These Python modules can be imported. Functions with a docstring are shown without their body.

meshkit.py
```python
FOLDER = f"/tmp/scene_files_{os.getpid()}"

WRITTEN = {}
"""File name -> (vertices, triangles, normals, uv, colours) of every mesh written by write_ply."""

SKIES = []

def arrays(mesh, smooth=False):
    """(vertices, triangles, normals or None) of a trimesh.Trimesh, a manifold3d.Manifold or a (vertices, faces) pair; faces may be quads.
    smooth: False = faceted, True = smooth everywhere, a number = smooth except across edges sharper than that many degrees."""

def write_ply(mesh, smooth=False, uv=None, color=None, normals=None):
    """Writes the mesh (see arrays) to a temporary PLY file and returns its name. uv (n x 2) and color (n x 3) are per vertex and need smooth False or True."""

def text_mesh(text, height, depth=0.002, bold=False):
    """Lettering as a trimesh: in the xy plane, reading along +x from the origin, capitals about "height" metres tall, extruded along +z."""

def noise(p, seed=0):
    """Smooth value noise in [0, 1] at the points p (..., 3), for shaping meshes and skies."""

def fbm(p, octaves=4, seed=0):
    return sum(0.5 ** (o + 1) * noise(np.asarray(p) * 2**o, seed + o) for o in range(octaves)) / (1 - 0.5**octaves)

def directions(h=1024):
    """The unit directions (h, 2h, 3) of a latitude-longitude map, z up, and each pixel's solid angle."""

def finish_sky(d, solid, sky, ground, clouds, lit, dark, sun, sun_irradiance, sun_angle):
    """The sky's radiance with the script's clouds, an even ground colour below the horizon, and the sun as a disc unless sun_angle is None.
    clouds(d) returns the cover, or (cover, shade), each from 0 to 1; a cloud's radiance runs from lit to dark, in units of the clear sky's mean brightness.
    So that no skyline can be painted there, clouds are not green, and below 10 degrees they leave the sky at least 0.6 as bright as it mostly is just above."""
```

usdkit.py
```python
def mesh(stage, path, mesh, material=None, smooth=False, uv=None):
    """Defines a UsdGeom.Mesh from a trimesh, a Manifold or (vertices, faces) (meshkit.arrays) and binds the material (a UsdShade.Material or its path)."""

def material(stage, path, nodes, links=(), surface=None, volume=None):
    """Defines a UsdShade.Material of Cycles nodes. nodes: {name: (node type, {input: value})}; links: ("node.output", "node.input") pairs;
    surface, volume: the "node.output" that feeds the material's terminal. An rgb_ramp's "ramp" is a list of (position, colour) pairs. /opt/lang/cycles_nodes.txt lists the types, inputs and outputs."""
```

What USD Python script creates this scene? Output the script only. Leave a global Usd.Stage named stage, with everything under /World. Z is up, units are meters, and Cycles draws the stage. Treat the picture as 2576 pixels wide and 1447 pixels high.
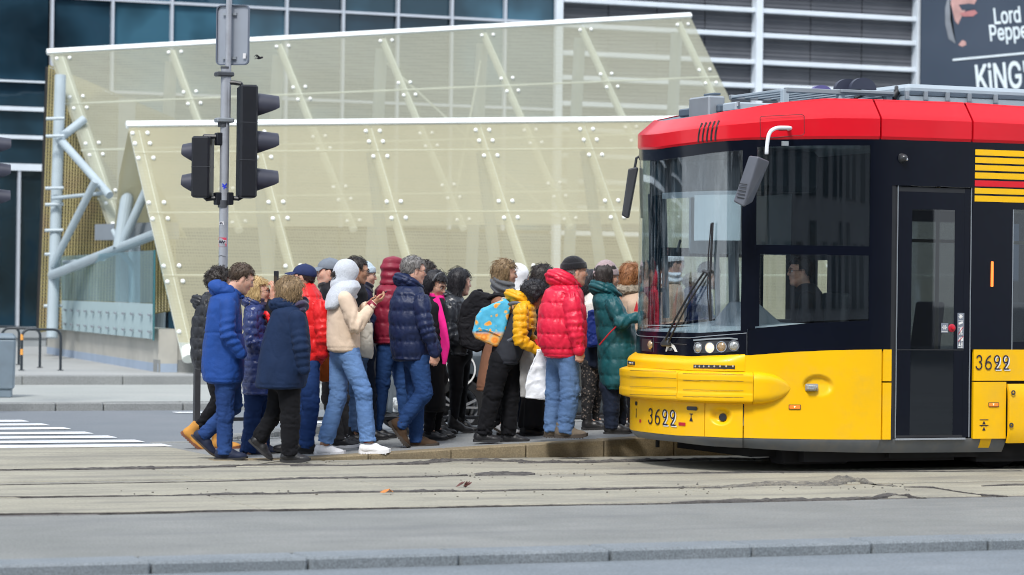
import math, random
import numpy as np, trimesh, manifold3d as m3, shapely
from shapely.geometry import Polygon, LineString, Point, box as sbox
from shapely import affinity
from scipy.spatial import cKDTree
import usdkit, meshkit
from pxr import Usd, UsdGeom, UsdLux, UsdShade, Sdf, Gf, Vt

stage = Usd.Stage.CreateInMemory()
UsdGeom.SetStageUpAxis(stage, UsdGeom.Tokens.z)
UsdGeom.SetStageMetersPerUnit(stage, 1.0)
UsdGeom.Xform.Define(stage, '/World')
UsdGeom.Scope.Define(stage, '/World/Looks')

# ------------------------------------------------------------------ camera
# World: X runs along the tram tracks (to the right and away), Y across the street, Z up.
YAW = math.radians(22.6); PITCH = 17.5 / 7000; ROLL = 0.012; FPX = 7000.0; W0, H0 = 2576.0, 1447.0
EYE = np.array([0, 0, 1.5])
_r = np.array([math.cos(YAW), -math.sin(YAW), 0]); _v = np.array([math.sin(YAW), math.cos(YAW), 0]); _u = np.array([0, 0, 1.0])
VIEW = _v * math.cos(PITCH) + _u * math.sin(PITCH)
_u2 = _u * math.cos(PITCH) - _v * math.sin(PITCH)
UPC = _u2 * math.cos(ROLL) - _r * math.sin(ROLL)
RIGHT = _r * math.cos(ROLL) + _u2 * math.sin(ROLL)
cam = UsdGeom.Camera.Define(stage, '/World/Camera')
cam.CreateHorizontalApertureAttr(36.0); cam.CreateVerticalApertureAttr(36.0 * 575 / 1024)
cam.CreateFocalLengthAttr(36.0 * FPX / W0)
cam.CreateFStopAttr(2.8); cam.CreateFocusDistanceAttr(24.6)
cam.CreateClippingRangeAttr(Gf.Vec2f(0.1, 2000))
EXPOSURE = 1.17
cam.CreateExposureAttr(EXPOSURE)
_m = np.eye(4); _m[0, :3], _m[1, :3], _m[2, :3], _m[3, :3] = RIGHT, UPC, -VIEW, EYE
cam.AddTransformOp().Set(Gf.Matrix4d(_m.tolist()))

# ------------------------------------------------------------------ sky and sun (overcast)
SUN = np.array([-0.45, -0.62, 0.95]); SUN = SUN / np.linalg.norm(SUN)
dome = UsdLux.DomeLight.Define(stage, '/World/sky')
dome.GetPrim().SetCustomDataByKey('kind', 'structure')
sky_mat = usdkit.material(stage, '/World/Looks/sky_material', {
    'sky': ('sky_texture', {'sky_type': 'single_scattering', 'sun_disc': False, 'sun_elevation': float(math.asin(SUN[2])), 'sun_rotation': float(math.atan2(SUN[0], SUN[1])), 'aerosol_density': 2.0}),
    'tc': ('texture_coordinate', {}),
    'noise': ('noise_texture', {'scale': 2.2, 'detail': 5.0, 'roughness': 0.55}),
    'cloud': ('rgb_ramp', {'ramp': [(0.0, (3.3, 3.75, 4.5)), (0.45, (4.4, 4.85, 5.5)), (1.0, (7.0, 7.4, 7.9))]}),
    'mix': ('mix', {'fac': 0.86}),
    'bg': ('background_shader', {'strength': 0.105})},
    [('tc.generated', 'noise.vector'), ('noise.fac', 'cloud.fac'), ('sky.color', 'mix.color1'), ('cloud.color', 'mix.color2'), ('mix.color', 'bg.color')], surface='bg.background')
UsdShade.MaterialBindingAPI.Apply(dome.GetPrim()).Bind(sky_mat)
sun = UsdLux.DistantLight.Define(stage, '/World/sun')
sun.CreateNormalizeAttr(True); sun.CreateIntensityAttr(0.4); sun.CreateAngleAttr(14.0); sun.CreateColorAttr(Gf.Vec3f(1.0, 0.97, 0.93))
_z = SUN; _x = np.cross([0, 0, 1.0], _z); _x /= np.linalg.norm(_x); _y = np.cross(_z, _x)
_s = np.eye(4); _s[0, :3], _s[1, :3], _s[2, :3] = _x, _y, _z
sun.AddTransformOp().Set(Gf.Matrix4d(_s.tolist()))

# ------------------------------------------------------------------ measuring helpers (picture points at 2576 x 1447 -> places)
def ray(px, py):
    d = VIEW + RIGHT * ((px - W0 / 2) / FPX) + UPC * ((H0 / 2 - py) / FPX)
    return d
def at(px, py, z=0.0):
    d = ray(px, py); return EYE + d * ((z - EYE[2]) / d[2])
def atd(px, py, depth):
    return EYE + ray(px, py) * depth
def atY(px, py, Y):
    d = ray(px, py); return EYE + d * (Y / d[1])
def on_plane(px, py, p0, n):
    d = ray(px, py); return EYE + d * (np.dot(np.asarray(p0) - EYE, n) / np.dot(d, n))
def proj(P):
    r = np.asarray(P, float) - EYE; d = r @ VIEW
    return np.stack([W0 / 2 + FPX * (r @ RIGHT) / d, H0 / 2 - FPX * (r @ UPC) / d, d], -1)

# ------------------------------------------------------------------ stage helpers
_names = {}
def numbered(parent, name):
    k = (parent, name); n = _names.get(k, 0); _names[k] = n + 1
    return f'{parent}/{name}' if n == 0 else f'{parent}/{name}_{n:03d}'
def ppath(parent):
    return '/World' if parent is None else str(parent.GetPath())
def thing(name, label, cat, loc=(0, 0, 0), rotz=0.0, group=None):
    x = UsdGeom.Xform.Define(stage, numbered('/World', name))
    x.AddTranslateOp().Set(Gf.Vec3d(*[float(c) for c in loc]))
    if rotz: x.AddRotateZOp().Set(float(math.degrees(rotz)))
    p = x.GetPrim(); p.SetCustomDataByKey('label', label); p.SetCustomDataByKey('category', cat)
    if group: p.SetCustomDataByKey('group', group)
    return p
def obj(name, mesh, mat, parent=None, smooth=False, label=None, cat=None, group=None, kind=None, uv=None):
    m = usdkit.mesh(stage, numbered(ppath(parent), name), mesh, M(mat) if isinstance(mat, str) else mat, smooth=smooth, uv=uv)
    p = m.GetPrim()
    for k, v in (('label', label), ('category', cat), ('group', group), ('kind', kind)):
        if v: p.SetCustomDataByKey(k, v)
    return p
def struct(name, mesh, mat, smooth=False):
    return obj(name, mesh, mat, None, smooth, kind='structure')
def struct_group(name):
    x = UsdGeom.Xform.Define(stage, numbered('/World', name)); x.GetPrim().SetCustomDataByKey('kind', 'structure'); return x.GetPrim()
def copy_of(src, loc, rotz=0.0, label=None, group=None):
    cd = src.GetCustomData()
    t = thing(src.GetName(), label or cd['label'], cd['category'], loc, rotz, group or cd.get('group'))
    t.GetReferences().AddInternalReference(src.GetPath()); t.SetInstanceable(True)
    return t

# ------------------------------------------------------------------ mesh helpers
cat = trimesh.util.concatenate
def bx(x0, x1, y0, y1, z0, z1):
    m = trimesh.creation.box(extents=(x1 - x0, y1 - y0, z1 - z0)); m.apply_translation(((x0 + x1) / 2, (y0 + y1) / 2, (z0 + z1) / 2)); return m
def chamfer_box(x0, x1, y0, y1, z0, z1, c=0.008):
    pts = []
    for sx in (0, 1):
        for sy in (0, 1):
            for sz in (0, 1):
                p = np.array([(x0, x1)[sx], (y0, y1)[sy], (z0, z1)[sz]]); q = np.array([1 - 2 * sx, 1 - 2 * sy, 1 - 2 * sz]) * c
                for k in range(3):
                    e = q.copy(); e[k] = 0; pts.append(p + e)
    return trimesh.convex.convex_hull(np.array(pts))
def frame_of(d):
    d = np.asarray(d, float) / np.linalg.norm(d); a = np.array([0, 0, 1.0]) if abs(d[2]) < 0.9 else np.array([1.0, 0, 0])
    s = np.cross(a, d); s /= np.linalg.norm(s); return d, s, np.cross(d, s)
def tube(pts, r, n=10, cap=True):
    pts = np.asarray(pts, float); k = len(pts); rr = np.full(k, r) if np.ndim(r) == 0 else np.asarray(r, float)
    t = np.gradient(pts, axis=0); t /= np.linalg.norm(t, axis=1, keepdims=True)
    _, s, b = frame_of(t[0]); V = []
    a = np.arange(n) * 2 * math.pi / n
    for i in range(k):
        s = s - t[i] * np.dot(s, t[i]); s /= np.linalg.norm(s); b = np.cross(t[i], s)
        V.append(pts[i] + rr[i] * (np.cos(a)[:, None] * s + np.sin(a)[:, None] * b))
    V = np.concatenate(V); F = []
    for i in range(k - 1):
        for j in range(n):
            A, B = i * n + j, i * n + (j + 1) % n
            F += [(A, B, B + n), (A, B + n, A + n)]
    if cap:
        V = np.vstack([V, pts[0], pts[-1]]); c0, c1 = len(V) - 2, len(V) - 1
        for j in range(n):
            F += [(c0, (j + 1) % n, j), (c1, (k - 1) * n + j, (k - 1) * n + (j + 1) % n)]
    return trimesh.Trimesh(V, np.array(F), process=False)
def beam(a, b, w, h, up=(0, 0, 1)):
    a, b = np.asarray(a, float), np.asarray(b, float); L = np.linalg.norm(b - a); x = (b - a) / L
    y = np.cross(up, x) if abs(np.dot(up, x)) < 0.999 * np.linalg.norm(up) else np.cross((1.0, 0, 0), x); y /= np.linalg.norm(y); z = np.cross(x, y)
    m = trimesh.creation.box(extents=(L, w, h)); T = np.eye(4); T[:3, 0], T[:3, 1], T[:3, 2], T[:3, 3] = x, y, z, (a + b) / 2
    m.apply_transform(T); return m
def slab(poly3, n, th):
    """A closed plate: the planar polygon (k x 3) pushed back along n by th."""
    P = np.asarray(poly3, float); n = np.asarray(n, float); n = n / np.linalg.norm(n); k = len(P)
    c = np.cross(P[1] - P[0], P[2] - P[0])
    if np.dot(c, n) < 0: P = P[::-1]
    V = np.vstack([P, P - n * th]); F = []
    for i in range(1, k - 1): F += [(0, i, i + 1), (k, k + i + 1, k + i)]
    for i in range(k):
        j = (i + 1) % k; F += [(i, k + i, k + j), (i, k + j, j)]
    return trimesh.Trimesh(V, np.array(F), process=False)
def extrude(poly, h):
    gs = [g for g in getattr(poly, 'geoms', [poly]) if g.area > 1e-9]
    return cat([trimesh.creation.extrude_polygon(g, h, engine='earcut') for g in gs])
def place(mesh, x, y, z, o):
    T = np.eye(4); T[:3, 0], T[:3, 1], T[:3, 2], T[:3, 3] = x, y, z, o; mesh = mesh.copy(); mesh.apply_transform(T); return mesh
def lathe(prof, n=24):
    return trimesh.creation.revolve(np.asarray(prof, float), sections=n)
def sheet(pts):
    """Grid of points (a x b x 3) as an open surface."""
    a, b = pts.shape[:2]; i = np.arange(a * b).reshape(a, b)
    q = np.stack([i[:-1, :-1], i[1:, :-1], i[1:, 1:], i[:-1, 1:]], -1).reshape(-1, 4)
    return trimesh.Trimesh(pts.reshape(-1, 3), np.vstack([q[:, [0, 1, 2]], q[:, [0, 2, 3]]]), process=False)
def closed_sheet(top, bot):
    """Closed shell between two grids (outer, inner)."""
    a, b = top.shape[:2]; N = a * b; i = np.arange(N).reshape(a, b)
    q = np.stack([i[:-1, :-1], i[1:, :-1], i[1:, 1:], i[:-1, 1:]], -1).reshape(-1, 4)
    rim = np.concatenate([i[:, 0], i[-1, 1:], i[-2::-1, -1], i[0, -2:0:-1]])
    nx = np.roll(rim, -1)
    side = np.stack([rim, nx, nx + N, rim + N], -1)
    Q = np.vstack([q, q[:, ::-1] + N, side[:, ::-1]])
    V = np.vstack([top.reshape(-1, 3), bot.reshape(-1, 3)])
    m = trimesh.Trimesh(V, np.vstack([Q[:, [0, 1, 2]], Q[:, [0, 2, 3]]]), process=False)
    if m.volume < 0: m.invert()
    return m

# ------------------------------------------------------------------ materials
_mats, _defs = {}, {}
def M(name):
    if name not in _mats: _mats[name] = _defs[name](name)
    return _mats[name]
def define(name, fn): _defs[name] = fn
def plain(name, col, rough=0.5, var=0.12, scale=6.0, metal=0.0, spec=0.5, bump=0.0, bscale=60.0, coat=0.0, dirt=None, sheen=0.0, diff=0.0):
    """Principled surface whose colour drifts with noise in object space; bump gives fine relief."""
    def make(n):
        c = np.array(col, float); lo, hi = c * (1 - var), np.minimum(c * (1 + var), 0.95)
        nodes = {'tc': ('texture_coordinate', {}), 'n': ('noise_texture', {'scale': scale, 'detail': 4.0, 'roughness': 0.6}),
                 'r': ('rgb_ramp', {'ramp': [(0.3, tuple(lo)), (0.7, tuple(hi))]}),
                 'p': ('principled_bsdf', {'roughness': rough, 'metallic': metal, 'specular_ior_level': spec, 'coat_weight': coat, 'sheen_weight': sheen, 'diffuse_roughness': diff})}
        links = [('tc.object', 'n.vector'), ('n.fac', 'r.fac'), ('r.color', 'p.base_color')]
        if dirt is not None:
            nodes['dn'] = ('noise_texture', {'scale': dirt[0], 'detail': 6.0, 'roughness': 0.7})
            nodes['dr'] = ('map_range', {'from_min': dirt[1], 'from_max': dirt[2], 'to_min': 0.0, 'to_max': dirt[3], 'clamp': True})
            nodes['dm'] = ('mix', {'color2': tuple(dirt[4])})
            links = [('tc.object', 'n.vector'), ('n.fac', 'r.fac'), ('tc.object', 'dn.vector'), ('dn.fac', 'dr.value'), ('dr.result', 'dm.fac'), ('r.color', 'dm.color1'), ('dm.color', 'p.base_color')]
        if bump:
            nodes['bn'] = ('noise_texture', {'scale': bscale, 'detail': 3.0}); nodes['b'] = ('bump', {'strength': 1.0, 'distance': bump})
            links += [('tc.object', 'bn.vector'), ('bn.fac', 'b.height'), ('b.normal', 'p.normal')]
        return usdkit.material(stage, '/World/Looks/' + n, nodes, links, surface='p.BSDF')
    define(name, make)
def pane(name, tint=(0.85, 0.9, 0.9), refl=1.0, ior=1.5, base=0.0, rough=0.0, streak=0.0):
    """Thin glass: see-through mixed with a mirror by fresnel; base adds reflection at every angle."""
    def make(n):
        nodes = {'lw': ('layer_weight', {'blend': 0.5}), 'f': ('math', {'math_type': 'power', 'value2': 5.0}), 'm': ('math', {'math_type': 'multiply_add', 'value2': refl * 0.75, 'value3': base + 0.03}),
                 't': ('transparent_bsdf', {'color': tuple(np.sqrt(tint))}), 'g': ('glossy_bsdf', {'roughness': rough, 'color': (1, 1, 1)}), 'x': ('mix_closure', {})}
        links = [('lw.facing', 'f.value1'), ('f.value', 'm.value1'), ('m.value', 'x.fac'), ('t.BSDF', 'x.closure1'), ('g.BSDF', 'x.closure2')]; out = 'x.closure'
        if streak:                                            # dried rain runs and dust on the pane
            nodes.update({'gp': ('geometry', {}), 'mp': ('mapping', {'scale': (1.0, 1.0, 0.10)}), 'n': ('noise_texture', {'scale': 26.0, 'detail': 5.0, 'roughness': 0.6}), 'n2': ('noise_texture', {'scale': 1.6, 'detail': 3.0}), 'a': ('map_range', {'from_min': 0.48, 'from_max': 0.78, 'to_min': 0.0, 'to_max': 1.0, 'clamp': True}), 'b': ('map_range', {'from_min': 0.35, 'from_max': 0.65, 'to_min': 0.15, 'to_max': streak, 'clamp': True}),
                          'k': ('math', {'math_type': 'multiply'}), 'd': ('diffuse_bsdf', {'color': (0.42, 0.45, 0.46)}), 'y': ('mix_closure', {})})
            links += [('gp.position', 'mp.vector'), ('mp.vector', 'n.vector'), ('gp.position', 'n2.vector'), ('n.fac', 'a.value'), ('n2.fac', 'b.value'), ('a.result', 'k.value1'), ('b.result', 'k.value2'), ('k.value', 'y.fac'), ('x.closure', 'y.closure1'), ('d.BSDF', 'y.closure2')]; out = 'y.closure'
        return usdkit.material(stage, '/World/Looks/' + n, nodes, links, surface=out)
    define(name, make)
# ------------------------------------------------------------------ setting materials
def ground_mat(name, col, col2, s1, s2, rough=0.85, speck=0.25, bump=0.004, stain=None):
    def make(n):
        nodes = {'g': ('geometry', {}), 'n1': ('noise_texture', {'scale': s1, 'detail': 6.0, 'roughness': 0.65}), 'n2': ('noise_texture', {'scale': s2, 'detail': 3.0, 'roughness': 0.7}),
                 'r1': ('rgb_ramp', {'ramp': [(0.32, col), (0.68, col2)]}), 'r2': ('rgb_ramp', {'ramp': [(0.3, (1 - speck,) * 3), (0.7, (1 + speck * 0.6,) * 3)]}),
                 'm': ('mix', {'mix_type': 'multiply', 'fac': 1.0}), 'b': ('bump', {'strength': 0.7, 'distance': bump}),
                 'p': ('principled_bsdf', {'roughness': rough, 'specular_ior_level': 0.35})}
        links = [('g.position', 'n1.vector'), ('g.position', 'n2.vector'), ('n1.fac', 'r1.fac'), ('n2.fac', 'r2.fac'), ('r1.color', 'm.color1'), ('r2.color', 'm.color2'),
                 ('n2.fac', 'b.height'), ('b.normal', 'p.normal')]
        if stain:
            nodes['mp'] = ('mapping', {'scale': stain[0]}); nodes['n3'] = ('noise_texture', {'scale': stain[1], 'detail': 7.0, 'roughness': 0.72})
            nodes['r3'] = ('map_range', {'from_min': stain[2], 'from_max': stain[3], 'to_min': 0.0, 'to_max': stain[4], 'clamp': True}); nodes['m3'] = ('mix', {'color2': stain[5]})
            links += [('g.position', 'mp.vector'), ('mp.vector', 'n3.vector'), ('n3.fac', 'r3.value'), ('r3.result', 'm3.fac'), ('m.color', 'm3.color1'), ('m3.color', 'p.base_color')]
        else:
            links += [('m.color', 'p.base_color')]
        return usdkit.material(stage, '/World/Looks/' + n, nodes, links, surface='p.BSDF')
    define(name, make)
ground_mat('near_asphalt', (0.15, 0.175, 0.197), (0.20, 0.226, 0.25), 0.9, 55, 0.8, 0.34, stain=((0.2, 1, 1), 1.7, 0.5, 0.72, 0.5, (0.11, 0.125, 0.14)))
ground_mat('strip_asphalt', (0.175, 0.182, 0.175), (0.24, 0.245, 0.235), 0.9, 60, 0.85, 0.34, stain=((0.22, 1, 1), 1.9, 0.48, 0.70, 0.55, (0.13, 0.135, 0.14)))
ground_mat('track_concrete', (0.275, 0.262, 0.212), (0.36, 0.34, 0.272), 0.8, 40, 0.9, 0.22, stain=((0.28, 1.3, 1), 1.5, 0.46, 0.68, 0.75, (0.145, 0.14, 0.13)))
ground_mat('platform_asphalt', (0.205, 0.215, 0.22), (0.26, 0.27, 0.27), 1.1, 50, 0.85, 0.22, stain=((0.4, 1, 1), 2.0, 0.52, 0.7, 0.35, (0.15, 0.155, 0.16)))
ground_mat('road_asphalt', (0.145, 0.165, 0.185), (0.185, 0.20, 0.22), 0.5, 45, 0.8, 0.25)
ground_mat('pavement_stone', (0.30, 0.32, 0.31), (0.36, 0.37, 0.355), 0.6, 30, 0.85, 0.15)
ground_mat('plaza_stone', (0.30, 0.31, 0.31), (0.37, 0.375, 0.365), 0.4, 30, 0.85, 0.12)
ground_mat('kerb_granite', (0.155, 0.18, 0.20), (0.225, 0.25, 0.27), 1.2, 85, 0.75, 0.45, 0.003)
ground_mat('platform_kerb_stone', (0.20, 0.16, 0.10), (0.30, 0.245, 0.155), 1.5, 70, 0.85, 0.3, 0.003, stain=((0.6, 1, 3), 2.2, 0.45, 0.7, 0.6, (0.11, 0.095, 0.075)))
ground_mat('grey_kerb_stone', (0.22, 0.23, 0.23), (0.27, 0.28, 0.275), 1.5, 70, 0.85, 0.25, 0.003)
ground_mat('dark_crumble', (0.045, 0.042, 0.043), (0.13, 0.12, 0.11), 14, 120, 0.95, 0.4, 0.006)
ground_mat('grey_crumble', (0.09, 0.088, 0.085), (0.24, 0.22, 0.18), 16, 120, 0.95, 0.4, 0.006)
ground_mat('dark_patch', (0.19, 0.19, 0.185), (0.26, 0.255, 0.235), 3, 60, 0.85, 0.25)
ground_mat('road_paint', (0.62, 0.65, 0.68), (0.80, 0.82, 0.84), 3.0, 40, 0.7, 0.10, 0.001, stain=((1, 1, 1), 6.0, 0.55, 0.75, 0.5, (0.3, 0.32, 0.34)))
plain('steel_rail', (0.20, 0.19, 0.18), 0.45, 0.3, 8, 0.8)
plain('dark_gap', (0.03, 0.03, 0.032), 0.95)

# ------------------------------------------------------------------ ground
def strip(name, y0, y1, z, mat, x0=-60, x1=90):
    P = np.array([[[x0, y0, z], [x0, y1, z]], [[x1, y0, z], [x1, y1, z]]], float)
    return struct(name, sheet(P), mat)
struct('ground', sheet(np.array([[[-500, -500, -0.16], [-500, 600, -0.16]], [[500, -500, -0.16], [500, 600, -0.16]]], float)), 'road_asphalt')
Z_NEAR = -0.058
strip('near_road', -40, 14.86, Z_NEAR, 'near_asphalt')
strip('track_bed', 15.2, 23.6, -0.03, 'dark_gap')
strip('near_asphalt_strip', 15.235, 18.14, 0.0, 'strip_asphalt')
# kerb of the near road, stone by stone
kerb = struct_group('near_kerb')
xs = [at(px, 1393)[0] for px in (-420, -20, 379, 775, 1155.5, 1538, 1895, 2199, 2493, 2800, 3200)]
xs = [at(px, 1393 - (px - 1288) * 0.026)[0] for px in (-420, -20, 379, 775, 1155.5, 1538, 1895, 2199, 2493, 2800, 3200)]
rng = np.random.default_rng(5)
for a, b in zip(xs[:-1], xs[1:]):
    dz, dy = rng.uniform(-0.004, 0.003), rng.uniform(-0.006, 0.006)
    obj('stone', chamfer_box(a + 0.006, b - 0.006, 14.86 + dy, 15.2, -0.16, 0.012 + dz, 0.014), 'kerb_granite', kerb)
# track slabs
rngs = np.random.default_rng(11)
def slab_row(y0, y1, joints, z=0.002):
    g = struct_group('track_slab_row')
    e = [-40] + joints + [70]
    for a, b in zip(e[:-1], e[1:]):
        obj('slab', chamfer_box(a + 0.008, b - 0.008, y0, y1, -0.1, z + rngs.uniform(-0.003, 0.001), 0.012), 'track_concrete', g)
RAILS = [18.28, 19.76, 21.36, 22.84]
slab_row(18.36, 19.70, [-2.0, 1.9, 5.8, 9.6, 13.4, 17.3, 21.2])
slab_row(19.82, 21.29, [-0.5, 3.4, 7.4, 11.3, 15.2, 19.0])
slab_row(21.43, 22.77, [-1.5, 2.3, 6.2, 10.1, 14.0, 18.0])
slab_row(22.91, 23.57, [0.2, 4.1, 8.0, 12.0, 15.9, 19.8])
rg = struct_group('tram_rails')
for y in RAILS:
    obj('rail', chamfer_box(-60, 90, y - 0.032, y + 0.022, -0.1, -0.004, 0.006), 'steel_rail', rg)

# broken asphalt along the rails: lumpy ridges of crumbled filling
def crumble(name, pts, wid, hgt, mat, seed, label_z=0.0):
    """pts: picture points along the line; wid: half-width (m), hgt: height (m) at the points."""
    W = np.array([at(px, py, label_z) for px, py in pts])[:, :2]
    L = np.concatenate([[0], np.cumsum(np.linalg.norm(np.diff(W, axis=0), axis=1))]); n = max(int(L[-1] / 0.018), 8)
    s = np.linspace(0, L[-1], n); c = np.stack([np.interp(s, L, W[:, 0]), np.interp(s, L, W[:, 1])], -1)
    c[:, 1] += 0.10 * (meshkit.fbm(np.stack([s * 1.3, s * 0, s * 0], -1), 4, seed) - 0.5)
    w = np.interp(s, L, wid) * .8 * (0.35 + 1.3 * meshkit.fbm(np.stack([s * 3.1, s * 0 + 7, s * 0], -1), 4, seed + 1)); h = np.interp(s, L, hgt) * .85
    k = 11; v = np.linspace(-1, 1, k)
    P = np.zeros((n, k, 3)); P[..., 0] = c[:, None, 0]; P[..., 1] = c[:, None, 1] + w[:, None] * v
    nz = meshkit.fbm(np.stack([P[..., 0] * 14, P[..., 1] * 14, 0 * P[..., 0]], -1), 4, seed + 2)
    edge = np.clip(1.15 - np.abs(v) ** 1.5, 0, 1)[None]
    P[..., 2] = label_z + 0.004 + h[:, None] * edge * (nz * 1.8 - 0.35) - 0.02 * (np.abs(v) > 0.98)[None]
    P[:, (0, -1), 2] = label_z - 0.02; P[(0, -1), :, 2] = label_z - 0.02
    return struct(name, sheet(P), mat)
crumble('crack_far_rail', [(-30, 1184), (190, 1181.5), (330, 1179.5), (470, 1178), (590, 1172), (700, 1170), (860, 1173), (1020, 1168), (1130, 1160), (1230, 1160), (1350, 1164), (1460, 1164), (1580, 1160), (1760, 1156), (2000, 1154)],
        [.05, .08, .13, .13, .08, .08, .09, .12, .16, .16, .15, .12, .12, .10, .05], [.006, .014, .024, .022, .016, .014, .012, .02, .03, .028, .026, .026, .022, .02, .01], 'dark_crumble', 3)
crumble('crack_near_rail', [(-20, 1221), (300, 1216), (520, 1212), (640, 1209), (760, 1204), (900, 1204), (1060, 1202), (1180, 1196)], [.03, .03, .04, .05, .08, .06, .05, .04], [.004, .005, .008, .010, .016, .012, .010, .006], 'dark_crumble', 8)
crumble('pothole', [(1195, 1195), (1240, 1193), (1290, 1193), (1345, 1191)], [.05, .30, .34, .06], [.004, .022, .026, .004], 'dark_crumble', 14)
crumble('crack_near_rail_right', [(1520, 1193), (1580, 1194), (1760, 1191.5), (2000, 1189), (2300, 1187), (2576, 1186)], [.02, .07, .08, .07, .05, .05], [.004, .010, .012, .010, .008, .006], 'dark_crumble', 21)
crumble('crack_second_track', [(-20, 1252), (200, 1250), (430, 1248), (560, 1243), (700, 1243.5), (850, 1239.5), (960, 1238.5), (1080, 1237), (1200, 1237), (1340, 1233), (1500, 1231), (1640, 1229), (1820, 1228.5)],
        [.02, .025, .04, .07, .06, .06, .06, .08, .05, .05, .07, .08, .05], [.003, .004, .008, .016, .014, .012, .012, .018, .008, .010, .014, .016, .010], 'dark_crumble', 30)
crumble('broken_edge_right', [(1700, 1229), (1790, 1228), (1870, 1224), (1950, 1218), (2010, 1220), (2080, 1219), (2125, 1210), (2160, 1212), (2200, 1221), (2260, 1224)],
        [.03, .06, .12, .20, .18, .20, .30, .30, .16, .04], [.005, .010, .022, .034, .030, .034, .05, .048, .026, .005], 'grey_crumble', 41)
crumble('crack_second_track_near', [(1690, 1266), (1760, 1264), (1880, 1261), (2010, 1259), (2120, 1257), (2200, 1252), (2240, 1244), (2290, 1250), (2330, 1254)],
        [.03, .06, .10, .10, .09, .05, .10, .10, .03], [.005, .014, .024, .024, .02, .012, .022, .02, .005], 'dark_crumble', 52)
crumble('crack_right_end', [(2270, 1226), (2340, 1227), (2420, 1240), (2470, 1246), (2540, 1250)], [.02, .09, .05, .04, .02], [.004, .014, .012, .012, .005], 'dark_crumble', 57)
crumble('crack_far_right', [(2470, 1224), (2530, 1221), (2640, 1219)], [.02, .06, .06], [.004, .012, .012], 'dark_crumble', 58)
crumble('crack_bottom_seam', [(-20, 1294), (300, 1291), (620, 1285), (900, 1280), (1288, 1274), (1700, 1268), (2050, 1261)], [.02] * 7, [.004, .005, .006, .006, .007, .007, .006], 'dark_crumble', 63)
def flat_patch(name, px, z, mat, seed, th=0.0006):
    P = np.array([at(x, y, z) for x, y in px])[:, :2]; poly = Polygon(P).buffer(0)
    c = np.array(poly.segmentize(0.08).exterior.coords)[:-1]
    c = c + 0.12 * (np.stack([meshkit.fbm(np.c_[c * 3, c[:, :1] * 0], 4, seed), meshkit.fbm(np.c_[c * 3, c[:, :1] * 0], 4, seed + 5)], -1) - 0.5)
    m = extrude(Polygon(c).buffer(0), th); m.apply_translation((0, 0, z)); return struct(name, m, mat)

# platform: a ramp that rises out of the street towards the tram
def zp(X): return float(np.clip((X - 7.7) * 0.047, 0, 0.21)) + 0.006
YE, YB = 23.6, 26.35
gx = np.linspace(7.2, 60, 90)
P = np.zeros((90, 2, 3)); P[:, :, 0] = gx[:, None]; P[:, 0, 1] = YE + 0.22; P[:, 1, 1] = YB; P[:, :, 2] = np.array([zp(x) for x in gx])[:, None]
struct('platform', sheet(P), 'platform_asphalt')
pk = struct_group('platform_kerb')
e = np.concatenate([[7.2], [at(px, 1125)[0] for px in (938,)], np.arange(9.2, 60, 0.0)]) if False else None
jx = [7.0, 7.75, 8.45] + [at(px, py)[0] for px, py in ((938, 1157), (1126, 1152), (1303, 1148), (1486, 1144))]
jx = sorted(jx); 
while jx[-1] < 40: jx.append(jx[-1] + 0.72)
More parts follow.
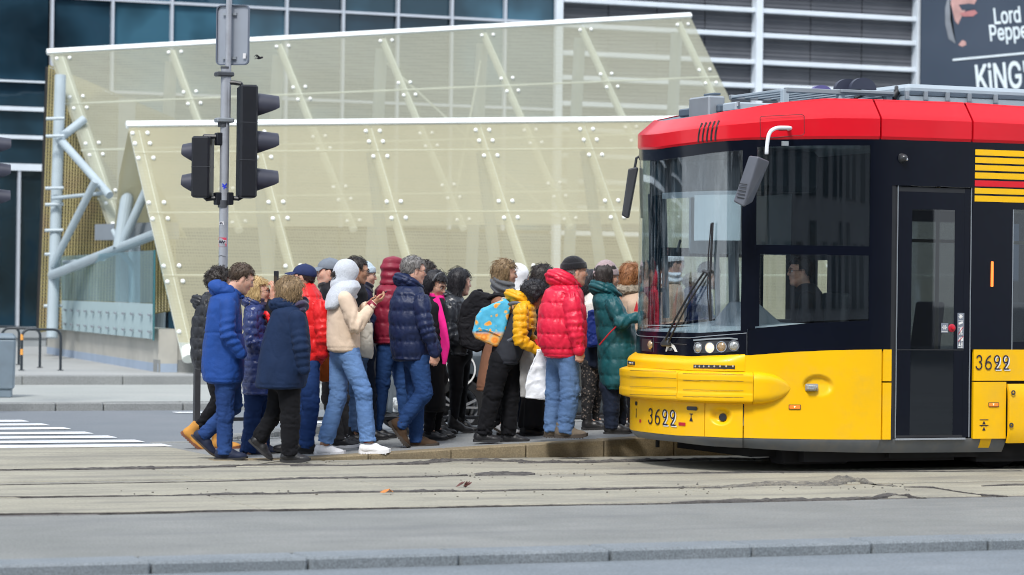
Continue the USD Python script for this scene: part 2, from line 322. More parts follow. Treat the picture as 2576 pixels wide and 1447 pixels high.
for a, b in zip(jx[:-1], jx[1:]):
    m = chamfer_box(a + 0.005, b - 0.005, YE + rngs.uniform(-0.006, 0.006), YE + 0.225, -0.1, 0.0, 0.010)
    v = m.vertices; top = v[:, 2] > -0.05; v[top, 2] += [zp(x) + 0.006 for x in v[top, 0]]
    obj('stone', m, 'platform_kerb_stone', pk)
bk = struct_group('platform_back_kerb')
for a in np.arange(7.2, 40, 0.9):
    m = chamfer_box(a + 0.005, a + 0.895, YB, YB + 0.14, -0.1, 0.0, 0.012)
    v = m.vertices; top = v[:, 2] > -0.05; v[top, 2] += [zp(x) + 0.01 for x in v[top, 0]]
    obj('stone', m, 'grey_kerb_stone', bk)
# cobble edging at the foot of the ramp
cob = struct_group('cobble_edging')
for i in range(26):
    for j in range(2):
        t = i / 25; px = 545 + 250 * t; py = 1112 - 18 * t
        c = at(px, py); c = c + np.array([rngs.uniform(-.02, .02), j * 0.13 + rngs.uniform(-.02, .02), 0])
        obj('cobble', chamfer_box(c[0] - .055, c[0] + .055, c[1] - .055, c[1] + .055, -0.05, 0.018 + rngs.uniform(0, .014) + zp(c[0]), .014), 'grey_kerb_stone', cob)

# crossing road and markings behind the platform
YK = at(300, 1033)[1]
P = np.array([[[-60, 23.6, 0.0], [-60, YK, 0.0]], [[90, 23.6, 0.0], [90, YK, 0.0]]], float)
struct('far_road', sheet(P), 'road_asphalt')
flat_patch('worn_apron', [(-60, 1127), (420, 1124), (560, 1108), (640, 1120), (760, 1150), (640, 1170), (-60, 1182)], 0.005, 'track_concrete', 70)
cx = struct_group('crosswalk')
for py, pe in ((1059, 52), (1068, 103), (1077.6, 157), (1089, 212), (1099, 271), (1109.6, 339), (1120, 407)):
    c = at(pe, py, 0.006); m = bx(c[0] - 7, c[0] + 0.05, c[1] - 0.19, c[1] + 0.19, 0.006, 0.009)
    obj('stripe', m, 'road_paint', cx)
lm = struct_group('lane_markings')
for (xa, xb, y, hw) in ((440, 520, 1038, .12), (574, 700, 1056, .2), (700, 815, 1063, .2), (735, 815, 1073.5, .2)):
    a, b = at(xa, y, 0.006), at(xb, y, 0.006); obj('stripe', bx(a[0], b[0], a[1] - hw, a[1] + hw, 0.006, 0.009), 'road_paint', lm)
# far kerb, pavement, step, plaza
fk = struct_group('far_kerb'); jx = [at(px, 1026)[0] for px in (-330, -120, 99, 220, 422)]
while jx[-1] < 60: jx.append(jx[-1] + 1.0)
for a, b in zip(jx[:-1], jx[1:]):
    obj('stone', chamfer_box(a + .006, b - .006, YK, YK + 0.22, -0.1, 0.10 + rngs.uniform(-.004, .004), .015), 'grey_kerb_stone', fk)
YS = at(250, 968, 0.1)[1]
strip('pavement', YK + 0.22, YS, 0.10, 'pavement_stone')
sg = struct_group('plaza_step')
for k, a in enumerate(np.arange(-30, 60, 1.5)):
    obj('stone', chamfer_box(a + .004, a + 1.496, YS + rngs.uniform(-.004, .004), YS + 0.36, 0, 0.235, .012), 'grey_kerb_stone', sg)
strip('plaza', YS + 0.36, 120, 0.225, 'plaza_stone', -120, 160)

# railing behind the platform
plain('black_paint', (0.035, 0.036, 0.04), 0.45, 0.2, 20, 0.0)
YF = YB - 0.10
fx = [atY(px, 1000, YF)[0] for px in (495, 938)]; pitch = fx[1] - fx[0]
rail = thing('pedestrian_railing', 'black steel pedestrian railing along the back of the tram platform behind the queue', 'railing', (fx[0], YF, 0))
for k in range(5):
    obj('post', chamfer_box(k * pitch - .03, k * pitch + .03, -.03, .03, 0, 1.02, .004), 'black_paint', rail)
    if k < 4:
        for zz, hh in ((0.245, .018), (0.985, .022)):
            obj('bar', chamfer_box(k * pitch + .03, (k + 1) * pitch - .03, -.02, .02, zz - hh, zz + hh, .004), 'black_paint', rail)

# grit thrown out of the cracks
rgt = np.random.default_rng(77); gr = []
for px0, px1, py in ((560, 1600, 1163), (1700, 2300, 1226), (300, 1800, 1240), (1000, 1500, 1195)):
    for k in range(45):
        c = at(rgt.uniform(px0, px1), py + rgt.normal(0, 4.5), .004); m = trimesh.creation.icosphere(subdivisions=0, radius=rgt.uniform(.004, .012)); m.apply_scale((1, rgt.uniform(.6, 1), rgt.uniform(.4, .8))); m.apply_translation(c); gr.append(m)
obj('grit', cat(gr), 'grey_crumble', None, kind='stuff', label='loose grit along the cracks between the tram rails', cat='grit')
# ------------------------------------------------------------------ glass and louvre building
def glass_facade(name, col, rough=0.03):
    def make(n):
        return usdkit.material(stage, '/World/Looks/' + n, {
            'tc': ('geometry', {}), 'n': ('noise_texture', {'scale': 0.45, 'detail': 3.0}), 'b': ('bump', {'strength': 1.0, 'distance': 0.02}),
            'r': ('rgb_ramp', {'ramp': [(0.38, tuple(np.array(col) * 0.45)), (0.5, tuple(np.array(col) * 0.9)), (0.62, tuple(np.array(col) * 1.7))]}),  # varied reflections put into the base colour as dark and pale drifts
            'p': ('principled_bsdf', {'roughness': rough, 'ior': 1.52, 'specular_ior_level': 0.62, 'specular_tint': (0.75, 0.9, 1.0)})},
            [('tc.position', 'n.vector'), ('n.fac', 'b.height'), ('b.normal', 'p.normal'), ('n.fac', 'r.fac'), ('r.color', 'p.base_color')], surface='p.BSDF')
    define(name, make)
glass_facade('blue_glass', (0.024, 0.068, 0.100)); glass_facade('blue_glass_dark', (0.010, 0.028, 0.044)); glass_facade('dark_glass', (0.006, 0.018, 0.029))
plain('mullion_metal', (0.50, 0.54, 0.60), 0.35, 0.06, 3, 0.3)
plain('white_bar', (0.60, 0.66, 0.72), 0.45, 0.06, 2)
plain('wall_grey', (0.28, 0.30, 0.31), 0.8, 0.1, 2)
def louvre(n):
    return usdkit.material(stage, '/World/Looks/' + n, {
        'tc': ('geometry', {}), 'w': ('wave_texture', {'wave_type': 'bands', 'bands_direction': 'z', 'scale': 3.1, 'profile': 'sine'}), 'b': ('bump', {'strength': 1.0, 'distance': 0.02}),
        'n': ('noise_texture', {'scale': 0.8, 'detail': 4.0}), 'r': ('rgb_ramp', {'ramp': [(0.3, (0.055, 0.06, 0.072)), (0.7, (0.085, 0.09, 0.105))]}), 'p': ('principled_bsdf', {'roughness': 0.55})},
        [('tc.position', 'w.vector'), ('w.fac', 'b.height'), ('b.normal', 'p.normal'), ('tc.position', 'n.vector'), ('n.fac', 'r.fac'), ('r.color', 'p.base_color')], surface='p.BSDF')
define('louvre_panel', louvre)

YFAC = atd(280, 60, 62.0)[1]
fX = lambda px, py=60: atY(px, py, YFAC)[0]
fZ = lambda px, py: atY(px, py, YFAC)[2]
bld = thing('glass_building', 'large blue glass curtain wall building with white mullions and grey louvre wing', 'building', (0, YFAC, 0))
mx = [fX(p) for p in (-820, -640, -470, -300, -150, 0, 129, 281, 429.5, 574, 718.5, 860.5, 998, 1133.5, 1267.5, 1400)]
zt, zl, ztop = fZ(860, 31), 3.0, fZ(860, 31) + 2.6
rngb = np.random.default_rng(3)
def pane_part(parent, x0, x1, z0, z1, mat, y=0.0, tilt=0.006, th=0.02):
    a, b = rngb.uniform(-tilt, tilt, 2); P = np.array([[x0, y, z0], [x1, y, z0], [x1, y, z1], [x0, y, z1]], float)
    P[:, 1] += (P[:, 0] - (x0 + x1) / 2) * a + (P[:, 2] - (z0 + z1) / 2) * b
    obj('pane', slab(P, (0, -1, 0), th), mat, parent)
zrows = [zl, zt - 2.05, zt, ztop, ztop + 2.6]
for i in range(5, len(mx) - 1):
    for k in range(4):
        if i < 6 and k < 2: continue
        pane_part(bld, mx[i] + .03, mx[i + 1] - .03, zrows[k] + .03, zrows[k + 1] - .03, 'blue_glass_dark' if rngb.random() < (.65 if k < 2 else .35) else 'blue_glass', tilt=0.012)  # darker panes picked at random imitate uneven reflections by colour
for i in range(6, len(mx) - 1):
    obj('mullion', bx(mx[i] - .03, mx[i] + .03, -.12, .03, zl, ztop + 2.6), 'mullion_metal', bld)
for z in (zt, ztop, zt - 2.05):
    obj('transom', bx(mx[6], mx[-1], -.09, .02, z - .03, z + .03), 'mullion_metal', bld)
# left wing: wide dark panes, white bands
xl = -34.0; xr = mx[6] - .05
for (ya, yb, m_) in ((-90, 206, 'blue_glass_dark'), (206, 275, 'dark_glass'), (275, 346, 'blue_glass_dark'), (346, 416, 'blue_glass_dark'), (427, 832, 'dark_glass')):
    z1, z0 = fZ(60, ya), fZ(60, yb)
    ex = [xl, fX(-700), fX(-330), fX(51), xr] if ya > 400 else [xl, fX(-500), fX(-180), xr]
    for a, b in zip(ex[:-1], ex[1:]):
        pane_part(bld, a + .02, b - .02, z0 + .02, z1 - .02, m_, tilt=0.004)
for (y, hh, nm) in ((206, .02, 'transom'), (275, .045, 'transom'), (346, .04, 'transom'), (421.5, .075, 'band'), (836, .12, 'sill')):
    z = fZ(60, y); obj(nm, bx(xl, xr, -.14, .02, z - hh, z + hh), 'white_bar' if nm != 'sill' else 'wall_grey', bld)
obj('mullion', bx(fX(51) - .03, fX(51) + .03, -.12, .02, fZ(60, 832) + .1, fZ(60, 427)), 'mullion_metal', bld)
obj('plinth', bx(xl, xr, -.1, .3, 0, fZ(60, 836) - .12), 'wall_grey', bld)
obj('inner_wall', bx(xl, mx[-1], .25, .4, 0, 16), 'dark_gap', bld)
# lower storeys seen dimly through the screens
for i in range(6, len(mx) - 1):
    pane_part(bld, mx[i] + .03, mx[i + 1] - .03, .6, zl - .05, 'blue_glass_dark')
# louvre wing
lx = [fX(1402), fX(1904.5), fX(2308)]
def lz(py, px=1904): return fZ(px, py)
zb = [lz(27), lz(89), lz(157), lz(217)]; dzb = (zb[0] - zb[3]) / 3
rows = [zb[3] - dzb * k for k in range(6, 0, -1)] + zb[::-1] + [zb[0] + dzb * k for k in range(1, 10)]
for s in range(2):
    n = 4 if s == 0 else 3; ex = np.linspace(lx[s] + .09, lx[s + 1] - .09, n + 1)
    for z0, z1 in zip(rows[:-1], rows[1:]):
        for a, b in zip(ex[:-1], ex[1:]):
            obj('louvre_panel', bx(a + .012, b - .012, .10, .14, z0 + .03, z1 - .03), 'louvre_panel', bld)
    for z in rows:
        obj('bar', chamfer_box(lx[s] + .09, lx[s + 1] - .09, -.10, .10, z - .055, z + .055, .01), 'white_bar', bld)
for x in lx:
    obj('column', chamfer_box(x - .09, x + .09, -.16, .14, 0, rows[-1] + .3, .01), 'white_bar', bld)
obj('backing_wall', bx(lx[0], lx[2] + 14, .2, .4, 0, rows[-1]), 'dark_gap', bld)

# ------------------------------------------------------------------ advertising banner
def banner_mat(n):
    return usdkit.material(stage, '/World/Looks/' + n, {
        'tc': ('geometry', {}), 'n': ('noise_texture', {'scale': 0.35, 'detail': 3.0}), 'r': ('rgb_ramp', {'ramp': [(0.3, (0.020, 0.036, 0.062)), (0.7, (0.042, 0.060, 0.092))]}), 'p': ('principled_bsdf', {'roughness': 0.5})},
        [('tc.position', 'n.vector'), ('n.fac', 'r.fac'), ('r.color', 'p.base_color')], surface='p.BSDF')
define('banner_print', banner_mat)
plain('print_white', (0.66, 0.74, 0.78), 0.6, 0.06, 3); plain('print_skin', (0.46, 0.27, 0.25), 0.6, 0.25, 2.5); plain('print_lip', (0.42, 0.17, 0.17), 0.6, 0.15, 3); plain('print_grey', (0.20, 0.22, 0.25), 0.6, 0.3, 1.5)
YB2 = YFAC - 0.30
bn = thing('advertising_banner', 'dark blue advertising banner with white lettering beside the louvre wall, partly behind the tram roof', 'banner', (0, 0, 0))
x0 = atY(2318, 60, YB2)[0]
obj('print', bx(x0, x0 + 9, YB2, YB2 + .05, 2.0, 13), 'banner_print', bn)
def ptxt(txt, px, py, h_px, slope, name, stretch=1.0, bold=True):
    o = atY(px, py, YB2); o2 = atY(px + 40, py - 40 * slope, YB2); ex = o2 - o; k = np.linalg.norm(ex) / 40
    ex /= np.linalg.norm(ex); ez = np.cross(ex, [0, 1.0, 0]); ez = np.array([-ex[2], 0, ex[0]])
    m = meshkit.text_mesh(txt, 1.0, 0.02, bold); m.apply_scale((h_px * k * stretch, h_px * k, 0.5))
    obj(name, place(m, ex, ez, (0, -1, 0), o - np.array([0, .004, 0])), 'print_white', bn)
ptxt('Lord', 2499, 61, 33, .09, 'word', 0.72); ptxt('Pepper', 2488, 103, 33, .09, 'word', 0.72); ptxt("KiNG'S", 2453, 230, 55, .09, 'word', 0.66)
a, b = atY(2396, 151, YB2), atY(2640, 128, YB2); obj('rule', beam(a - [0, .01, 0], b - [0, .01, 0], .02, .05), 'print_white', bn)
def pshape(name, pts, mat, dy):
    P = np.array([atY(x, y, YB2 - dy) for x, y in pts]); obj(name, slab(P, (0, -1, 0), dy - .001), mat, bn)
pshape('cheek', [(2385, -20), (2392, -40), (2450, -44), (2462, -12), (2452, 10), (2432, 20), (2420, 40), (2410, 62), (2402, 52), (2396, 26)], 'print_skin', .006)
pshape('collar', [(2388, -20), (2378, 20), (2378, 60), (2386, 98), (2404, 110), (2398, 86), (2391, 52), (2390, 20), (2396, -20)], 'print_grey', .009)
pshape('mouth', [(2414, 34), (2436, 28), (2452, 25), (2459, 33), (2448, 41), (2424, 42)], 'print_lip', .011)
pshape('beard', [(2412, 12), (2438, 9), (2456, 12), (2454, 22), (2420, 26)], 'banner_print', .010)
pshape('fingertip', [(2411, 113), (2421, 101), (2429, 104), (2431, 113), (2421, 118)], 'print_skin', .007)

# ------------------------------------------------------------------ buildings across the street (seen mirrored in the glass)
plain('render_cream', (0.24, 0.23, 0.21), 0.85, 0.1, 0.4); plain('render_grey', (0.13, 0.135, 0.145), 0.85, 0.1, 0.4); plain('window_dark', (0.02, 0.028, 0.035), 0.1, 0.2, 1)
for k, (xa, xb, h, m_, lb) in enumerate(((-70, -30, 31, 'render_grey', 'grey apartment block across the street, leftmost, seen only mirrored in the glass'), (-29, 4, 36, 'render_cream', 'tall cream apartment block across the street, seen only mirrored in the glass'), (5, 46, 29, 'render_grey', 'low grey apartment block across the street, rightmost, seen only mirrored in the glass'))):
    t = thing('apartment_block', lb, 'building', (xa, -34, 0))
    obj('wall', bx(0, xb - xa, -12, 0, 0, h), m_, t)
    ws = []
    for x in np.arange(1.5, xb - xa - 2, 2.9):
        for z in np.arange(1.2, h - 2, 3.2):
            wj = rngb.uniform(-.5, .5); ws.append(bx(x + wj * .4, x + 1.5 + wj, 0, .06, z, z + 1.9 + (rngb.random() < .3) * .6))
    obj('windows', cat(ws), 'window_dark', t, kind='stuff')
    obj('cornice', bx(-.2, xb - xa + .2, 0, .5, h - .7, h), m_, t)
# ------------------------------------------------------------------ shelter: leaning perforated screens on a white tube frame
def screen_mat(name, col, clear):
    def make(n):
        return usdkit.material(stage, '/World/Looks/' + n, {
            'g': ('geometry', {}), 'n': ('noise_texture', {'scale': 0.5, 'detail': 4.0}), 'r': ('rgb_ramp', {'ramp': [(0.3, tuple(np.array(col) * 0.94)), (0.7, tuple(np.minimum(np.array(col) * 1.05, .9)))]}),
            'v': ('voronoi_texture', {'scale': 22.0, 'randomness': 0.15}), 'vr': ('map_range', {'from_min': 0.15, 'from_max': 0.5, 'to_min': clear + 0.12, 'to_max': clear - 0.08, 'clamp': True}),
            'd': ('diffuse_bsdf', {}), 'tl': ('translucent_bsdf', {}), 'm1': ('mix_closure', {'fac': 0.35}), 'tr': ('transparent_bsdf', {'color': (0.96, 0.98, 0.95)}), 'm2': ('mix_closure', {})},
            [('g.position', 'n.vector'), ('n.fac', 'r.fac'), ('r.color', 'd.color'), ('r.color', 'tl.color'), ('d.BSDF', 'm1.closure1'), ('tl.BSDF', 'm1.closure2'),
             ('g.position', 'v.vector'), ('v.distance', 'vr.value'), ('vr.result', 'm2.fac'), ('m1.closure', 'm2.closure1'), ('tr.BSDF', 'm2.closure2')], surface='m2.closure')
    define(name, make)
screen_mat('screen_grey_beige', (0.435, 0.435, 0.345), 0.36); screen_mat('screen_yellow_beige', (0.47, 0.435, 0.30), 0.33); screen_mat('screen_gold', (0.55, 0.40, 0.12), 0.05)
plain('white_tube', (0.72, 0.76, 0.70), 0.4, 0.05, 2); plain('pale_blue_steel', (0.36, 0.43, 0.47), 0.45, 0.07, 2); plain('bright_trim', (0.84, 0.88, 0.88), 0.35, 0.04, 2)
plain('fixing_white', (0.88, 0.90, 0.88), 0.25, 0.02, 2); plain('gutter_grey', (0.22, 0.25, 0.28), 0.5, 0.1, 2)
plain('concrete_pale', (0.42, 0.41, 0.37), 0.85, 0.1, 1.5, dirt=(1.2, .5, .75, .45, (0.25, 0.26, 0.26))); plain('concrete_blue', (0.30, 0.37, 0.47), 0.8, 0.08, 1.5)
def gold_mesh(n):
    return usdkit.material(stage, '/World/Looks/' + n, {'g': ('geometry', {}), 'n': ('noise_texture', {'scale': 0.9, 'detail': 4.0}), 'r': ('rgb_ramp', {'ramp': [(0.3, (0.10, 0.088, 0.030)), (0.55, (0.20, 0.17, 0.06)), (0.75, (0.14, 0.080, 0.040))]}), 'p': ('principled_bsdf', {'roughness': 0.5, 'metallic': 0.2})},
        [('g.position', 'n.vector'), ('n.fac', 'r.fac'), ('r.color', 'p.base_color')], surface='p.BSDF')
define('gold_mesh', gold_mesh)

def lerp(a, b, t): return a + (b - a) * t
def build_screen(t, TL, TR, BR, BL, tubes_px, joints, dots, mat, tube_r, tube_end, first_end):
    """Bilinear plate TL-TR-BR-BL cut into panes at the tube lines and cross joints, tubes behind it, button fixings in front."""
    S = lambda a, b: lerp(lerp(TL, TR, a), lerp(BL, BR, a), b)
    nrm = np.cross(TR - TL, BL - TL); nrm /= np.linalg.norm(nrm)
    if nrm[1] > 0: nrm = -nrm
    aa = np.linspace(0, 1, 2001); pxs = proj(lerp(TL, TR, aa[:, None]))[:, 0]
    at_ = [float(np.interp(p, pxs, aa)) for p in tubes_px]
    ea = sorted([0.0] + at_ + [1.0]); eb = [0.0] + joints + [1.0]; g = 0.0003
    for a0, a1 in zip(ea[:-1], ea[1:]):
        for b0, b1 in zip(eb[:-1], eb[1:]):
            q = [S(a0 + g * (a0 > 0), b0 + g * 2), S(a1 - g * (a1 < 1), b0 + g * 2), S(a1 - g * (a1 < 1), b1 - g * 2), S(a0 + g * (a0 > 0), b1 - g * 2)]
            P = np.array(q); n2 = np.cross(P[1] - P[0], P[3] - P[0]); n2 /= np.linalg.norm(n2); n2 *= -1 if n2[1] > 0 else 1
            off = lambda p: p
            top = P.reshape(4, 3)[[0, 1, 3, 2]].reshape(2, 2, 3); u = np.linspace(0, 1, 5)
            G = np.array([[lerp(lerp(P[0], P[1], i), lerp(P[3], P[2], i), j) for j in u] for i in u])
            obj('panel', sheet(G), mat, t, smooth=True)
    D = []
    for k, a in enumerate(at_):
        pts = [S(a, b) - nrm * (tube_r * (1.5 if k == 0 else 1.0) + 0.03) for b in np.linspace(0.02, tube_end if k else first_end, 6)]
        obj('tube', tube(pts, tube_r * (1.5 if k == 0 else 1.0), 12), 'white_tube', t)
        if k == 0: W = 0.15
        for b in dots:
            for s in (-1, 1):
                c = S(a, b) + (TR - TL) / np.linalg.norm(TR - TL) * s * 0.125
                m = trimesh.creation.icosphere(subdivisions=1, radius=0.036); m.apply_translation(c + nrm * 0.02); D.append(m)
    obj('button_fixings', cat(D), 'fixing_white', t, kind='stuff')
    e0 = S(0, 0); e1 = S(1, 0); u = (e1 - e0) / np.linalg.norm(e1 - e0)
    obj('top_rail', beam(e0 - u * .03, e1 + u * .03, .10, .075, up=nrm), 'bright_trim', t)
    for b in joints:
        obj('joint_rail', beam(S(0, b) - nrm * .02, S(1, b) - nrm * .02, .03, .02, up=nrm), 'white_tube', t)
    return S, nrm, at_

# rear, taller screen
t1 = thing('rear_glass_screen', 'tall leaning beige perforated screen with white tubes, rising behind the lower one', 'shelter screen')
TL, TR, BL, BR = atd(122, 131, 52.5), atd(1735, 39, 58.0), atd(272, 575, 50.0), atd(1985, 560, 56.0)
dd = [.045, .27, .335, .535, .60, .80, .865, .975]
S1, n1, a1 = build_screen(t1, TL, TR, BR, BL, [152, 432, 702, 962, 1216, 1462, 1706], [.30, .565, .835], dd, 'screen_grey_beige', .075, 1.0, 0.985)
for k, a in enumerate(a1):
    if k: obj('post', tube([S1(a, .03) - n1 * .3, np.r_[(S1(a, .03) - n1 * .9)[:2] + [-.1, 0], .2]], .12, 12), 'pale_blue_steel', t1)
for k in (3, 4):
    p, q = S1(a1[k], .05) - n1 * .45, S1(a1[k + 1], .9) - n1 * .45
    p2, q2 = S1(a1[k], .9) - n1 * .45, S1(a1[k + 1], .05) - n1 * .45
    if k == 3: obj('cross_rod', tube([p, q], .022, 8), 'white_tube', t1); obj('cross_rod', tube([p2, q2], .022, 8), 'white_tube', t1)
# front, lower screen
t2 = thing('front_glass_screen', 'lower leaning yellowish perforated screen with white tubes, just behind the queue', 'shelter screen')
B0 = atd(450, 862, 42.5); d = np.array([1.0, 0, 0]); L = 15.0
BL = B0; BR = B0 + d * L
TL = atd(322, 314, 45.1); 
# top edge continues along the street and rises slightly
TRd = atd(1650, 301, 49.0); TR = TL + (TRd - TL) * (L / np.linalg.norm(TRd - TL))
dd = [.045, .095, .165, .375, .45, .665, .735, .955]
S2, n2, a2 = build_screen(t2, TL, TR, BR, BL, [346, 640, 930, 1205, 1466, 1715, 1950], [.13, .415, .70], dd, 'screen_yellow_beige', .075, 1.03, 1.045)
for k, a in enumerate(a2):
    if k: obj('post', tube([S2(a, .10) - n2 * .25, np.r_[(S2(a, .55) - n2 * .5)[:2], .3]], .10, 12), 'pale_blue_steel', t2)
# golden inner lining seen past the edges
def plate(t, name, pts, mat, th=.02):
    P = np.array([atd(*p) for p in pts]); n = np.cross(P[1] - P[0], P[2] - P[0]); n /= np.linalg.norm(n); n *= -1 if np.dot(n, P[0] - EYE) > 0 else 1
    return obj(name, slab(P, n, th), mat, t)
plate(t2, 'side_lining', [(323, 330, 46.9), (300, 440, 47.4), (288, 575, 48.0), (470, 600, 48.2), (400, 520, 46.0), (352, 425, 46.2)], 'screen_yellow_beige')

# white tube frame at the open end
fr = thing('steel_frame', 'pale blue steel tube frame at the left end of the leaning screens', 'frame')
def tb(name, a, b, r, mat='pale_blue_steel'): return obj(name, tube([atd(*a), atd(*b)], r, 16), mat, fr)
tb('column', (152, 190, 51.6), (131, 850, 50.8), .105)
tb('column', (338, 385, 47.8), (300, 625, 47.6), .115)
tb('brace', (300, 628, 47.6), (372, 470, 47.2), .075)
tb('brace', (146, 352, 51.2), (212, 300, 51.5), .08)
tb('brace', (146, 345, 51.2), (276, 492, 49.9), .075)
tb('brace', (133, 668, 50.9), (240, 455, 49.9), .07)
tb('brace', (131, 692, 50.9), (300, 625, 47.6), .085)
tb('brace', (300, 625, 47.6), (394, 588, 46.3), .085)
tb('brace', (300, 630, 47.6), (337, 672, 47.6), .045)
tb('brace', (336, 668, 47.6), (333, 775, 47.7), .04)
tb('brace', (300, 612, 47.6), (284, 580, 47.8), .04)
tb('post', (338, 600, 48.4), (338, 835, 48.2), .10)
tb('tie', (133, 499, 51.0), (262, 486, 50.3), .035)
tb('tie', (160, 660, 51.0), (262, 652, 50.3), .035)
for y in (299, 343, 474, 515, 580, 640, 770):
    obj('bracket', tube([atd(140 - y * .012 - 20, y, 51), atd(140 - y * .012 + 26, y - 1, 51)], .03, 8), 'pale_blue_steel', fr)
obj('gutter', beam(atd(258, 585, 49.4), atd(430, 580, 47.0), .3, .28), 'gutter_grey', fr)

# golden woven mesh behind the frame
gm = thing('gold_mesh_screen', 'golden woven metal mesh hanging behind the steel tube frame', 'mesh screen')
A, Bp, C, Dp = atd(124, 165, 54.0), atd(100, 835, 52.5), atd(440, 780, 51.0), atd(440, 300, 53.0)
bars = []
for u in np.linspace(0, 1, 46): bars.append(beam(lerp(A, Dp, u), lerp(Bp, C, u), .026, .010, up=(0.4, 0.9, 0.1)))
for u in np.linspace(0, 1, 76): bars.append(beam(lerp(A, Bp, u), lerp(Dp, C, u), .024, .010, up=(0.4, 0.9, 0.1)))
obj('mesh', cat(bars), 'gold_mesh', gm, kind='stuff')
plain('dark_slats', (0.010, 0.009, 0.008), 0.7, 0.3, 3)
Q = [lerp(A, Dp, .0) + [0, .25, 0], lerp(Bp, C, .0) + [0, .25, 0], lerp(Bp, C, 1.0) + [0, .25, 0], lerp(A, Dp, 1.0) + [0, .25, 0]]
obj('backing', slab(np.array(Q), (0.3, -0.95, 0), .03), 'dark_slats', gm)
for u in (.30, .36): obj('batten', beam(lerp(A, Dp, .62) - [0, .05, 0], lerp(Bp, C, .62) - [0, .05, 0], .32, .04, up=(0.3, .9, 0)), 'wall_grey', gm) if u == .30 else None

# low wall and glass balustrade
lw = thing('low_concrete_wall', 'low pale concrete wall with blue base under the glass balustrade', 'wall')
c0, c1 = at(398, 936, .23), at(118, 889, .23); cz = 1.5 - (830 - 730) / 158.0
zt0 = EYE[2] + (732 - 822) / 7000 * 44.5; 
ex = (c1 - c0); ex[2] = 0; ex /= np.linalg.norm(ex); ln = np.linalg.norm((c1 - c0)[:2]); nn = np.array([ex[1], -ex[0], 0]); nn *= -1 if np.dot(nn, c0 - EYE) > 0 else 1
def wall_plate(name, o, u, L0, L1, z0, z1, n, th, mat, parent, proud=0.0):
    P = np.array([o + u * L0, o + u * L1, o + u * L1, o + u * L0]); P[:2, 2] = z0; P[2:, 2] = z1; P = P + n * proud; return obj(name, slab(P, n, th), mat, parent)
wall_plate('end_face', c0, ex, 0, ln, .36, .90, nn, .3, 'concrete_pale', lw)
wall_plate('end_base', c0, ex, 0, ln, .2, .36, nn, .3, 'concrete_blue', lw, .004)
fxd = np.array([1.0, 0, 0]); fn = np.array([0, -1.0, 0])
for k in range(12):
    wall_plate('front_face', c0, fxd, k * 1.8 + .004, k * 1.8 + 1.796, .42, .90, fn, .3, 'concrete_pale', lw)
wall_plate('front_base', c0, fxd, 0, 21.6, .2, .42, fn, .3, 'grey_kerb_stone', lw, .003)
gpan = lambda n: usdkit.material(stage, '/World/Looks/' + n, {'t': ('transparent_bsdf', {'color': (0.72, 0.84, 0.87)}), 'd': ('diffuse_bsdf', {'color': (0.42, 0.52, 0.55)}), 'g': ('glossy_bsdf', {'roughness': 0.02}), 'm': ('mix_closure', {'fac': 0.16}), 'x': ('mix_closure', {'fac': 0.07})},
    [('t.BSDF', 'm.closure1'), ('d.BSDF', 'm.closure2'), ('m.closure', 'x.closure1'), ('g.BSDF', 'x.closure2')], surface='x.closure')
define('balustrade_glass', gpan)
frosted = lambda n: usdkit.material(stage, '/World/Looks/' + n, {'t': ('transparent_bsdf', {'color': (0.8, 0.88, 0.9)}), 'd': ('diffuse_bsdf', {'color': (0.42, 0.53, 0.55)}), 'm': ('mix_closure', {'fac': 0.82})}, [('t.BSDF', 'm.closure1'), ('d.BSDF', 'm.closure2')], surface='m.closure')
define('balustrade_frosted', frosted)
bal = thing('glass_balustrade', 'clear glass balustrade on the low wall at the left end of the screens', 'balustrade')
def ztop_at(o): return 2.12
cuts = [ln * (398 - p) / (398 - 118) for p in (400, 313, 238, 170, 112)]
# perspective-true cut positions along the end wall
tt = np.linspace(-.05, 1.1, 800); pj = proj(np.array([c0 + ex * ln * t for t in tt]) + [0, 0, 1.0])[:, 0]
cuts = [float(np.interp(-p, -pj, tt)) * ln for p in (403, 313, 238, 172, 112)]
for a, b in zip(cuts[:-1], cuts[1:]):
    wall_plate('glass_pane', c0, ex, a + .01, b - .01, 1.30, 2.12, nn, .014, 'balustrade_glass', bal, .10)
    wall_plate('lower_pane', c0, ex, a + .01, b - .01, .74, 1.29, nn, .014, 'balustrade_frosted', bal, .10)
bolts = []
for z in (.86, 1.12):
    for u in np.linspace(cuts[0] + .3, cuts[-1] - .3, 16):
        c = c0 + ex * u + nn * .13; c[2] = z; bolts.append(beam(c, c + ex * -.16 + [0, 0, -.015], .03, .03))
obj('clamps', cat(bolts), 'gutter_grey', bal, kind='stuff')
plain('green_glass_edge', (0.05, 0.16, 0.18), 0.15, 0.1, 3)
e = c0 + ex * cuts[0] + nn * .1; obj('edge', beam(np.r_[e[:2], .72], np.r_[e[:2], 2.12], .05, .02), 'green_glass_edge', bal)
vh = obj('drain_spout', bx(-.03, .03, -.05, .05, -.06, .06), 'dark_gap', lw)
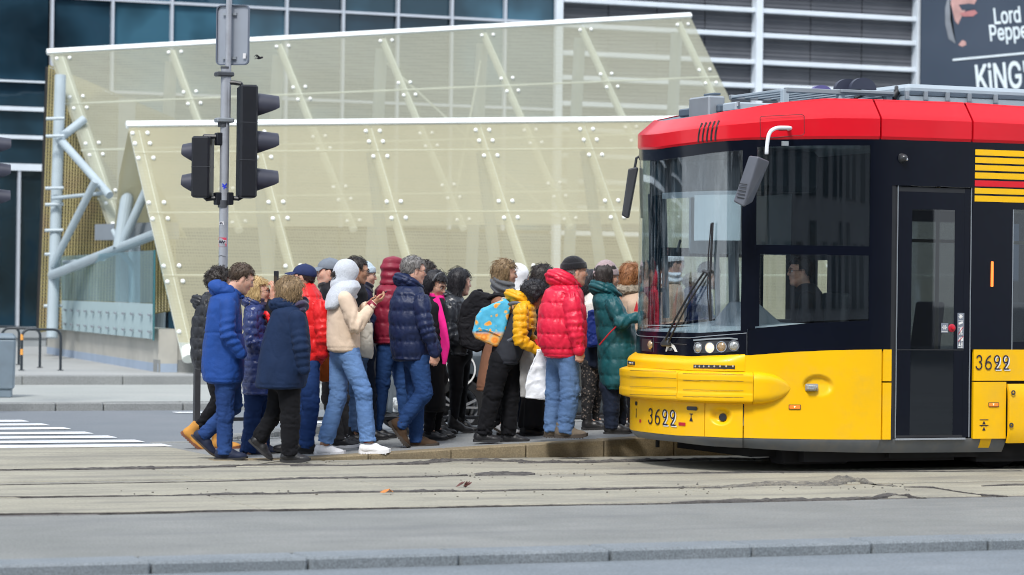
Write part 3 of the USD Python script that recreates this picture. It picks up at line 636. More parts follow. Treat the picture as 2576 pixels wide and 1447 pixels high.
# ------------------------------------------------------------------ tram
plain('tram_black', (0.0025, 0.0036, 0.0085), 0.18, 0.15, 1.5, spec=0.26, dirt=(1.6, .55, .85, .35, (0.010, 0.012, 0.017)), bump=0.0006, bscale=3)
plain('tram_red', (0.62, 0.006, 0.016), 0.28, 0.06, 1.2, spec=0.35, coat=0.12, dirt=(3.0, .55, .8, .10, (0.35, 0.08, 0.08)), bump=0.0006, bscale=2.5)
plain('tram_yellow', (0.84, 0.47, 0.001), 0.36, 0.05, 1.0, spec=0.3, coat=0.08, dirt=(2.6, .50, .78, .30, (0.48, 0.33, 0.08)), bump=0.0007, bscale=2.5)
plain('skirt_grey', (0.105, 0.115, 0.125), 0.55, 0.12, 3.0, dirt=(4, .45, .7, .7, (0.17, 0.155, 0.13)))
plain('rubber_black', (0.012, 0.013, 0.016), 0.55, 0.2, 6)
plain('plastic_dark', (0.035, 0.038, 0.045), 0.5, 0.15, 5, bump=0.001, bscale=80)
plain('mirror_grey', (0.085, 0.092, 0.112), 0.42, 0.12, 8)
plain('under_black', (0.010, 0.010, 0.012), 0.9, 0.3, 4)
plain('roof_grey', (0.34, 0.40, 0.45), 0.5, 0.08, 1.5, dirt=(2, .5, .8, .3, (0.22, 0.24, 0.25)))
plain('roof_dark', (0.085, 0.115, 0.15), 0.4, 0.12, 2)
plain('interior_grey', (0.26, 0.29, 0.31), 0.7, 0.08, 2); plain('interior_pale', (0.46, 0.52, 0.54), 0.7, 0.06, 2); plain('interior_dark', (0.02, 0.023, 0.028), 0.7, 0.2, 2)
plain('pole_yellow', (0.55, 0.36, 0.02), 0.4, 0.1, 3); plain('mark_black', (0.012, 0.010, 0.03), 0.5, 0.05, 3); plain('mark_white', (0.72, 0.72, 0.70), 0.5, 0.05, 3); plain('reflector_red', (0.42, 0.01, 0.03), 0.3, 0.1, 9)
plain('chrome', (0.62, 0.64, 0.68), 0.15, 0.05, 3, 0.9); plain('lamp_housing', (0.03, 0.032, 0.036), 0.25, 0.1, 5); plain('steel_grey', (0.30, 0.33, 0.36), 0.4, 0.08, 3, 0.4); plain('fan_navy', (0.03, 0.035, 0.06), 0.5, 0.1, 3); plain('fan_blue', (0.10, 0.09, 0.25), 0.5, 0.1, 3)
plain('white_paint', (0.72, 0.74, 0.76), 0.3, 0.05, 3)
pane('windscreen_glass', (0.74, 0.82, 0.86), 1.3, 1.5, 0.055, 0.006, streak=.05); pane('tint_glass', (0.30, 0.38, 0.43), 1.2, 1.5, 0.03, 0.004); pane('side_glass', (0.68, 0.77, 0.80), 1.2, 1.5, 0.085, 0.004); pane('door_glass', (0.085, 0.11, 0.14), 1.0, 1.5, 0.035, 0.004)
def emit(name, col, k, base=(0.8, 0.8, 0.8)):
    define(name, lambda n: usdkit.material(stage, '/World/Looks/' + n, {'p': ('principled_bsdf', {'base_color': base, 'roughness': 0.2, 'emission_color': col, 'emission_strength': k})}, [], surface='p.BSDF'))
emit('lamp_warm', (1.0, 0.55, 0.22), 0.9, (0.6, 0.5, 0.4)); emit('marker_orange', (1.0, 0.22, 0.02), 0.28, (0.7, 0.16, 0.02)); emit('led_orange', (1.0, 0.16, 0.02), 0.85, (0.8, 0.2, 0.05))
plain('lamp_clear', (0.42, 0.43, 0.42), 0.12, 0.35, 60, 0.5); plain('lamp_amber', (0.42, 0.30, 0.18), 0.15, 0.4, 50, 0.4)

TYC, THW = 22.13, 1.175
TXJ = atY(2215, 600, TYC - THW)[0]
half = np.array([(0.0, 1.175), (-.18, 1.167), (-.35, 1.15), (-.58, 1.11), (-.8, 1.06), (-1.0, 1.005), (-1.15, .95), (-1.24, .90), (-1.31, .85), (-1.37, .79), (-1.42, .72), (-1.46, .625), (-1.50, .5), (-1.53, .375), (-1.55, .25), (-1.565, .125), (-1.57, 0)])
from scipy.interpolate import CubicSpline
_hs = np.concatenate([[0], np.cumsum(np.linalg.norm(np.diff(half, axis=0), axis=1))])
_cs = CubicSpline(_hs, half, bc_type=((1, (-1.0, 0.0)), (1, (0.0, -1.0))))
_hh = _cs(np.linspace(0, _hs[-1], 240))
_near = np.vstack([[(9.0, THW)], np.stack([np.linspace(8.98, 0.02, 300), np.full(300, THW)], -1), _hh])
_full = np.vstack([_near, (_near * [1, -1])[::-1][1:]])
OUT = np.stack([TXJ + _full[:, 0], TYC - _full[:, 1]], -1)
_tg = np.gradient(OUT, axis=0); _tg /= np.linalg.norm(_tg, axis=1, keepdims=True)
ONRM = np.stack([_tg[:, 1], -_tg[:, 0]], -1)           # outward
if (ONRM[10] @ [0, -1]) < 0: ONRM = -ONRM
OU = np.concatenate([[0], np.cumsum(np.linalg.norm(np.diff(OUT, axis=0), axis=1))]); UMAX = OU[-1]; UC = UMAX / 2
def oxy(u, off=0.0):
    p = np.stack([np.interp(u, OU, OUT[:, 0]), np.interp(u, OU, OUT[:, 1])], -1)
    n = np.stack([np.interp(u, OU, ONRM[:, 0]), np.interp(u, OU, ONRM[:, 1])], -1); n /= np.linalg.norm(n, axis=-1, keepdims=True)
    return p + n * np.asarray(off)[..., None], n
def uz(px, py, off=0.0):
    """Where a picture point falls on the tram's skin (arc position u, height z)."""
    d = ray(px, py); q = OUT + ONRM * off - EYE[:2]; c = q[:, 0] * d[1] - q[:, 1] * d[0]
    k = np.nonzero(np.sign(c[:-1]) != np.sign(c[1:]))[0]
    if len(k) == 0:
        k = [int(np.argmin(np.abs(c)))]; t = [0.0]
    else: t = [c[i] / (c[i] - c[i + 1]) for i in k]
    best = min(((np.linalg.norm(q[i] + (q[min(i + 1, len(q) - 1)] - q[i]) * f), OU[i] + (OU[min(i + 1, len(q) - 1)] - OU[i]) * f) for i, f in zip(k, t)))
    return best[1], EYE[2] + d[2] * best[0] / np.hypot(d[0], d[1])
UV = lambda px, py=700, off=0.0: uz(px, py, off)[0]
def curve(pts, off=0.0, mirror=True):
    """Height along the skin through picture points; mirrored to the far side."""
    a = np.array(sorted(uz(x, y, off) for x, y in pts))
    if mirror:
        a = a[a[:, 0] <= UC + 0.02]; b = np.stack([UMAX - a[:, 0], a[:, 1]], -1)[::-1]; a = np.vstack([a, b[b[:, 0] > a[-1, 0] + 1e-4]])
    return lambda u: np.interp(u, a[:, 0], a[:, 1])
def const(z): return lambda u: np.full(np.shape(u), float(z))
tram = thing('tram', 'red, black and yellow tram numbered 3622 standing at the platform on the right', 'tram', (0, 0, 0))
def skin(name, u0, u1, zlo, zhi, mat, off=0.0, th=0.03, parent=None, nu=None, prof=None, nz=None, smooth=30, label=None):
    """Curved body panel between the heights zlo(u)..zhi(u); prof(v) adds outward offset along v in 0..1 from bottom to top."""
    zlo = zlo if callable(zlo) else const(zlo); zhi = zhi if callable(zhi) else const(zhi)
    nu = nu or max(3, int(abs(u1 - u0) / 0.06)); nz = nz or (2 if prof is None else 9)
    u = np.linspace(u0, u1, nu); v = np.linspace(0, 1, nz); U, V = np.meshgrid(u, v, indexing='ij')
    Z = zlo(u)[:, None] * (1 - v) + zhi(u)[:, None] * v
    o = (off(u) if callable(off) else np.full(nu, off))[:, None] + (prof(U, V) if prof else 0 * V)
    def grid(dx):
        xy, _ = oxy(U, o - dx); return np.dstack([xy, Z])
    return obj(name, closed_sheet(grid(0), grid(th)), mat, parent or tram, smooth=smooth, label=label)
def spot(px, py, off=0.0):
    """Frame on the skin at a picture point: origin, along (to the right in the picture), up, outward."""
    u, z = uz(px, py, off); xy, n = oxy(np.array(u), off); n3 = np.array([n[0], n[1], 0.0]); al = np.array([-n[1], n[0], 0]); al *= 1 if al @ RIGHT > 0 else -1
    return np.array([xy[0], xy[1], z]), al, np.array([0, 0, 1.0]), n3
def decal(name, poly, px, py, mat, off=0.004, th=0.004, parent=None, **kw):
    """Flat shape (metres, x along the skin, y up) laid on the skin at a picture point."""
    o, a, u, n = spot(px, py, off - th); m = extrude(poly, th)
    if np.dot(np.cross(a, u), n) < 0: m = m.copy(); 
    T = np.eye(4); T[:3, 0], T[:3, 1], T[:3, 2], T[:3, 3] = a, u, n, o
    m.apply_transform(T)
    if np.linalg.det(T[:3, :3]) < 0: m.invert()
    return obj(name, m, mat, parent or tram, **kw)
def rrect(w, h, r=0.01): return sbox(-w / 2 + r, -h / 2 + r, w / 2 - r, h / 2 - r).buffer(r, quad_segs=4)

UJ = UV(2215); UF0 = 0.0
mir = lambda u: UMAX - u
# heights along the skin
z_redb = curve([(2576, 362), (2450, 358), (2215, 350.5), (2050, 350), (1870, 352.5), (1740, 364), (1660, 375), (1612, 380)])
z_redt = curve([(2576, 264), (2437, 255), (2205, 247), (2089, 245), (1965, 256), (1861, 272), (1758, 286), (1680, 297), (1632, 301)])
z_yel = curve([(2576, 880), (2450, 879.5), (2215, 879.5), (2100, 881), (1990, 886), (1885, 894)])
z_ybot = curve([(2576, 1103), (2450, 1104), (2215, 1106), (2000, 1104.5), (1869.5, 1101.5), (1777, 1097.6), (1717, 1095), (1650, 1088), (1600, 1081)])
z_skb = curve([(2576, 1138), (2245, 1141), (2000, 1136), (1869.5, 1127.6), (1777, 1122), (1700, 1112), (1620, 1100)])
z_winb = curve([(2576, 806), (2195, 806), (2040, 813), (1900, 826), (1868, 831), (1760, 838), (1690, 836), (1622, 829)])
z_wint = curve([(2576, 372), (2195, 366), (2050, 366), (1900, 370), (1866, 378), (1740, 392), (1660, 404), (1612, 411)])
z_blkb = curve([(1890, 895), (1878, 895.5), (1743, 901), (1680, 898), (1623, 889)])
# red fascia: upright facet and a leaning one above, in three pieces
def red_prof(U, V):
    zr = 0.52
    return np.where(V > zr, -(V - zr) * 0.30, 0.0) + np.where(V < 0.06, -0.012 * (1 - V / 0.06), 0)
UR = [UV(2217.5, 300), UV(2443, 300), UV(2448, 300)]
UR0 = UV(2212.5, 300)
for a, b in ((UR0, mir(UR0)), (UR[1], UR[0]), (0.0, UR[2]), (mir(UR[0]), UMAX)):
    skin('roof_fascia', a, b, z_redb, z_redt, 'tram_red', 0.012, 0.03, prof=red_prof, nz=15, smooth=14)
xin, _ = oxy(np.linspace(0, UMAX, 220), -0.12); uu = np.linspace(0, UMAX, 220)
rp = np.dstack([np.stack([xin[:, 0]] * 2, -1), np.stack([xin[:, 1], np.full(220, TYC)], -1), np.stack([z_redt(uu) - .012, np.full(220, 3.24)], -1)])
rp[:, 1, 0] = np.maximum(xin[:, 0], TXJ - 0.9); rp[:, 1, 2] = np.where(rp[:, 1, 0] < TXJ, 3.17 + (rp[:, 1, 0] - TXJ + .9) * .06, 3.235)
obj('roof_skin', sheet(rp), 'roof_dark', tram, smooth=40)
# black header, pillars, bands
G = 0.0
uWS = UV(1866, 600); uSW0, uSW1 = UV(1902, 600), UV(2195, 600)   # windscreen edge, side window
skin('header_band', uSW1, mir(uSW1), z_wint, lambda u: z_redb(u) + .004, 'tram_black', 0.0, 0.04)
skin('windscreen_pillar', uSW0, uWS, z_winb, z_wint, 'tram_black', 0.004, 0.05); skin('windscreen_pillar', mir(uWS), mir(uSW0), z_winb, z_wint, 'tram_black', 0.004, 0.05)
z_hd = lambda u: z_blkb(u)
uHC = UV(1879, 860)
skin('lamp_band', uHC, mir(uHC), lambda u: z_blkb(u) - .03, z_winb, 'tram_black', 0.004, 0.04)
for s in (0, 1):
    f = (lambda u: u) if s == 0 else mir
    q = sorted((f(uHC - .003), f(uSW1))); skin('side_band', q[0], q[1], lambda u: z_yel(u) - .01, z_winb, 'tram_black', 0.0, 0.04)
# windscreen, with a seam to the side glass
skin('windscreen', uWS, mir(uWS), z_winb, z_wint, 'windscreen_glass', -0.006, 0.006, nu=60)
# seam of the black band under the windscreen
z_seam = curve([(1879, 838), (1738, 850), (1690, 849), (1620, 840)])
skin('seam', uHC, mir(uHC), lambda u: z_seam(u) - .003, lambda u: z_seam(u) + .003, 'steel_grey', 0.0065, 0.004)
# side cab windows, near and far
zm0, zm1 = uz(2050, 641)[1], uz(2050, 618)[1]
for f in ((lambda u: u), mir):
    q = sorted((f(uSW0), f(uSW1)))
    skin('cab_window', q[0], q[1], zm1, z_wint, 'side_glass', -0.004, 0.006)
    skin('cab_window', q[0], q[1], lambda u: z_winb(u) + .015, zm0, 'side_glass', -0.004, 0.006)
    skin('window_bar', q[0], q[1], zm0, zm1, 'tram_black', 0.002, 0.04)
    w = sorted((f(UV(2040, 700)), f(uSW1))); 
    # dark masked border of the lower glass
    b0 = sorted((f(uSW0), f(UV(1911, 700))))
    skin('window_mask', b0[0], b0[1], lambda u: z_winb(u) + .015, zm0, 'tram_black', 0.0, 0.012)
    b1 = sorted((f(UV(2187, 700)), f(uSW1))); skin('window_mask', b1[0], b1[1], z_winb, z_wint, 'tram_black', 0.0, 0.012)
# body side behind the cab: panels, door, window
uD0, uD1, uP = UV(2250, 800), UV(2443, 800), UV(2546, 800)
uN = UV(2241, 800)
skin('door_pillar', uN, uSW1, lambda u: z_yel(u) - .01, lambda u: z_redb(u) + .004, 'tram_black', 0.0, 0.04)
skin('over_door_panel', uD1, uN, uz(2340, 469)[1], lambda u: z_redb(u) + .004, 'tram_black', 0.0, 0.04)
skin('side_post', uP, uD1, z_yel, lambda u: z_redb(u) + .004, 'tram_black', 0.0, 0.04)
zdb, zdt = uz(2340, 1101)[1], uz(2340, 469)[1]
skin('door_jamb', uD0, uN, zdb - .02, zdt, 'rubber_black', -0.006, 0.05)
door = skin('door', uD1 + .004, UV(2426, 800), zdb, zdt - .01, 'tram_black', -0.014, 0.03)   # leading frame of the leaf
zg0, zg1 = zdb + .02, zdt - .05
skin('door_glass', UV(2426, 800), UV(2256, 800), zg0, zg1, 'door_glass', -0.016, 0.008, parent=door)
for (a, b, z0, z1) in ((UV(2256, 800), uD0, zdb, zdt - .01), (UV(2426, 800), UV(2256, 800), zg1, zdt - .01), (UV(2426, 800), UV(2256, 800), zdb, zg0)):
    skin('frame', a, b, z0, z1, 'rubber_black', -0.014, 0.03, parent=door)
skin('mask', UV(2294, 800), UV(2256, 800), zg0, zg1, 'tram_black', -0.015, 0.004, parent=door); skin('mask', UV(2426, 800), UV(2402, 800), zg0, zg1, 'tram_black', -0.015, 0.004, parent=door)
skin('mask', UV(2402, 800), UV(2294, 800), uz(2340, 527)[1], zg1, 'tram_black', -0.015, 0.004, parent=door)
skin('cross_seam', UV(2426, 880), UV(2256, 880), uz(2340, 881.5)[1], uz(2340, 879)[1], 'rubber_black', -0.0135, 0.004, parent=door)
skin('sill', UV(2428, 1101), UV(2252, 1101), zdb - .02, zdb - .004, 'chrome', 0.004, 0.04)
for (a, b) in ((2256, 2257.5), (2441, 2442.5)):
    skin('edge_trim', UV(b, 800), UV(a, 800), zdb, zdt, 'steel_grey', -0.004, 0.01)
# passenger windows further back (the first is cut by the frame)
e = uP
for k in range(5):
    e2 = max(e - 1.45, 0.01)
    if e - e2 < .3: break
    zb_, zt_ = uz(2570, 860)[1], uz(2570, 528)[1]
    skin('passenger_window', e2 + .07, e - .01, zb_, zt_, 'tint_glass', -0.004, 0.008); skin('window_post', e2, e2 + .07, zb_, zt_, 'tram_black', 0.0, .04)
    e = e2
skin('window_header', 0.0, uP, uz(2570, 528)[1], lambda u: z_redb(u) + .004, 'tram_black', 0.0, 0.04); skin('window_sill', 0.0, uP, lambda u: z_yel(u) - .01, uz(2570, 860)[1], 'tram_black', 0.0, 0.04)
skin('post_trim', uP - .004, uP + .004, z_yel, uz(2570, 528)[1], 'steel_grey', 0.003, .004)
skin('far_side', mir(uSW1) , UMAX, .30, 0.95, 'tram_yellow', 0, .04); skin('far_side_header', mir(uSW1), UMAX, 2.25, z_redb, 'tram_black', 0, .04)
for k in range(6):
    a = mir(uSW1) + k * 1.5; skin('far_post', a, a + .16, .95, 2.25, 'tram_black', 0, .04)
# yellow lower body
_ui, _zi = uz(2058, 972, .006)
def dimple(U, V):
    Z = z_ybot(U[:, 0])[:, None] * (1 - V) + z_yel(U[:, 0])[:, None] * V; x = (U - _ui) / .15; y = (Z - _zi) / .105
    r = np.hypot(x, y); up = np.clip((.95 - r) / .25, 0, 1); up = up * up * (3 - 2 * up); fade = np.clip((y + .9) / 1.1, 0, 1); return -.032 * up * fade
skin('side_panel', UV(2216, 1000), UV(1872, 1000), z_ybot, z_yel, 'tram_yellow', 0.006, 0.04, prof=dimple, nu=90, nz=60, smooth=40)
skin('side_panel', mir(UV(1872, 1000)), mir(UJ), z_ybot, z_yel, 'tram_yellow', 0.006, 0.03)
skin('trim_panel', UV(2241, 1000), UV(2220, 1000), uz(2230, 959)[1], z_yel, 'tram_yellow', 0.006, 0.03); skin('trim_panel', UV(2241, 1000), UV(2220, 1000), z_ybot, uz(2230, 963)[1], 'tram_yellow', 0.006, 0.03)
skin('number_panel', 0.0, UV(2448, 1000), uz(2500, 958)[1], z_yel, 'tram_yellow', 0.006, 0.03)
skin('lower_panel', UV(2530, 1000), UV(2448, 1000), z_ybot, uz(2500, 961)[1], 'tram_yellow', 0.006, 0.03)
u0 = UV(2532, 1000); skin('bogie_cover', 0.0, u0 , lambda u: z_ybot(u) - .04, uz(2550, 966)[1], 'tram_yellow', 0.05, 0.03, prof=lambda U, V: -0.05 * (1 - V) * 0 - .03 * (np.abs(V - .5) * 2) ** 6)
skin('inner_body', 0.0, UV(1872, 1000), .30, z_yel, 'rubber_black', -0.07, 0.03)
# nose: hood, bumper, apron
hood_o = lambda u: 0.012 + 0.085 * np.clip((1.0 - np.abs(u - UC) / (UC - UV(1874, 910))) / 0.5, 0, 1) ** 0.6
z_hb = curve([(1873, 934.7), (1706, 929.5), (1640, 926), (1592, 921.6)], 0.06)
z_ht = curve([(1879, 894.5), (1743, 900), (1680, 897), (1623, 888.5)])
hood_prof = lambda U, V: np.where(V > .45, -((V - .45) / .55) ** 2 * (hood_o(U) - .004), 0)
uH = UV(1874, 910)
skin('hood', uH, mir(uH), z_hb, lambda u: z_ht(u) + .012, 'tram_yellow', hood_o, 0.03, prof=hood_prof, nz=12, smooth=50)
uBs, uBe = UV(1706.5, 960, .14), UV(1896, 970, .10)
z_bt = lambda u: np.interp(np.abs(u - UC), [0, UC - uBe, UC], [.872, .862, .862]); z_bb = lambda u: np.interp(np.abs(u - UC), [0, UC - uBe, UC], [.592, .588, .588])
b_off = lambda u: np.interp(np.abs(u - UC), [0, .7, UC - uBe, UC], [.158, .155, .085, .085])
def b_prof(U, V):
    t = np.abs(V - .5) * 2
    return -0.075 * np.clip((t - .78) / .22, 0, 1) ** 2 - 0.006 * np.clip((.20 - np.abs(V - .5)) / .04, 0, 1) 
for a, b in ((uBe + .004, uBs - .003), (uBs + .003, mir(uBe) - .004)):
    bp = skin('bumper', a, b, z_bb, z_bt, 'tram_yellow', b_off, 0.12, prof=b_prof, nz=25, smooth=35)
def bullet(f):
    L = abs(UV(1992, 966, .05) - uBe); nU, nV = 26, 25
    s = np.linspace(0, 1, nU); V = np.linspace(0, 1, nV); zc = (.862 + .588) / 2; hh = (.862 - .588) / 2
    k = np.sqrt(np.clip(1 - s ** 2.2, 0, 1)); Ug = (uBe - s * L)[:, None] + 0 * V; Z = zc + (V - .5)[None] * 2 * hh * k[:, None]
    o = (0.085 * (1 - s ** 2))[:, None] - 0.06 * (np.abs(V - .5) * 2)[None] ** 5 + 0.006
    if f: Ug = mir(Ug)
    xo, _ = oxy(Ug, o); xi, _ = oxy(Ug, o * 0 - .03)
    obj('bumper_end', closed_sheet(np.dstack([xo, Z]), np.dstack([xi, Z])), 'tram_yellow', tram, smooth=40)
bullet(False); bullet(True)
# recessed outlines on the bumper
for (xa, xb, ya, yb) in ((1717, 1870, 941, 958), (1717, 1870, 982, 999), (1584, 1700, 933, 950), (1584, 1700, 974, 994)):
    for seg in range(2):
        pts = []
        for k in range(24):
            t = k / 23; x = lerp(xa, xb, t); yy = (ya if seg == 0 else yb) + (3.5 * (t - .5))
            u, z = uz(x, yy, .16); pts.append([*oxy(np.array(u), float(b_off(u)) + (.0005 if True else 0))[0], z])
        obj('bumper_groove', tube(pts, .0014, 5), 'plastic_dark', bp)
apr_o = lambda u: 0.03 + 0.035 * np.clip((1.0 - np.abs(u - UC) / (UC - UV(1870, 1050))) / 0.5, 0, 1)
uA1, uA2 = UV(1773, 1050, .05), UV(1869.5, 1050, .03)
skin('apron', uA1 + .003, mir(uA1) - .003, z_ybot, .60, 'tram_yellow', apr_o, 0.03, smooth=40)
_ut, _zt = uz(1812, 1047, .045)
def tow_dish(U, V):
    Z = z_ybot(U[:, 0])[:, None] * (1 - V) + .60 * V; r = np.hypot((U - _ut) / .10, (Z - _zt) / .085); k = np.clip((1 - r) / .55, 0, 1); return -.035 * k * k * (3 - 2 * k)
for f in ((lambda u: u), mir):
    q = sorted((f(uA2 + .003), f(uA1 - .003))); skin('coupler_cover', q[0], q[1], z_ybot, .60, 'tram_yellow', apr_o, 0.05, smooth=40, prof=(tow_dish if q[0] < UC else None), nu=40, nz=(50 if q[0] < UC else 2))
skin('shadow_gap', uA2 - .3, mir(uA2 - .3), .56, .62, 'rubber_black', 0.0, .03)
# grey skirt
sk_prof = lambda U, V: -0.07 * (1 - V) ** 1.5
skin('skirt', uA2 + .003, mir(uA2), z_skb, z_ybot, 'skirt_grey', lambda u: apr_o(u) - .002, 0.03, prof=sk_prof)
skin('skirt', UV(2212, 1120), uA2 - .003, z_skb, z_ybot, 'skirt_grey', 0.004, 0.03, prof=sk_prof); skin('skirt', UV(2532, 1120), UV(2214, 1120), z_skb, lambda u: z_ybot(u) + .005, 'skirt_grey', -0.012, 0.03, prof=sk_prof)
skin('skirt', mir(uA2) + .003, mir(UV(2400, 1120)), z_skb, z_ybot, 'skirt_grey', 0.004, 0.03, prof=sk_prof)
skin('yellow_flash', UV(2495, 1120), UV(2468, 1120), z_skb, lambda u: z_ybot(u) + .03, 'tram_yellow', 0.002, 0.008, prof=lambda U, V: -0.085 * (1 - V) ** 1.5)
# underframe and running gear; extra low boxes added to deepen the shade beneath
uf = [bx(TXJ - 1.0, TXJ + .2, TYC - .72, TYC + .72, .12, .31), bx(TXJ + .2, TXJ + 9, TYC - 1.02, TYC + 1.0, .115, .31), bx(TXJ + 1.1, TXJ + 3.4, TYC - 1.0, TYC + 1.0, .07, .30), bx(TXJ - .6, TXJ + .9, TYC - .95, TYC - .3, .085, .2)]
obj('underframe', cat(uf), 'under_black', tram)
for x in (TXJ + 1.45, TXJ + 3.2):
    for s in (-.72, .72):
        w = lathe([(0, -.06), (.27, -.06), (.30, -.05), (.30, .05), (.27, .06), (0, .06)], 28); obj('wheel', place(w, (1, 0, 0), (0, 0, -1), (0, 1, 0), (x, TYC + s, .295)), 'under_black', tram)
obj('brake_sand_box', chamfer_box(TXJ - .75, TXJ - .1, TYC - .85, TYC - .6, .06, .2, .02), 'under_black', tram)
for px in (1622, 1774): 
    o, a, u, n = spot(px, 1100); obj('lifting_lug', tube([o - n * .12 + [0, 0, .02], o - n * .12 - [0, 0, .09]], .02, 8), 'under_black', tram)
# ------------------------------------------------------------------ tram details
# red hatch and louvres on the fascia
for (xa, ya, xb, yb, nm) in ((1912, 291, 2023, 288, 'top'), (1912, 351 - 4, 2023, 340, 'bottom')): pass
def skin_line(name, pts, r, mat, off=0.0, parent=None, n=6):
    P = []
    for i in range(len(pts) - 1):
        for t in np.linspace(0, 1, 8, endpoint=False): P.append((lerp(pts[i][0], pts[i + 1][0], t), lerp(pts[i][1], pts[i + 1][1], t)))
    P.append(pts[-1]); W = []
    for x, y in P:
        u, z = uz(x, y, off); W.append([*oxy(np.array(u), off)[0], z])
    return obj(name, tube(W, r, n), mat, parent or tram)
def fascia_off(px, py):
    u, z = uz(px, py); v = (z - z_redb(u)) / (z_redt(u) - z_redb(u)); return 0.012 - max(0, v - .52) * .30
skin_line('hatch_seam', [(1915, 293), (2017, 288), (2023, 292), (2023, 336), (2019, 340), (1917, 349), (1913, 345), (1912, 296), (1915, 293)], .003, 'rubber_black', .0105)
for k in range(5):
    x = 1757 + k * 10.6; y0, y1 = 311 - k * 1.6, 359 - k * 1.2
    pts = []
    for t in np.linspace(0, 1, 7):
        px, py = x + 9 * (1 - t) ** 2.2, lerp(y0, y1, t); o = fascia_off(px, py) - .001; u, z = uz(px, py, o); pts.append([*oxy(np.array(u), o)[0], z])
    obj('vent_slot', tube(pts, .0095, 8), 'rubber_black', tram)
# mirrors
o, a, u, n = spot(1981, 324, .012)
mm = 0.16
armpts = [o - n * .03, o + n * .10 + [0, 0, .0], spot(1945, 325, .012)[0] + n * .20, spot(1924, 333, .02)[0] + n * .24, spot(1916, 348, .02)[0] + n * .25, spot(1911, 392, .02)[0] + n * .26]
# rounded corner
def smooth_path(P, k=30):
    P = np.array(P); s = np.concatenate([[0], np.cumsum(np.linalg.norm(np.diff(P, axis=0), axis=1))]); from scipy.interpolate import PchipInterpolator
    return PchipInterpolator(s, P)(np.linspace(0, s[-1], k))
mir_arm = obj('mirror_arm', tube(smooth_path(armpts), .0165, 12), 'white_paint', tram, smooth=True)
skin_line('arm_socket', [(1958, 325), (1990, 324)], .016, 'rubber_black', .005)
def hull_pts(P): return trimesh.convex.convex_hull(np.array(P))
def rounded_hull(P, r):
    out = []
    s = trimesh.creation.icosphere(subdivisions=1, radius=r).vertices
    for p in P: out.append(np.asarray(p) + s)
    return trimesh.convex.convex_hull(np.vstack(out))
dM = 23.35
def mq(px, py, dd): return atd(px, py, dM + dd)
H = [mq(1889, 398, 0), mq(1929, 409, 0), mq(1873, 512, 0), mq(1851, 505, 0), mq(1897, 398, .16), mq(1926, 407, .14), mq(1888, 512, .14), mq(1871, 508, .16)]
H = [mq(1888, 397, .02), mq(1906, 399, -.03), mq(1930, 409, .10), mq(1893, 400, .16), mq(1851, 505, .02), mq(1871, 515, -.03), mq(1889, 505, .12), mq(1856, 500, .16)]
mh = obj('mirror_housing', rounded_hull(H, .016), 'mirror_grey', tram, smooth=40)
for k in range(5):
    t = k / 4; p, q = mq(lerp(1861, 1853.5, t), lerp(462, 495, t), -.008), mq(lerp(1879, 1872, t), lerp(464, 499, t), -.048); obj('groove', tube([p, q], .004, 6), 'rubber_black', mh)
dL = 25.25
HL = [atd(1584, 428, dL), atd(1601, 424, dL), atd(1577, 545, dL), atd(1568, 540, dL), atd(1590, 428, dL + .14), atd(1602, 426, dL + .14), atd(1580, 545, dL + .14), atd(1570, 541, dL + .14)]
obj('mirror_housing', rounded_hull(HL, .014), 'plastic_dark', tram, smooth=40)
obj('mirror_arm', tube([atd(1596, 428, dL + .07), atd(1601, 398, dL + .05), atd(1612, 392, dL + .05)], .013, 8), 'plastic_dark', tram)
# wipers
def on(px, py, off): 
    u, z = uz(px, py, off); return np.array([*oxy(np.array(u), off)[0], z])
wp = obj('wiper', tube([on(1674, 862, .03), on(1676, 850, .05), on(1700, 800, .055), on(1740, 730, .05), on(1773, 682, .05)], .010, 8), 'rubber_black', tram)
obj('arm', tube([on(1682, 862, .04), on(1690, 842, .05), on(1730, 765, .05), on(1779, 689, .05)], .008, 8), 'rubber_black', wp)
obj('blade', cat([tube([on(1793, 560, .03), on(1790, 620, .035), on(1786, 700, .035), on(1788, 808, .03)], .010, 6), tube([on(1789, 562, .045), on(1782, 640, .05), on(1780, 740, .05), on(1785, 806, .04)], .006, 6)]), 'rubber_black', wp)
obj('pivot', rounded_hull([on(1667, 866, .02), on(1684, 866, .02), on(1676, 852, .03)], .02), 'plastic_dark', wp)
obj('joint', rounded_hull([on(1770, 682, .05), on(1780, 686, .05)], .014), 'plastic_dark', wp)
# headlamp clusters
def lamp(px, py, r, mat, parent, off=.012, tilt=0):
    o, a, u, n = spot(px, py, off); m = lathe([(0, .016), (r * .45, .0135), (r * .8, .006), (r, -.004), (r, -.02), (0, -.02)], 24)
    return obj('lamp', place(m, a, u, n, o), mat, parent, smooth=40)
def cluster(px0, px1, py0, py1):
    u0, u1 = UV(px1, 870), UV(px0, 870)
    return u0, u1
cl = skin('headlamp_cluster', UV(1858, 870), UV(1748, 870), curve([(1858, 884), (1800, 889), (1748, 888)], mirror=False), curve([(1858, 858), (1800, 857), (1748, 861)], mirror=False), 'lamp_housing', 0.010, 0.012)
skin('brow', UV(1856, 855), UV(1747, 858), curve([(1856, 855), (1840, 852.5), (1800, 854), (1747, 858)], mirror=False), curve([(1856, 851.5), (1840, 849), (1800, 850.5), (1747, 854.5)], mirror=False), 'steel_grey', 0.016, 0.014, parent=cl)
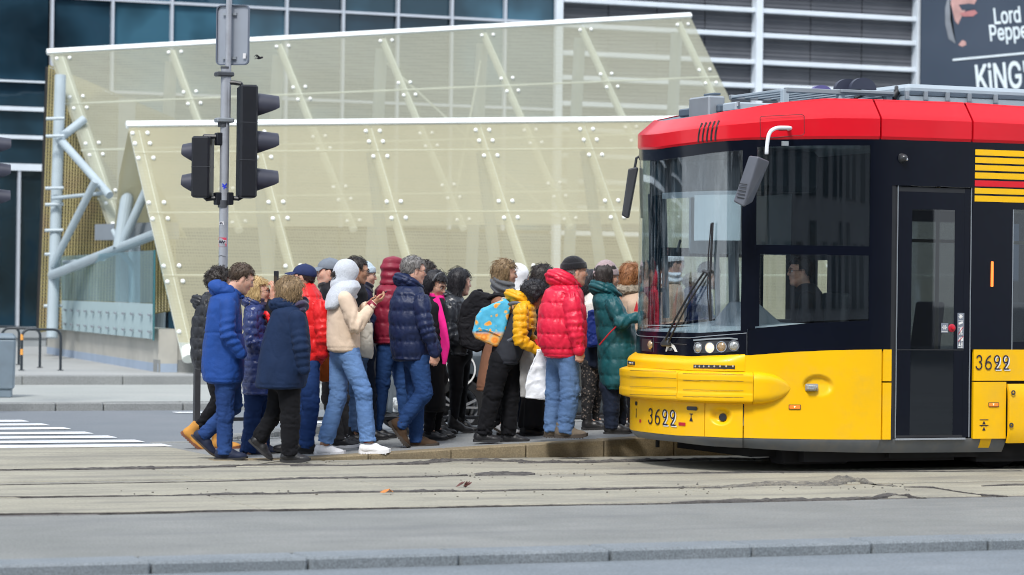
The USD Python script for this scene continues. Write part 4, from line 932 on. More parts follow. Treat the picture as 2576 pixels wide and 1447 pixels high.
for px, py, m_ in ((1756, 875, 'lamp_clear'), (1786, 875, 'lamp_warm'), (1815, 872.5, 'lamp_amber'), (1846, 870, 'lamp_clear')):
    lamp(px, py, .041, m_, cl, .014)
    o, a, u, n = spot(px, py, .012); ring = lathe([(.041, -.01), (.047, -.01), (.047, .006), (.041, .006), (.041, -.01)], 24); obj('bezel', place(ring, a, u, n, o), 'chrome', cl, smooth=40)
c2 = skin('headlamp_cluster', UV(1641, 868), UV(1617, 866), uz(1630, 884)[1], uz(1630, 853)[1], 'lamp_housing', 0.010, 0.012)
lamp(1634, 868, .041, 'lamp_amber', c2, .014)
skin_line('band_seam', [(1644, 846), (1645, 886)], .003, 'plastic_dark', .005); skin_line('band_seam', [(1648, 862), (1728, 867)], .003, 'plastic_dark', .005); skin_line('band_seam', [(1878, 838), (1879, 893)], .003, 'plastic_dark', .005)
# badge on the nose: pale arc over a dark word
a1_ = Polygon([(-.085, -.03), (-.075, .012), (-.045, .036), (0, .042), (.05, .022), (.095, -.03), (.06, -.03), (.035, -.004), (0, .012), (-.035, .008), (-.062, -.012), (-.068, -.03)])
bd = decal('badge', a1_, 1689, 876, 'mark_white', .010, .004)
w_ = meshkit.text_mesh('PESA', .022, .003, True); o, a, u, n = spot(1679, 881.5, .007); obj('lettering', place(w_, a, u, n, o), 'steel_grey', bd)
# daytime LED strips in the hood
def led_strip(pxs, y0, y1, off):
    s = skin('led_strip', UV(pxs[-1] + 5, y1, off), UV(pxs[0] - 5, y0, off), uz(pxs[0], y0 + 4.5, off)[1] - .0, uz(pxs[0], y0 - 4.5, off)[1], 'lamp_housing', lambda u: hood_o(u) + .004, .012)
    for i, p in enumerate(pxs):
        u, z = uz(p, lerp(y0, y1, i / (len(pxs) - 1)), off); oo = float(hood_o(u)) + .005; xy, n = oxy(np.array(u), oo); m = trimesh.creation.icosphere(subdivisions=1, radius=.009); m.apply_translation([*xy, z]); obj('led', m, 'chrome', s)
led_strip([1753, 1762, 1772, 1784, 1797, 1811, 1826, 1843], 922, 922, .07)
led_strip([1590, 1593, 1597], 913, 914, .08)
# apron furniture
def adec(name, poly, px, py, mat, off=.002, **kw):
    u, z = uz(px, py, .055); return decal(name, poly, px, py, mat, float(apr_o(u)) + off + .002, .004, **kw)
adec('reflector', rrect(.042, .028, .002), 1611, 1059, 'reflector_red'); adec('reflector', rrect(.085, .028, .002), 1716, 1067, 'reflector_red')
adec('slot', rrect(.06, .036, .016), 1601, 1015, 'rubber_black'); adec('slot', rrect(.125, .034, .016), 1741, 1027.5, 'plastic_dark'); adec('slot_bolt', Point(0, 0).buffer(.013), 1751, 1028, 'steel_grey', .005)
arrow = shapely.union_all([sbox(-.018, .028, .018, .036), Polygon([(-.02, -.03), (.02, -.03), (0, .012)]), sbox(-.004, 0, .004, .03)])
adec('jacking_mark', arrow, 1739, 1051, 'mark_black'); adec('jacking_mark', affinity.scale(arrow, .5, 1.2), 1601, 1040, 'mark_black')
# stencilled fleet number 3622: thin open numerals, the twos with a looped head
def digit(ch):
    T = np.linspace
    arc = lambda cx, cy, rx, ry, a0, a1, n=20: [(cx + rx * math.cos(math.radians(t)), cy + ry * math.sin(math.radians(t))) for t in T(a0, a1, n)]
    if ch == '3': return [arc(.26, .75, .21, .235, 160, -80) + arc(.24, .27, .25, .265, 80, -165)]
    if ch == '6': return [arc(.62, .36, .56, .62, 105, 180, 14)[0:] + arc(.30, .27, .25, .265, 165, -200)]
    return [arc(.27, .72, .22, .255, 200, 0)[::-1][::-1] + arc(.27, .72, .22, .255, 200, 300)[:0] + arc(.27, .72, .22, .25, 0, -190, 24), [(.49, .70), (.44, .45), (.10, .02), (.55, .02)]]
def number_shape(txt, h, w=.095):
    out, x = [], 0
    for ch in txt:
        for ln_ in digit(ch): out.append(affinity.translate(LineString(ln_).buffer(w / 2, cap_style=1, quad_segs=3), x, 0))
        x += .78
    return affinity.scale(shapely.union_all(out), h, h, origin=(0, 0)), x * h
def number(px, py, h, offf, parent, stretch=1.0):
    s, w = number_shape('3622', h); s = affinity.scale(s, stretch, 1, origin=(0, 0))
    o, a, u, n = spot(px, py, offf)
    # numerals one by one, so that they follow the curved skin
    for i, ch in enumerate('3622'):
        sh, _ = number_shape(ch, h); sh = affinity.scale(sh, stretch, 1, origin=(0, 0))
        uu = uz(px, py, offf)[0] - i * .78 * h * stretch
        xy, n2 = oxy(np.array(uu), offf); n3 = np.array([*n2, 0]); al = np.array([-n2[1], n2[0], 0]); al *= 1 if al @ RIGHT > 0 else -1
        for dx, dy, dz, m_, nm in ((.012, -.010, .0015, 'mark_white', 'numeral_shadow'), (0, 0, .0035, 'mark_black', 'numeral')):
            if nm == 'numeral_shadow' and i < 2 and h < .14: continue
            m = extrude(sh, .002); T = np.eye(4); T[:3, 0], T[:3, 1], T[:3, 2], T[:3, 3] = al, (0, 0, 1), n3, np.array([*xy, uz(px, py, offf)[1]]) + al * dx + np.array([0, 0, dy]) + n3 * dz
            m.apply_transform(T); obj(nm, m, m_, parent)
u_n = uz(1633, 1065, .06)[0]
number(1632, 1065, .132, .0655, tram, 1.12)
number(2455, 929, .122, .008, tram, .95)
# tow eye hollow on the front corner: dark round hole in a shallow dish
def dish(px, py, r, off, mat='tram_yellow', depth=.03):
    o, a, u, n = spot(px, py, off); m = lathe([(r * .5, -depth), (r * .8, -depth * .55), (r, 0.0), (r * 1.03, .0015), (r * 1.03, -.004)], 30); return o, a, u, n, m
o, a, u, n = spot(1818, 1050, .020); obj('tow_hole', place(lathe([(0, .004), (.032, .004), (.034, 0), (.034, -.01), (0, -.01)], 24), a, u, n, o), 'rubber_black', tram, smooth=30)
o, a, u, n = spot(1812, 1047, .036); pass
# side indicator in its hollow, markers
o, a, u, n = spot(2042, 975, .006)
pass
ind = obj('side_indicator', place(rounded_hull([(-.045, -.018, 0), (.045, -.018, 0), (-.045, .018, 0), (.045, .018, 0), (-.03, 0, .03), (.03, 0, .03)], .014), a, u, n, o), 'steel_grey', tram, smooth=40)
obj('lens', place(chamfer_box(-.05, .028, -.022, .022, .02, .05, .01), a, u, n, o), 'lamp_clear', ind)
def marker(px, py, w, h, parent=None):
    u_, z_ = uz(px, py, .006); d_ = decal('marker_lamp', rrect(w, h, .004), px, py, 'plastic_dark', .012, .008)
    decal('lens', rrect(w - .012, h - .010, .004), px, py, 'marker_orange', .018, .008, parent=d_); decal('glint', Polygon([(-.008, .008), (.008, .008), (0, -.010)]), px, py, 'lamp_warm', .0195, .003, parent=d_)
marker(1999, 1024, .105, .040); marker(2499, 1018, .105, .038)
jm = shapely.union_all([sbox(-.055, .085, .055, .092), Polygon([(-.02, .04), (.02, .04), (0, .075)]), sbox(-.055, .022, .055, .030), sbox(-.03, .01, -.024, .022), sbox(.024, .01, .03, .022), Polygon([(-.02, -.03), (.02, -.03), (0, .012)])])
decal('jacking_mark', affinity.scale(jm, .8, .8), 2475, 1078, 'mark_black', .010, .003)
for px, py in ((2549, 988), (2544, 1070)): decal('cover_lock', Point(0, 0).buffer(.022).difference(Point(0, 0).buffer(.010)), px, py, 'plastic_dark', .064, .004)
# camera dome, LED bar, stripes
o, a, u, n = spot(2268, 398, 0); cd_ = obj('camera_dome', place(rounded_hull([(0, .01, 0), (.0, -.01, 0), (0.01, .0, .025)], .035), a, u, n, o), 'lamp_housing', tram, smooth=True)
obj('lens', place(trimesh.creation.icosphere(subdivisions=2, radius=.013), a, u, n, o + a * .025 + n * .045 - np.array([0, 0, .012])), 'chrome', cd_)
decal('led_bar', rrect(.020, .225, .008), 2495, 690, 'led_orange', .012, .010)
for y0, y1, m_ in ((375.8, 390.4, 'y'), (395.2, 409.8, 'y'), (414.7, 428.6, 'y'), (433.8, 448.8, 'y'), (453.6, 468.6, 'r'), (472.8, 487, 'y'), (492, 506.8, 'y')):
    skin('stripe', 0.0, UV(2452.5, 440), uz(2453, y1)[1], uz(2453, y0)[1], 'tram_yellow' if m_ == 'y' else 'tram_red', 0.003, 0.003)
# door button and notices
o, a, u, n = spot(2394, 825.5, -.012); db = obj('door_button', place(lathe([(0, .024), (.014, .024), (.016, .014), (.026, .012), (.036, .006), (.036, 0), (0, 0)], 24), a, u, n, o), 'reflector_red', tram, smooth=40)
obj('cap', place(lathe([(0, .028), (.011, .027), (.012, .02), (0, .02)], 16), a, u, n, o), 'tram_red', db)
plain('notice_grey', (0.16, 0.18, 0.22), 0.5, 0.05, 3)
nt = decal('door_notice', rrect(.072, .085, .002), 2376, 825, 'notice_grey', -.010, .002)
ic = shapely.union_all([sbox(-.014, -.012, -.003, .022).difference(sbox(-.011, -.008, -.006, .018)), sbox(.003, -.012, .014, .022).difference(sbox(.006, -.008, .011, .018)), Polygon([(-.018, .012), (-.018, -.004), (-.028, .004)]), Polygon([(.018, .012), (.018, -.004), (.028, .004)]), sbox(-.03, -.033, .03, -.028)])
decal('icon', ic, 2376, 825, 'mark_white', -.0085, .0015, parent=nt)
nv = decal('door_notice', rrect(.068, .31, .002), 2416.5, 832, 'notice_grey', -.010, .002)
star = shapely.union_all([affinity.rotate(sbox(-.003, -.022, .003, .022), k * 45, origin=(0, 0)) for k in range(4)] + [Point(0, 0).buffer(.011)])
pic = [affinity.translate(star, 0, .125), sbox(-.024, .089, .024, .093), affinity.translate(affinity.rotate(sbox(-.022, -.008, .022, .010), 20), 0, .066), sbox(.006, .03, .022, .034), sbox(-.024, .027, .024, .030), affinity.translate(Polygon([(-.012, -.012), (.014, -.012), (.018, .03), (-.004, .03)]), 0, -.005), Point(-.01, -.028).buffer(.008).difference(Point(-.01, -.028).buffer(.004)), Point(.012, -.028).buffer(.008).difference(Point(.012, -.028).buffer(.004)),
       Polygon([(-.024, -.085), (-.006, -.055), (.004, -.075), (-.012, -.09)]), sbox(.004, -.09, .026, -.055), Polygon([(-.02, -.135), (.0, -.135), (-.012, -.10)]), sbox(-.024, -.150, .024, -.146)] + [LineString([(.002 + .018 * k / 3 * math.cos(t), -.12 + .03 * k / 3 * math.sin(t)) for t in np.linspace(-1.1, 1.1, 8)]).buffer(.0016) for k in (1, 2, 3)]
decal('icon', shapely.union_all(pic), 2416.5, 832, 'mark_white', -.0085, .0015, parent=nv); decal('strike', shapely.union_all([LineString([(-.022, -.03), (.024, .03)]).buffer(.003), LineString([(-.024, -.095), (.026, -.05)]).buffer(.003)]), 2416.5, 832, 'reflector_red', -.0075, .0015, parent=nv)
# roof equipment
def rbox(name, px0, py0, px1, py1, d0, depth, mat, c=.01):
    """box on the roof from its near face's picture corners at view depth d0"""
    a, b = atd(px0, py0, d0), atd(px1, py1, d0 + (px1 - px0) / FPX * d0 * .4); return obj(name, chamfer_box(a[0], b[0], a[1], a[1] + depth, b[2], a[2], c), mat, tram)
def roofbox(name, px0, px1, yt, yb, Y, dep, mat, c=.012, parent=None):
    a, b = atY(px0, yt, Y), atY(px1, yb, Y); return obj(name, chamfer_box(a[0], b[0], Y, Y + dep, min(a[2], b[2]), max(a[2], b[2]), c), mat, parent or tram)
roofbox('roof_cabinet', 1783, 1824, 240, 300, 21.75, .4, 'steel_grey', .015); roofbox('cabinet_cap', 1795, 1814, 233, 240, 21.85, .2, 'roof_dark', .006)
roofbox('roof_duct', 1808, 2000, 262, 290, 21.7, .8, 'roof_dark'); roofbox('roof_duct', 1850, 2010, 256, 285, 21.45, .25, 'roof_grey')
for px in (1859, 1963): roofbox('duct_clip', px - 3, px + 3, 256, 268, 21.43, .03, 'chrome', .003)
zt_ = atY(2125, 232, 21.45)[2]
g0 = atY(1978, 240, 21.45); g1 = atY(2250, 230, 21.45)
rack = obj('roof_rack', chamfer_box(g0[0], g1[0], 21.45, 21.50, zt_ - .02, zt_ + .02, .004), 'steel_grey', tram)
obj('rail', chamfer_box(g0[0], g1[0], 22.5, 22.55, zt_ - .02, zt_ + .02, .004), 'steel_grey', rack)
for px in (1972, 2112, 2232): p = atY(px, 240, 21.45); obj('leg', chamfer_box(p[0], p[0] + .06, 21.46, 21.52, 3.10, zt_, .004), 'roof_grey', rack)
for t in np.linspace(0, 1, 9): x = lerp(g0[0], g1[0], t); obj('slat', chamfer_box(x, x + .05, 21.5, 22.5, zt_ - .01, zt_ + .012, .003), 'roof_grey', rack)
p = atY(2115, 225, 21.44); q = atY(2248, 247, 21.44); obj('plate', chamfer_box(p[0], q[0], 21.42, 21.46, q[2] + .03, p[2], .004), 'steel_grey', rack)
def fan(px, py, w, h, Y, mat):
    c = atY(px, py, Y); s = Polygon([(-w / 2 * math.cos(t), 0 + h * math.sin(t)) for t in np.linspace(0, math.pi, 24)]); m = extrude(s, .05); obj('fan_shroud', place(m, (1, 0, 0), (0, 0, 1), (0, -1, 0), c), mat, tram)
fan(2128, 226, .26, .095, 21.9, 'fan_navy'); fan(2166, 226, .26, .105, 21.8, 'fan_navy'); fan(2062, 232, .20, .06, 22.2, 'fan_blue')
a, b = atY(2262, 222, 21.5), atY(2576, 262, 21.5)
rb_ = obj('roof_box', chamfer_box(a[0], a[0] + 5, 21.36, 22.9, 3.12, a[2] - .07, .012), 'roof_grey', tram); obj('lid', chamfer_box(a[0] - .02, a[0] + 5.02, 21.33, 22.93, a[2] - .066, a[2] + .03, .035), 'roof_grey', rb_)
for px in (2283, 2330, 2385, 2440, 2506): p = atY(px, 240, 21.32); obj('latch', chamfer_box(p[0] - .018, p[0] + .018, 21.315, 21.345, a[2] - .11, a[2] - .035, .003), 'steel_grey', rb_)
obj('hose', tube(smooth_path([atY(2246, 250, 21.5), atY(2256, 232, 21.5), atY(2258, 224, 21.55), atY(2248, 223, 21.7)]), .03, 10), 'rubber_black', tram, smooth=True)
obj('cable', tube(smooth_path([atY(2150, 248, 21.6), atY(2185, 236, 21.6), atY(2215, 234, 21.6), atY(2226, 252, 21.6)]), .014, 8), 'rubber_black', tram, smooth=True)
# interior
inn = TYC + .9
obj('floor', cat([bx(TXJ - 1.15, TXJ - .2, TYC - .78, TYC + .78, .32, .36), bx(TXJ - .2, TXJ + 9, TYC - 1.08, TYC + 1.08, .32, .36)]), 'interior_dark', tram); obj('ceiling', bx(TXJ - .9, TXJ + 9, TYC - 1.05, TYC + 1.05, 2.80, 2.84), 'interior_grey', tram)
obj('cab_ceiling_box', chamfer_box(TXJ - 1.25, TXJ - .35, TYC - .75, TYC + .75, 2.42, 2.78, .05), 'interior_dark', tram)
# dashboard follows the nose
uu_ = np.linspace(UV(1880, 830), mir(UV(1880, 830)), 40); xy0, _ = oxy(uu_, -.03); dp = np.dstack([np.stack([xy0[:, 0], np.full(40, TXJ - .55)], -1), np.stack([xy0[:, 1], xy0[:, 1]], -1), np.stack([np.full(40, 1.20), np.full(40, 1.28)], -1)])
dl = dp.copy(); dl[..., 2] = .40; obj('dashboard', closed_sheet(dp, dl), 'interior_pale', tram, smooth=30)
obj('console_hood', rounded_hull([(TXJ - .95, TYC - .42, 1.20), (TXJ - .95, TYC + .15, 1.20), (TXJ - .55, TYC - .42, 1.22), (TXJ - .55, TYC + .15, 1.22), (TXJ - .78, TYC - .36, 1.42), (TXJ - .78, TYC + .1, 1.42)], .04), 'interior_grey', tram, smooth=30)
sh_ = sbox(0, 0, .36, .30)
# paper sheets on the dashboard
pp = obj('dashboard_paper', chamfer_box(TXJ - 1.42, TXJ - 1.05, TYC + .25, TYC + .62, 1.235, 1.24, .001), 'mark_white', tram)
# sun blind inside the windscreen
ub0, ub1 = UV(1863, 550, -.06), UV(1742, 550, -.06)
def blind(a, b, z0, z1, off, mat): 
    return skin('sun_blind', a, b, z0, z1, mat, off, .004)
blind(ub0, ub1, uz(1800, 605, -.08)[1], uz(1800, 490, -.08)[1], -.08, 'interior_pale')
skin('destination_box', UV(1862, 420, -.1), mir(UV(1780, 420, -.1)), uz(1740, 484, -.1)[1], uz(1740, 405, -.1)[1], 'interior_dark', -.12, .05)
skin('visor_strip', UV(1862, 500, -.07), mir(UV(1700, 500, -.1)), uz(1740, 497, -.1)[1], uz(1740, 482, -.1)[1], 'interior_grey', -.10, .02)
obj('inner_mirror', rounded_hull([atd(1711, 606, 24.9), atd(1704, 632, 24.9)], .012), 'plastic_dark', tram)
# cab bulkhead with a glazed opening, seat
bk_x = TXJ + .30
pts_b = [bx(bk_x, bk_x + .04, TYC - 1.1, TYC - .55, .36, 2.8), bx(bk_x, bk_x + .04, TYC + .55, TYC + 1.1, .36, 2.8), bx(bk_x, bk_x + .04, TYC - .55, TYC + .55, .36, 1.42), bx(bk_x, bk_x + .04, TYC - .55, TYC + .30, 1.42, 2.8), bx(bk_x, bk_x + .04, TYC + .30, TYC + .55, 1.85, 2.8)]
obj('cab_bulkhead', cat(pts_b), 'interior_dark', tram)
seat = obj('driver_seat', rounded_hull([(TXJ + .06, TYC - .36, .95), (TXJ + .06, TYC + .06, .95), (TXJ + .14, TYC - .34, 1.50), (TXJ + .14, TYC + .04, 1.50)], .05), 'interior_dark', tram, smooth=40)
obj('cushion', rounded_hull([(TXJ - .45, TYC - .42, .86), (TXJ - .45, TYC + .08, .86), (TXJ, TYC - .42, .86), (TXJ, TYC + .08, .86)], .06), 'interior_dark', seat, smooth=40)
for (dx, dy) in ((.95, .5), (.95, -.55), (2.2, .5), (3.4, .5)): obj('grab_pole', tube([(TXJ + dx, TYC + dy, .36), (TXJ + dx, TYC + dy, 2.8)], .018, 10), 'pole_yellow', tram, smooth=True)
obj('grab_rail', tube([(TXJ + .5, TYC + .5, 2.05), (TXJ + 8, TYC + .5, 2.05)], .016, 8), 'pole_yellow', tram)
obj('grab_rail', tube([(TXJ + .55, TYC - .8, 1.0), (TXJ + 1.1, TYC - .75, .55)], .015, 8), 'pole_yellow', tram)
obj('ceiling_panel', bx(TXJ + .4, TXJ + 3.5, TYC + .6, TYC + 1.05, 2.35, 2.55), 'pole_yellow', tram)
for k in range(4):
    x = TXJ + 1.6 + k * .95
    s_ = obj('passenger_seat', rounded_hull([(x, TYC + .55, .8), (x, TYC + 1.0, .8), (x + .08, TYC + .57, 1.45), (x + .08, TYC + .98, 1.45)], .03), 'interior_dark', tram, smooth=40)

# far side of the cab: door frame uprights and cross pieces, dark upper lining
yfar = TYC + 1.02
def fbar(name, px0, py0, px1, py1, wd, mat): a, b = atY(px0, py0, yfar), atY(px1, py1, yfar); obj(name, beam(a, b, .04, wd, up=(0, 1, 0)), mat, tram)
fbar('far_door_post', 1668, 488, 1676, 800, .06, 'interior_grey'); fbar('far_door_post', 1640, 488, 1648, 815, .09, 'interior_dark')
for y in (645, 730): fbar('far_door_rail', 1646, y, 1670, y, .05, 'interior_grey')
fbar('far_window_post', 1800, 488, 1806, 810, .03, 'interior_pale'); fbar('far_window_post', 1842, 488, 1848, 810, .14, 'interior_grey')
obj('far_lining', bx(TXJ - .75, TXJ + .3, yfar - .02, yfar + .02, 1.90, 2.8), 'interior_pale', tram)
obj('notice_board', bx(TXJ - .30, TXJ - .10, yfar - .06, yfar - .03, 1.90, 2.14), 'mark_white', tram)
obj('cab_cabinet', chamfer_box(TXJ - .15, TXJ + .28, TYC - .1, TYC + .9, .36, 1.30, .02), 'interior_dark', tram)
obj('reflection_sheet', sheet(np.array([[(TXJ + .02 + .18 * k / 11 + .05 * math.sin(z * 1.3), TYC - 1.06 + .02 * math.sin(k * 2.1), 1.88 + z * .2) for z in range(5)] for k in range(12)])), 'interior_grey', tram, smooth=True)  # added curved grey sheet standing in for a bright building reflected in the window
# ------------------------------------------------------------------ people: soft surfaces from distance fields
PI_ = math.pi
def surface_net(f, lo, hi, h):
    lo, hi = np.asarray(lo, float), np.asarray(hi, float); n = np.maximum(np.ceil((hi - lo) / h).astype(int) + 1, 4)
    ax = [lo[k] + h * np.arange(n[k]) for k in range(3)]
    G = np.stack(np.meshgrid(*ax, indexing='ij'), -1).reshape(-1, 3)
    V = f(G).reshape(n).astype(np.float32)
    V[0], V[-1], V[:, 0], V[:, -1], V[:, :, 0], V[:, :, -1] = [np.maximum(x, 1e-3) for x in (V[0], V[-1], V[:, 0], V[:, -1], V[:, :, 0], V[:, :, -1])]
    S = V < 0
    c = np.zeros(n - 1, np.int8)
    for i in (0, 1):
        for j in (0, 1):
            for k in (0, 1): c += S[i:n[0] - 1 + i, j:n[1] - 1 + j, k:n[2] - 1 + k]
    act = (c > 0) & (c < 8); idx = -np.ones(act.shape, np.int64); idx[act] = np.arange(act.sum()); I = np.argwhere(act)
    P = np.zeros((len(I), 3)); W = np.zeros(len(I))
    corners = [(i, j, k) for i in (0, 1) for j in (0, 1) for k in (0, 1)]
    val = {q: V[I[:, 0] + q[0], I[:, 1] + q[1], I[:, 2] + q[2]] for q in corners}
    for q in corners:
        for a in range(3):
            if q[a] == 0:
                r = list(q); r[a] = 1; r = tuple(r); v0, v1 = val[q], val[r]; m = (v0 < 0) != (v1 < 0)
                t = v0 / np.where(m, v0 - v1, 1); p = np.tile(np.array(q, float), (len(I), 1)); p[:, a] += t
                P[m] += p[m]; W[m] += 1
    P = lo + h * (I + P / W[:, None]); F = []
    for a in range(3):
        b, d = (a + 1) % 3, (a + 2) % 3
        sl0, sl1 = [slice(None)] * 3, [slice(None)] * 3; sl0[a], sl1[a] = slice(0, -1), slice(1, None)
        e = S[tuple(sl0)] != S[tuple(sl1)]; E = np.argwhere(e); E = E[(E[:, b] > 0) & (E[:, d] > 0) & (E[:, b] < n[b] - 1) & (E[:, d] < n[d] - 1)]
        def ci(db, dd):
            q = E.copy(); q[:, b] -= db; q[:, d] -= dd; return idx[q[:, 0], q[:, 1], q[:, 2]]
        Q = np.stack([ci(1, 1), ci(0, 1), ci(0, 0), ci(1, 0)], -1); inside = S[E[:, 0], E[:, 1], E[:, 2]]
        Q[~inside] = Q[~inside][:, ::-1]; F.append(Q)
    Q = np.vstack(F)
    return trimesh.Trimesh(P, np.vstack([Q[:, [0, 1, 2]], Q[:, [0, 2, 3]]]), process=False)

def d_cap(p, a, b, ra, rb):
    a, b = np.asarray(a, float), np.asarray(b, float); ba = b - a; t = np.clip((p - a) @ ba / max(ba @ ba, 1e-9), 0, 1)
    return np.linalg.norm(p - a - t[:, None] * ba, axis=1) - (ra + (rb - ra) * t)
def d_ell(p, c, r, R=None):
    q = p - np.asarray(c, float)
    if R is not None: q = q @ np.asarray(R).T
    r = np.asarray(r, float); k0 = np.linalg.norm(q / r, axis=1); k1 = np.linalg.norm(q / (r * r), axis=1)
    return k0 * (k0 - 1) / np.maximum(k1, 1e-6)
def smin(a, b, k):
    h = np.maximum(k - np.abs(a - b), 0) / k; return np.minimum(a, b) - h * h * k * 0.25
def d_loft(p, rows):
    """rows: (z, cx, cy, rx, ry) from low to high; flat ends, slightly rounded."""
    R = np.array(sorted(rows)); z = np.clip(p[:, 2], R[0, 0], R[-1, 0])
    ip = lambda k: np.interp(z, R[:, 0], R[:, k])
    x, y = (p[:, 0] - ip(1)) / ip(3), (p[:, 1] - ip(2)) / ip(4)
    d = (np.power(np.abs(x) ** 2.3 + np.abs(y) ** 2.3 + 1e-12, 1 / 2.3) - 1) * np.minimum(ip(3), ip(4))
    e = np.maximum(p[:, 2] - R[-1, 0], R[0, 0] - p[:, 2]); k = 0.03
    h = np.maximum(k - np.abs(d - e), 0) / k; return np.maximum(d, e) + h * h * k * 0.25
def wob(p, s, seed): return meshkit.fbm(np.asarray(p) * np.asarray(s), 3, seed) - 0.5
def vnormals(m):
    v, f = np.asarray(m.vertices), np.asarray(m.faces); n = np.zeros_like(v); c = np.cross(v[f[:, 1]] - v[f[:, 0]], v[f[:, 2]] - v[f[:, 0]])
    for k in range(3): np.add.at(n, f[:, k], c)
    return n / np.maximum(np.linalg.norm(n, axis=1, keepdims=True), 1e-12)
def displaced(m, d): return trimesh.Trimesh(np.asarray(m.vertices) + vnormals(m) * np.asarray(d)[:, None], m.faces, process=False)

# ---- materials of people
def cloth(name, col, rough=0.8, var=0.18, scale=9, bump=0.0018, bscale=55, sheen=0.02, spec=0.22):
    plain(name, col, rough, var, scale, 0.0, spec, bump, bscale, sheen=sheen)
def denim(name, col, pale):
    def make(n):
        return usdkit.material(stage, '/World/Looks/' + n, {
            'tc': ('texture_coordinate', {}), 'n': ('noise_texture', {'scale': 2.6, 'detail': 6.0, 'roughness': 0.55}), 'r': ('rgb_ramp', {'ramp': [(0.25, tuple(np.array(col) * .85)), (0.5, tuple(np.array(col) * .75 + np.array(pale) * .25)), (0.8, tuple(np.array(col) * .35 + np.array(pale) * .65))]}),
            'w': ('noise_texture', {'scale': 260.0, 'detail': 2.0}), 'rw': ('rgb_ramp', {'ramp': [(0.3, (.8, .8, .8)), (0.7, (1.15, 1.15, 1.15))]}), 'm': ('mix', {'mix_type': 'multiply', 'fac': 1.0}),
            'mp': ('mapping', {'scale': (1.0, 1.0, 2.6)}), 'n2': ('noise_texture', {'scale': 22.0, 'detail': 5.0}), 'b': ('bump', {'strength': 1.0, 'distance': 0.0035}), 'p': ('principled_bsdf', {'roughness': 0.85, 'specular_ior_level': 0.2})},
            [('tc.object', 'n.vector'), ('tc.object', 'w.vector'), ('tc.object', 'mp.vector'), ('mp.vector', 'n2.vector'), ('n.fac', 'r.fac'), ('w.fac', 'rw.fac'), ('r.color', 'm.color1'), ('rw.color', 'm.color2'), ('m.color', 'p.base_color'), ('n2.fac', 'b.height'), ('b.normal', 'p.normal')], surface='p.BSDF')
    define(name, make)
def skin_mat(name, col):
    def make(n):
        c = np.array(col)
        return usdkit.material(stage, '/World/Looks/' + n, {
            'tc': ('texture_coordinate', {}), 'n': ('noise_texture', {'scale': 22.0, 'detail': 4.0}), 'r': ('rgb_ramp', {'ramp': [(0.35, tuple(c * np.array([.93, .82, .78]))), (0.65, tuple(c))]}),
            'p': ('principled_bsdf', {'roughness': 0.5, 'subsurface_weight': 0.15, 'subsurface_radius': (1.0, 0.35, 0.2), 'subsurface_scale': 0.006, 'specular_ior_level': 0.35})},
            [('tc.object', 'n.vector'), ('n.fac', 'r.fac'), ('r.color', 'p.base_color')], surface='p.BSDF')
    define(name, make)
def hair_mat(name, col, col2):
    def make(n):
        return usdkit.material(stage, '/World/Looks/' + n, {
            'tc': ('texture_coordinate', {}), 'mp': ('mapping', {'scale': (1.0, 1.0, 0.22)}), 'n': ('noise_texture', {'scale': 95.0, 'detail': 4.0, 'distortion': 0.6}), 'r': ('rgb_ramp', {'ramp': [(0.3, col), (0.7, col2)]}),
            'b': ('bump', {'strength': 1.0, 'distance': 0.006}), 'p': ('principled_bsdf', {'roughness': 0.48, 'specular_ior_level': 0.4})},
            [('tc.object', 'mp.vector'), ('mp.vector', 'n.vector'), ('n.fac', 'r.fac'), ('r.color', 'p.base_color'), ('n.fac', 'b.height'), ('b.normal', 'p.normal')], surface='p.BSDF')
    define(name, make)
def knit(name, col, dirn='z', scale=9.0):
    def make(n):
        c = np.array(col)
        return usdkit.material(stage, '/World/Looks/' + n, {
            'tc': ('texture_coordinate', {}), 'w': ('noise_texture', {'scale': 120.0, 'detail': 3.0}), 'r': ('rgb_ramp', {'ramp': [(0.3, tuple(c * .72)), (0.7, tuple(np.minimum(c * 1.18, .9)))]}), 'b': ('bump', {'strength': 1.0, 'distance': 0.002}),
            'p': ('principled_bsdf', {'roughness': 0.9, 'specular_ior_level': 0.15, 'sheen_weight': 0.3})},
            [('tc.object', 'w.vector'), ('w.fac', 'r.fac'), ('r.color', 'p.base_color'), ('w.fac', 'b.height'), ('b.normal', 'p.normal')], surface='p.BSDF')
    define(name, make)
skin_mat('skin', (0.56, 0.33, 0.24)); skin_mat('skin_pale', (0.62, 0.38, 0.29)); skin_mat('skin_tan', (0.46, 0.26, 0.17))
plain('lips', (0.42, 0.14, 0.12), 0.4, 0.1, 20); plain('eye_dark', (0.05, 0.04, 0.035), 0.15, 0.1, 20); plain('eye_white', (0.62, 0.58, 0.55), 0.2, 0.05, 20)
hair_mat('hair_dark', (0.012, 0.010, 0.010), (0.035, 0.026, 0.022)); hair_mat('hair_black', (0.006, 0.006, 0.009), (0.022, 0.020, 0.024)); hair_mat('hair_brown', (0.035, 0.022, 0.014), (0.085, 0.055, 0.035)); hair_mat('hair_blond', (0.30, 0.19, 0.07), (0.62, 0.45, 0.22))
hair_mat('hair_dark_blond', (0.10, 0.065, 0.033), (0.34, 0.23, 0.12)); hair_mat('hair_auburn', (0.16, 0.055, 0.018), (0.36, 0.16, 0.06)); hair_mat('hair_grey', (0.09, 0.085, 0.08), (0.26, 0.25, 0.245))
plain('glasses_black', (0.02, 0.02, 0.022), 0.3, 0.1, 20)

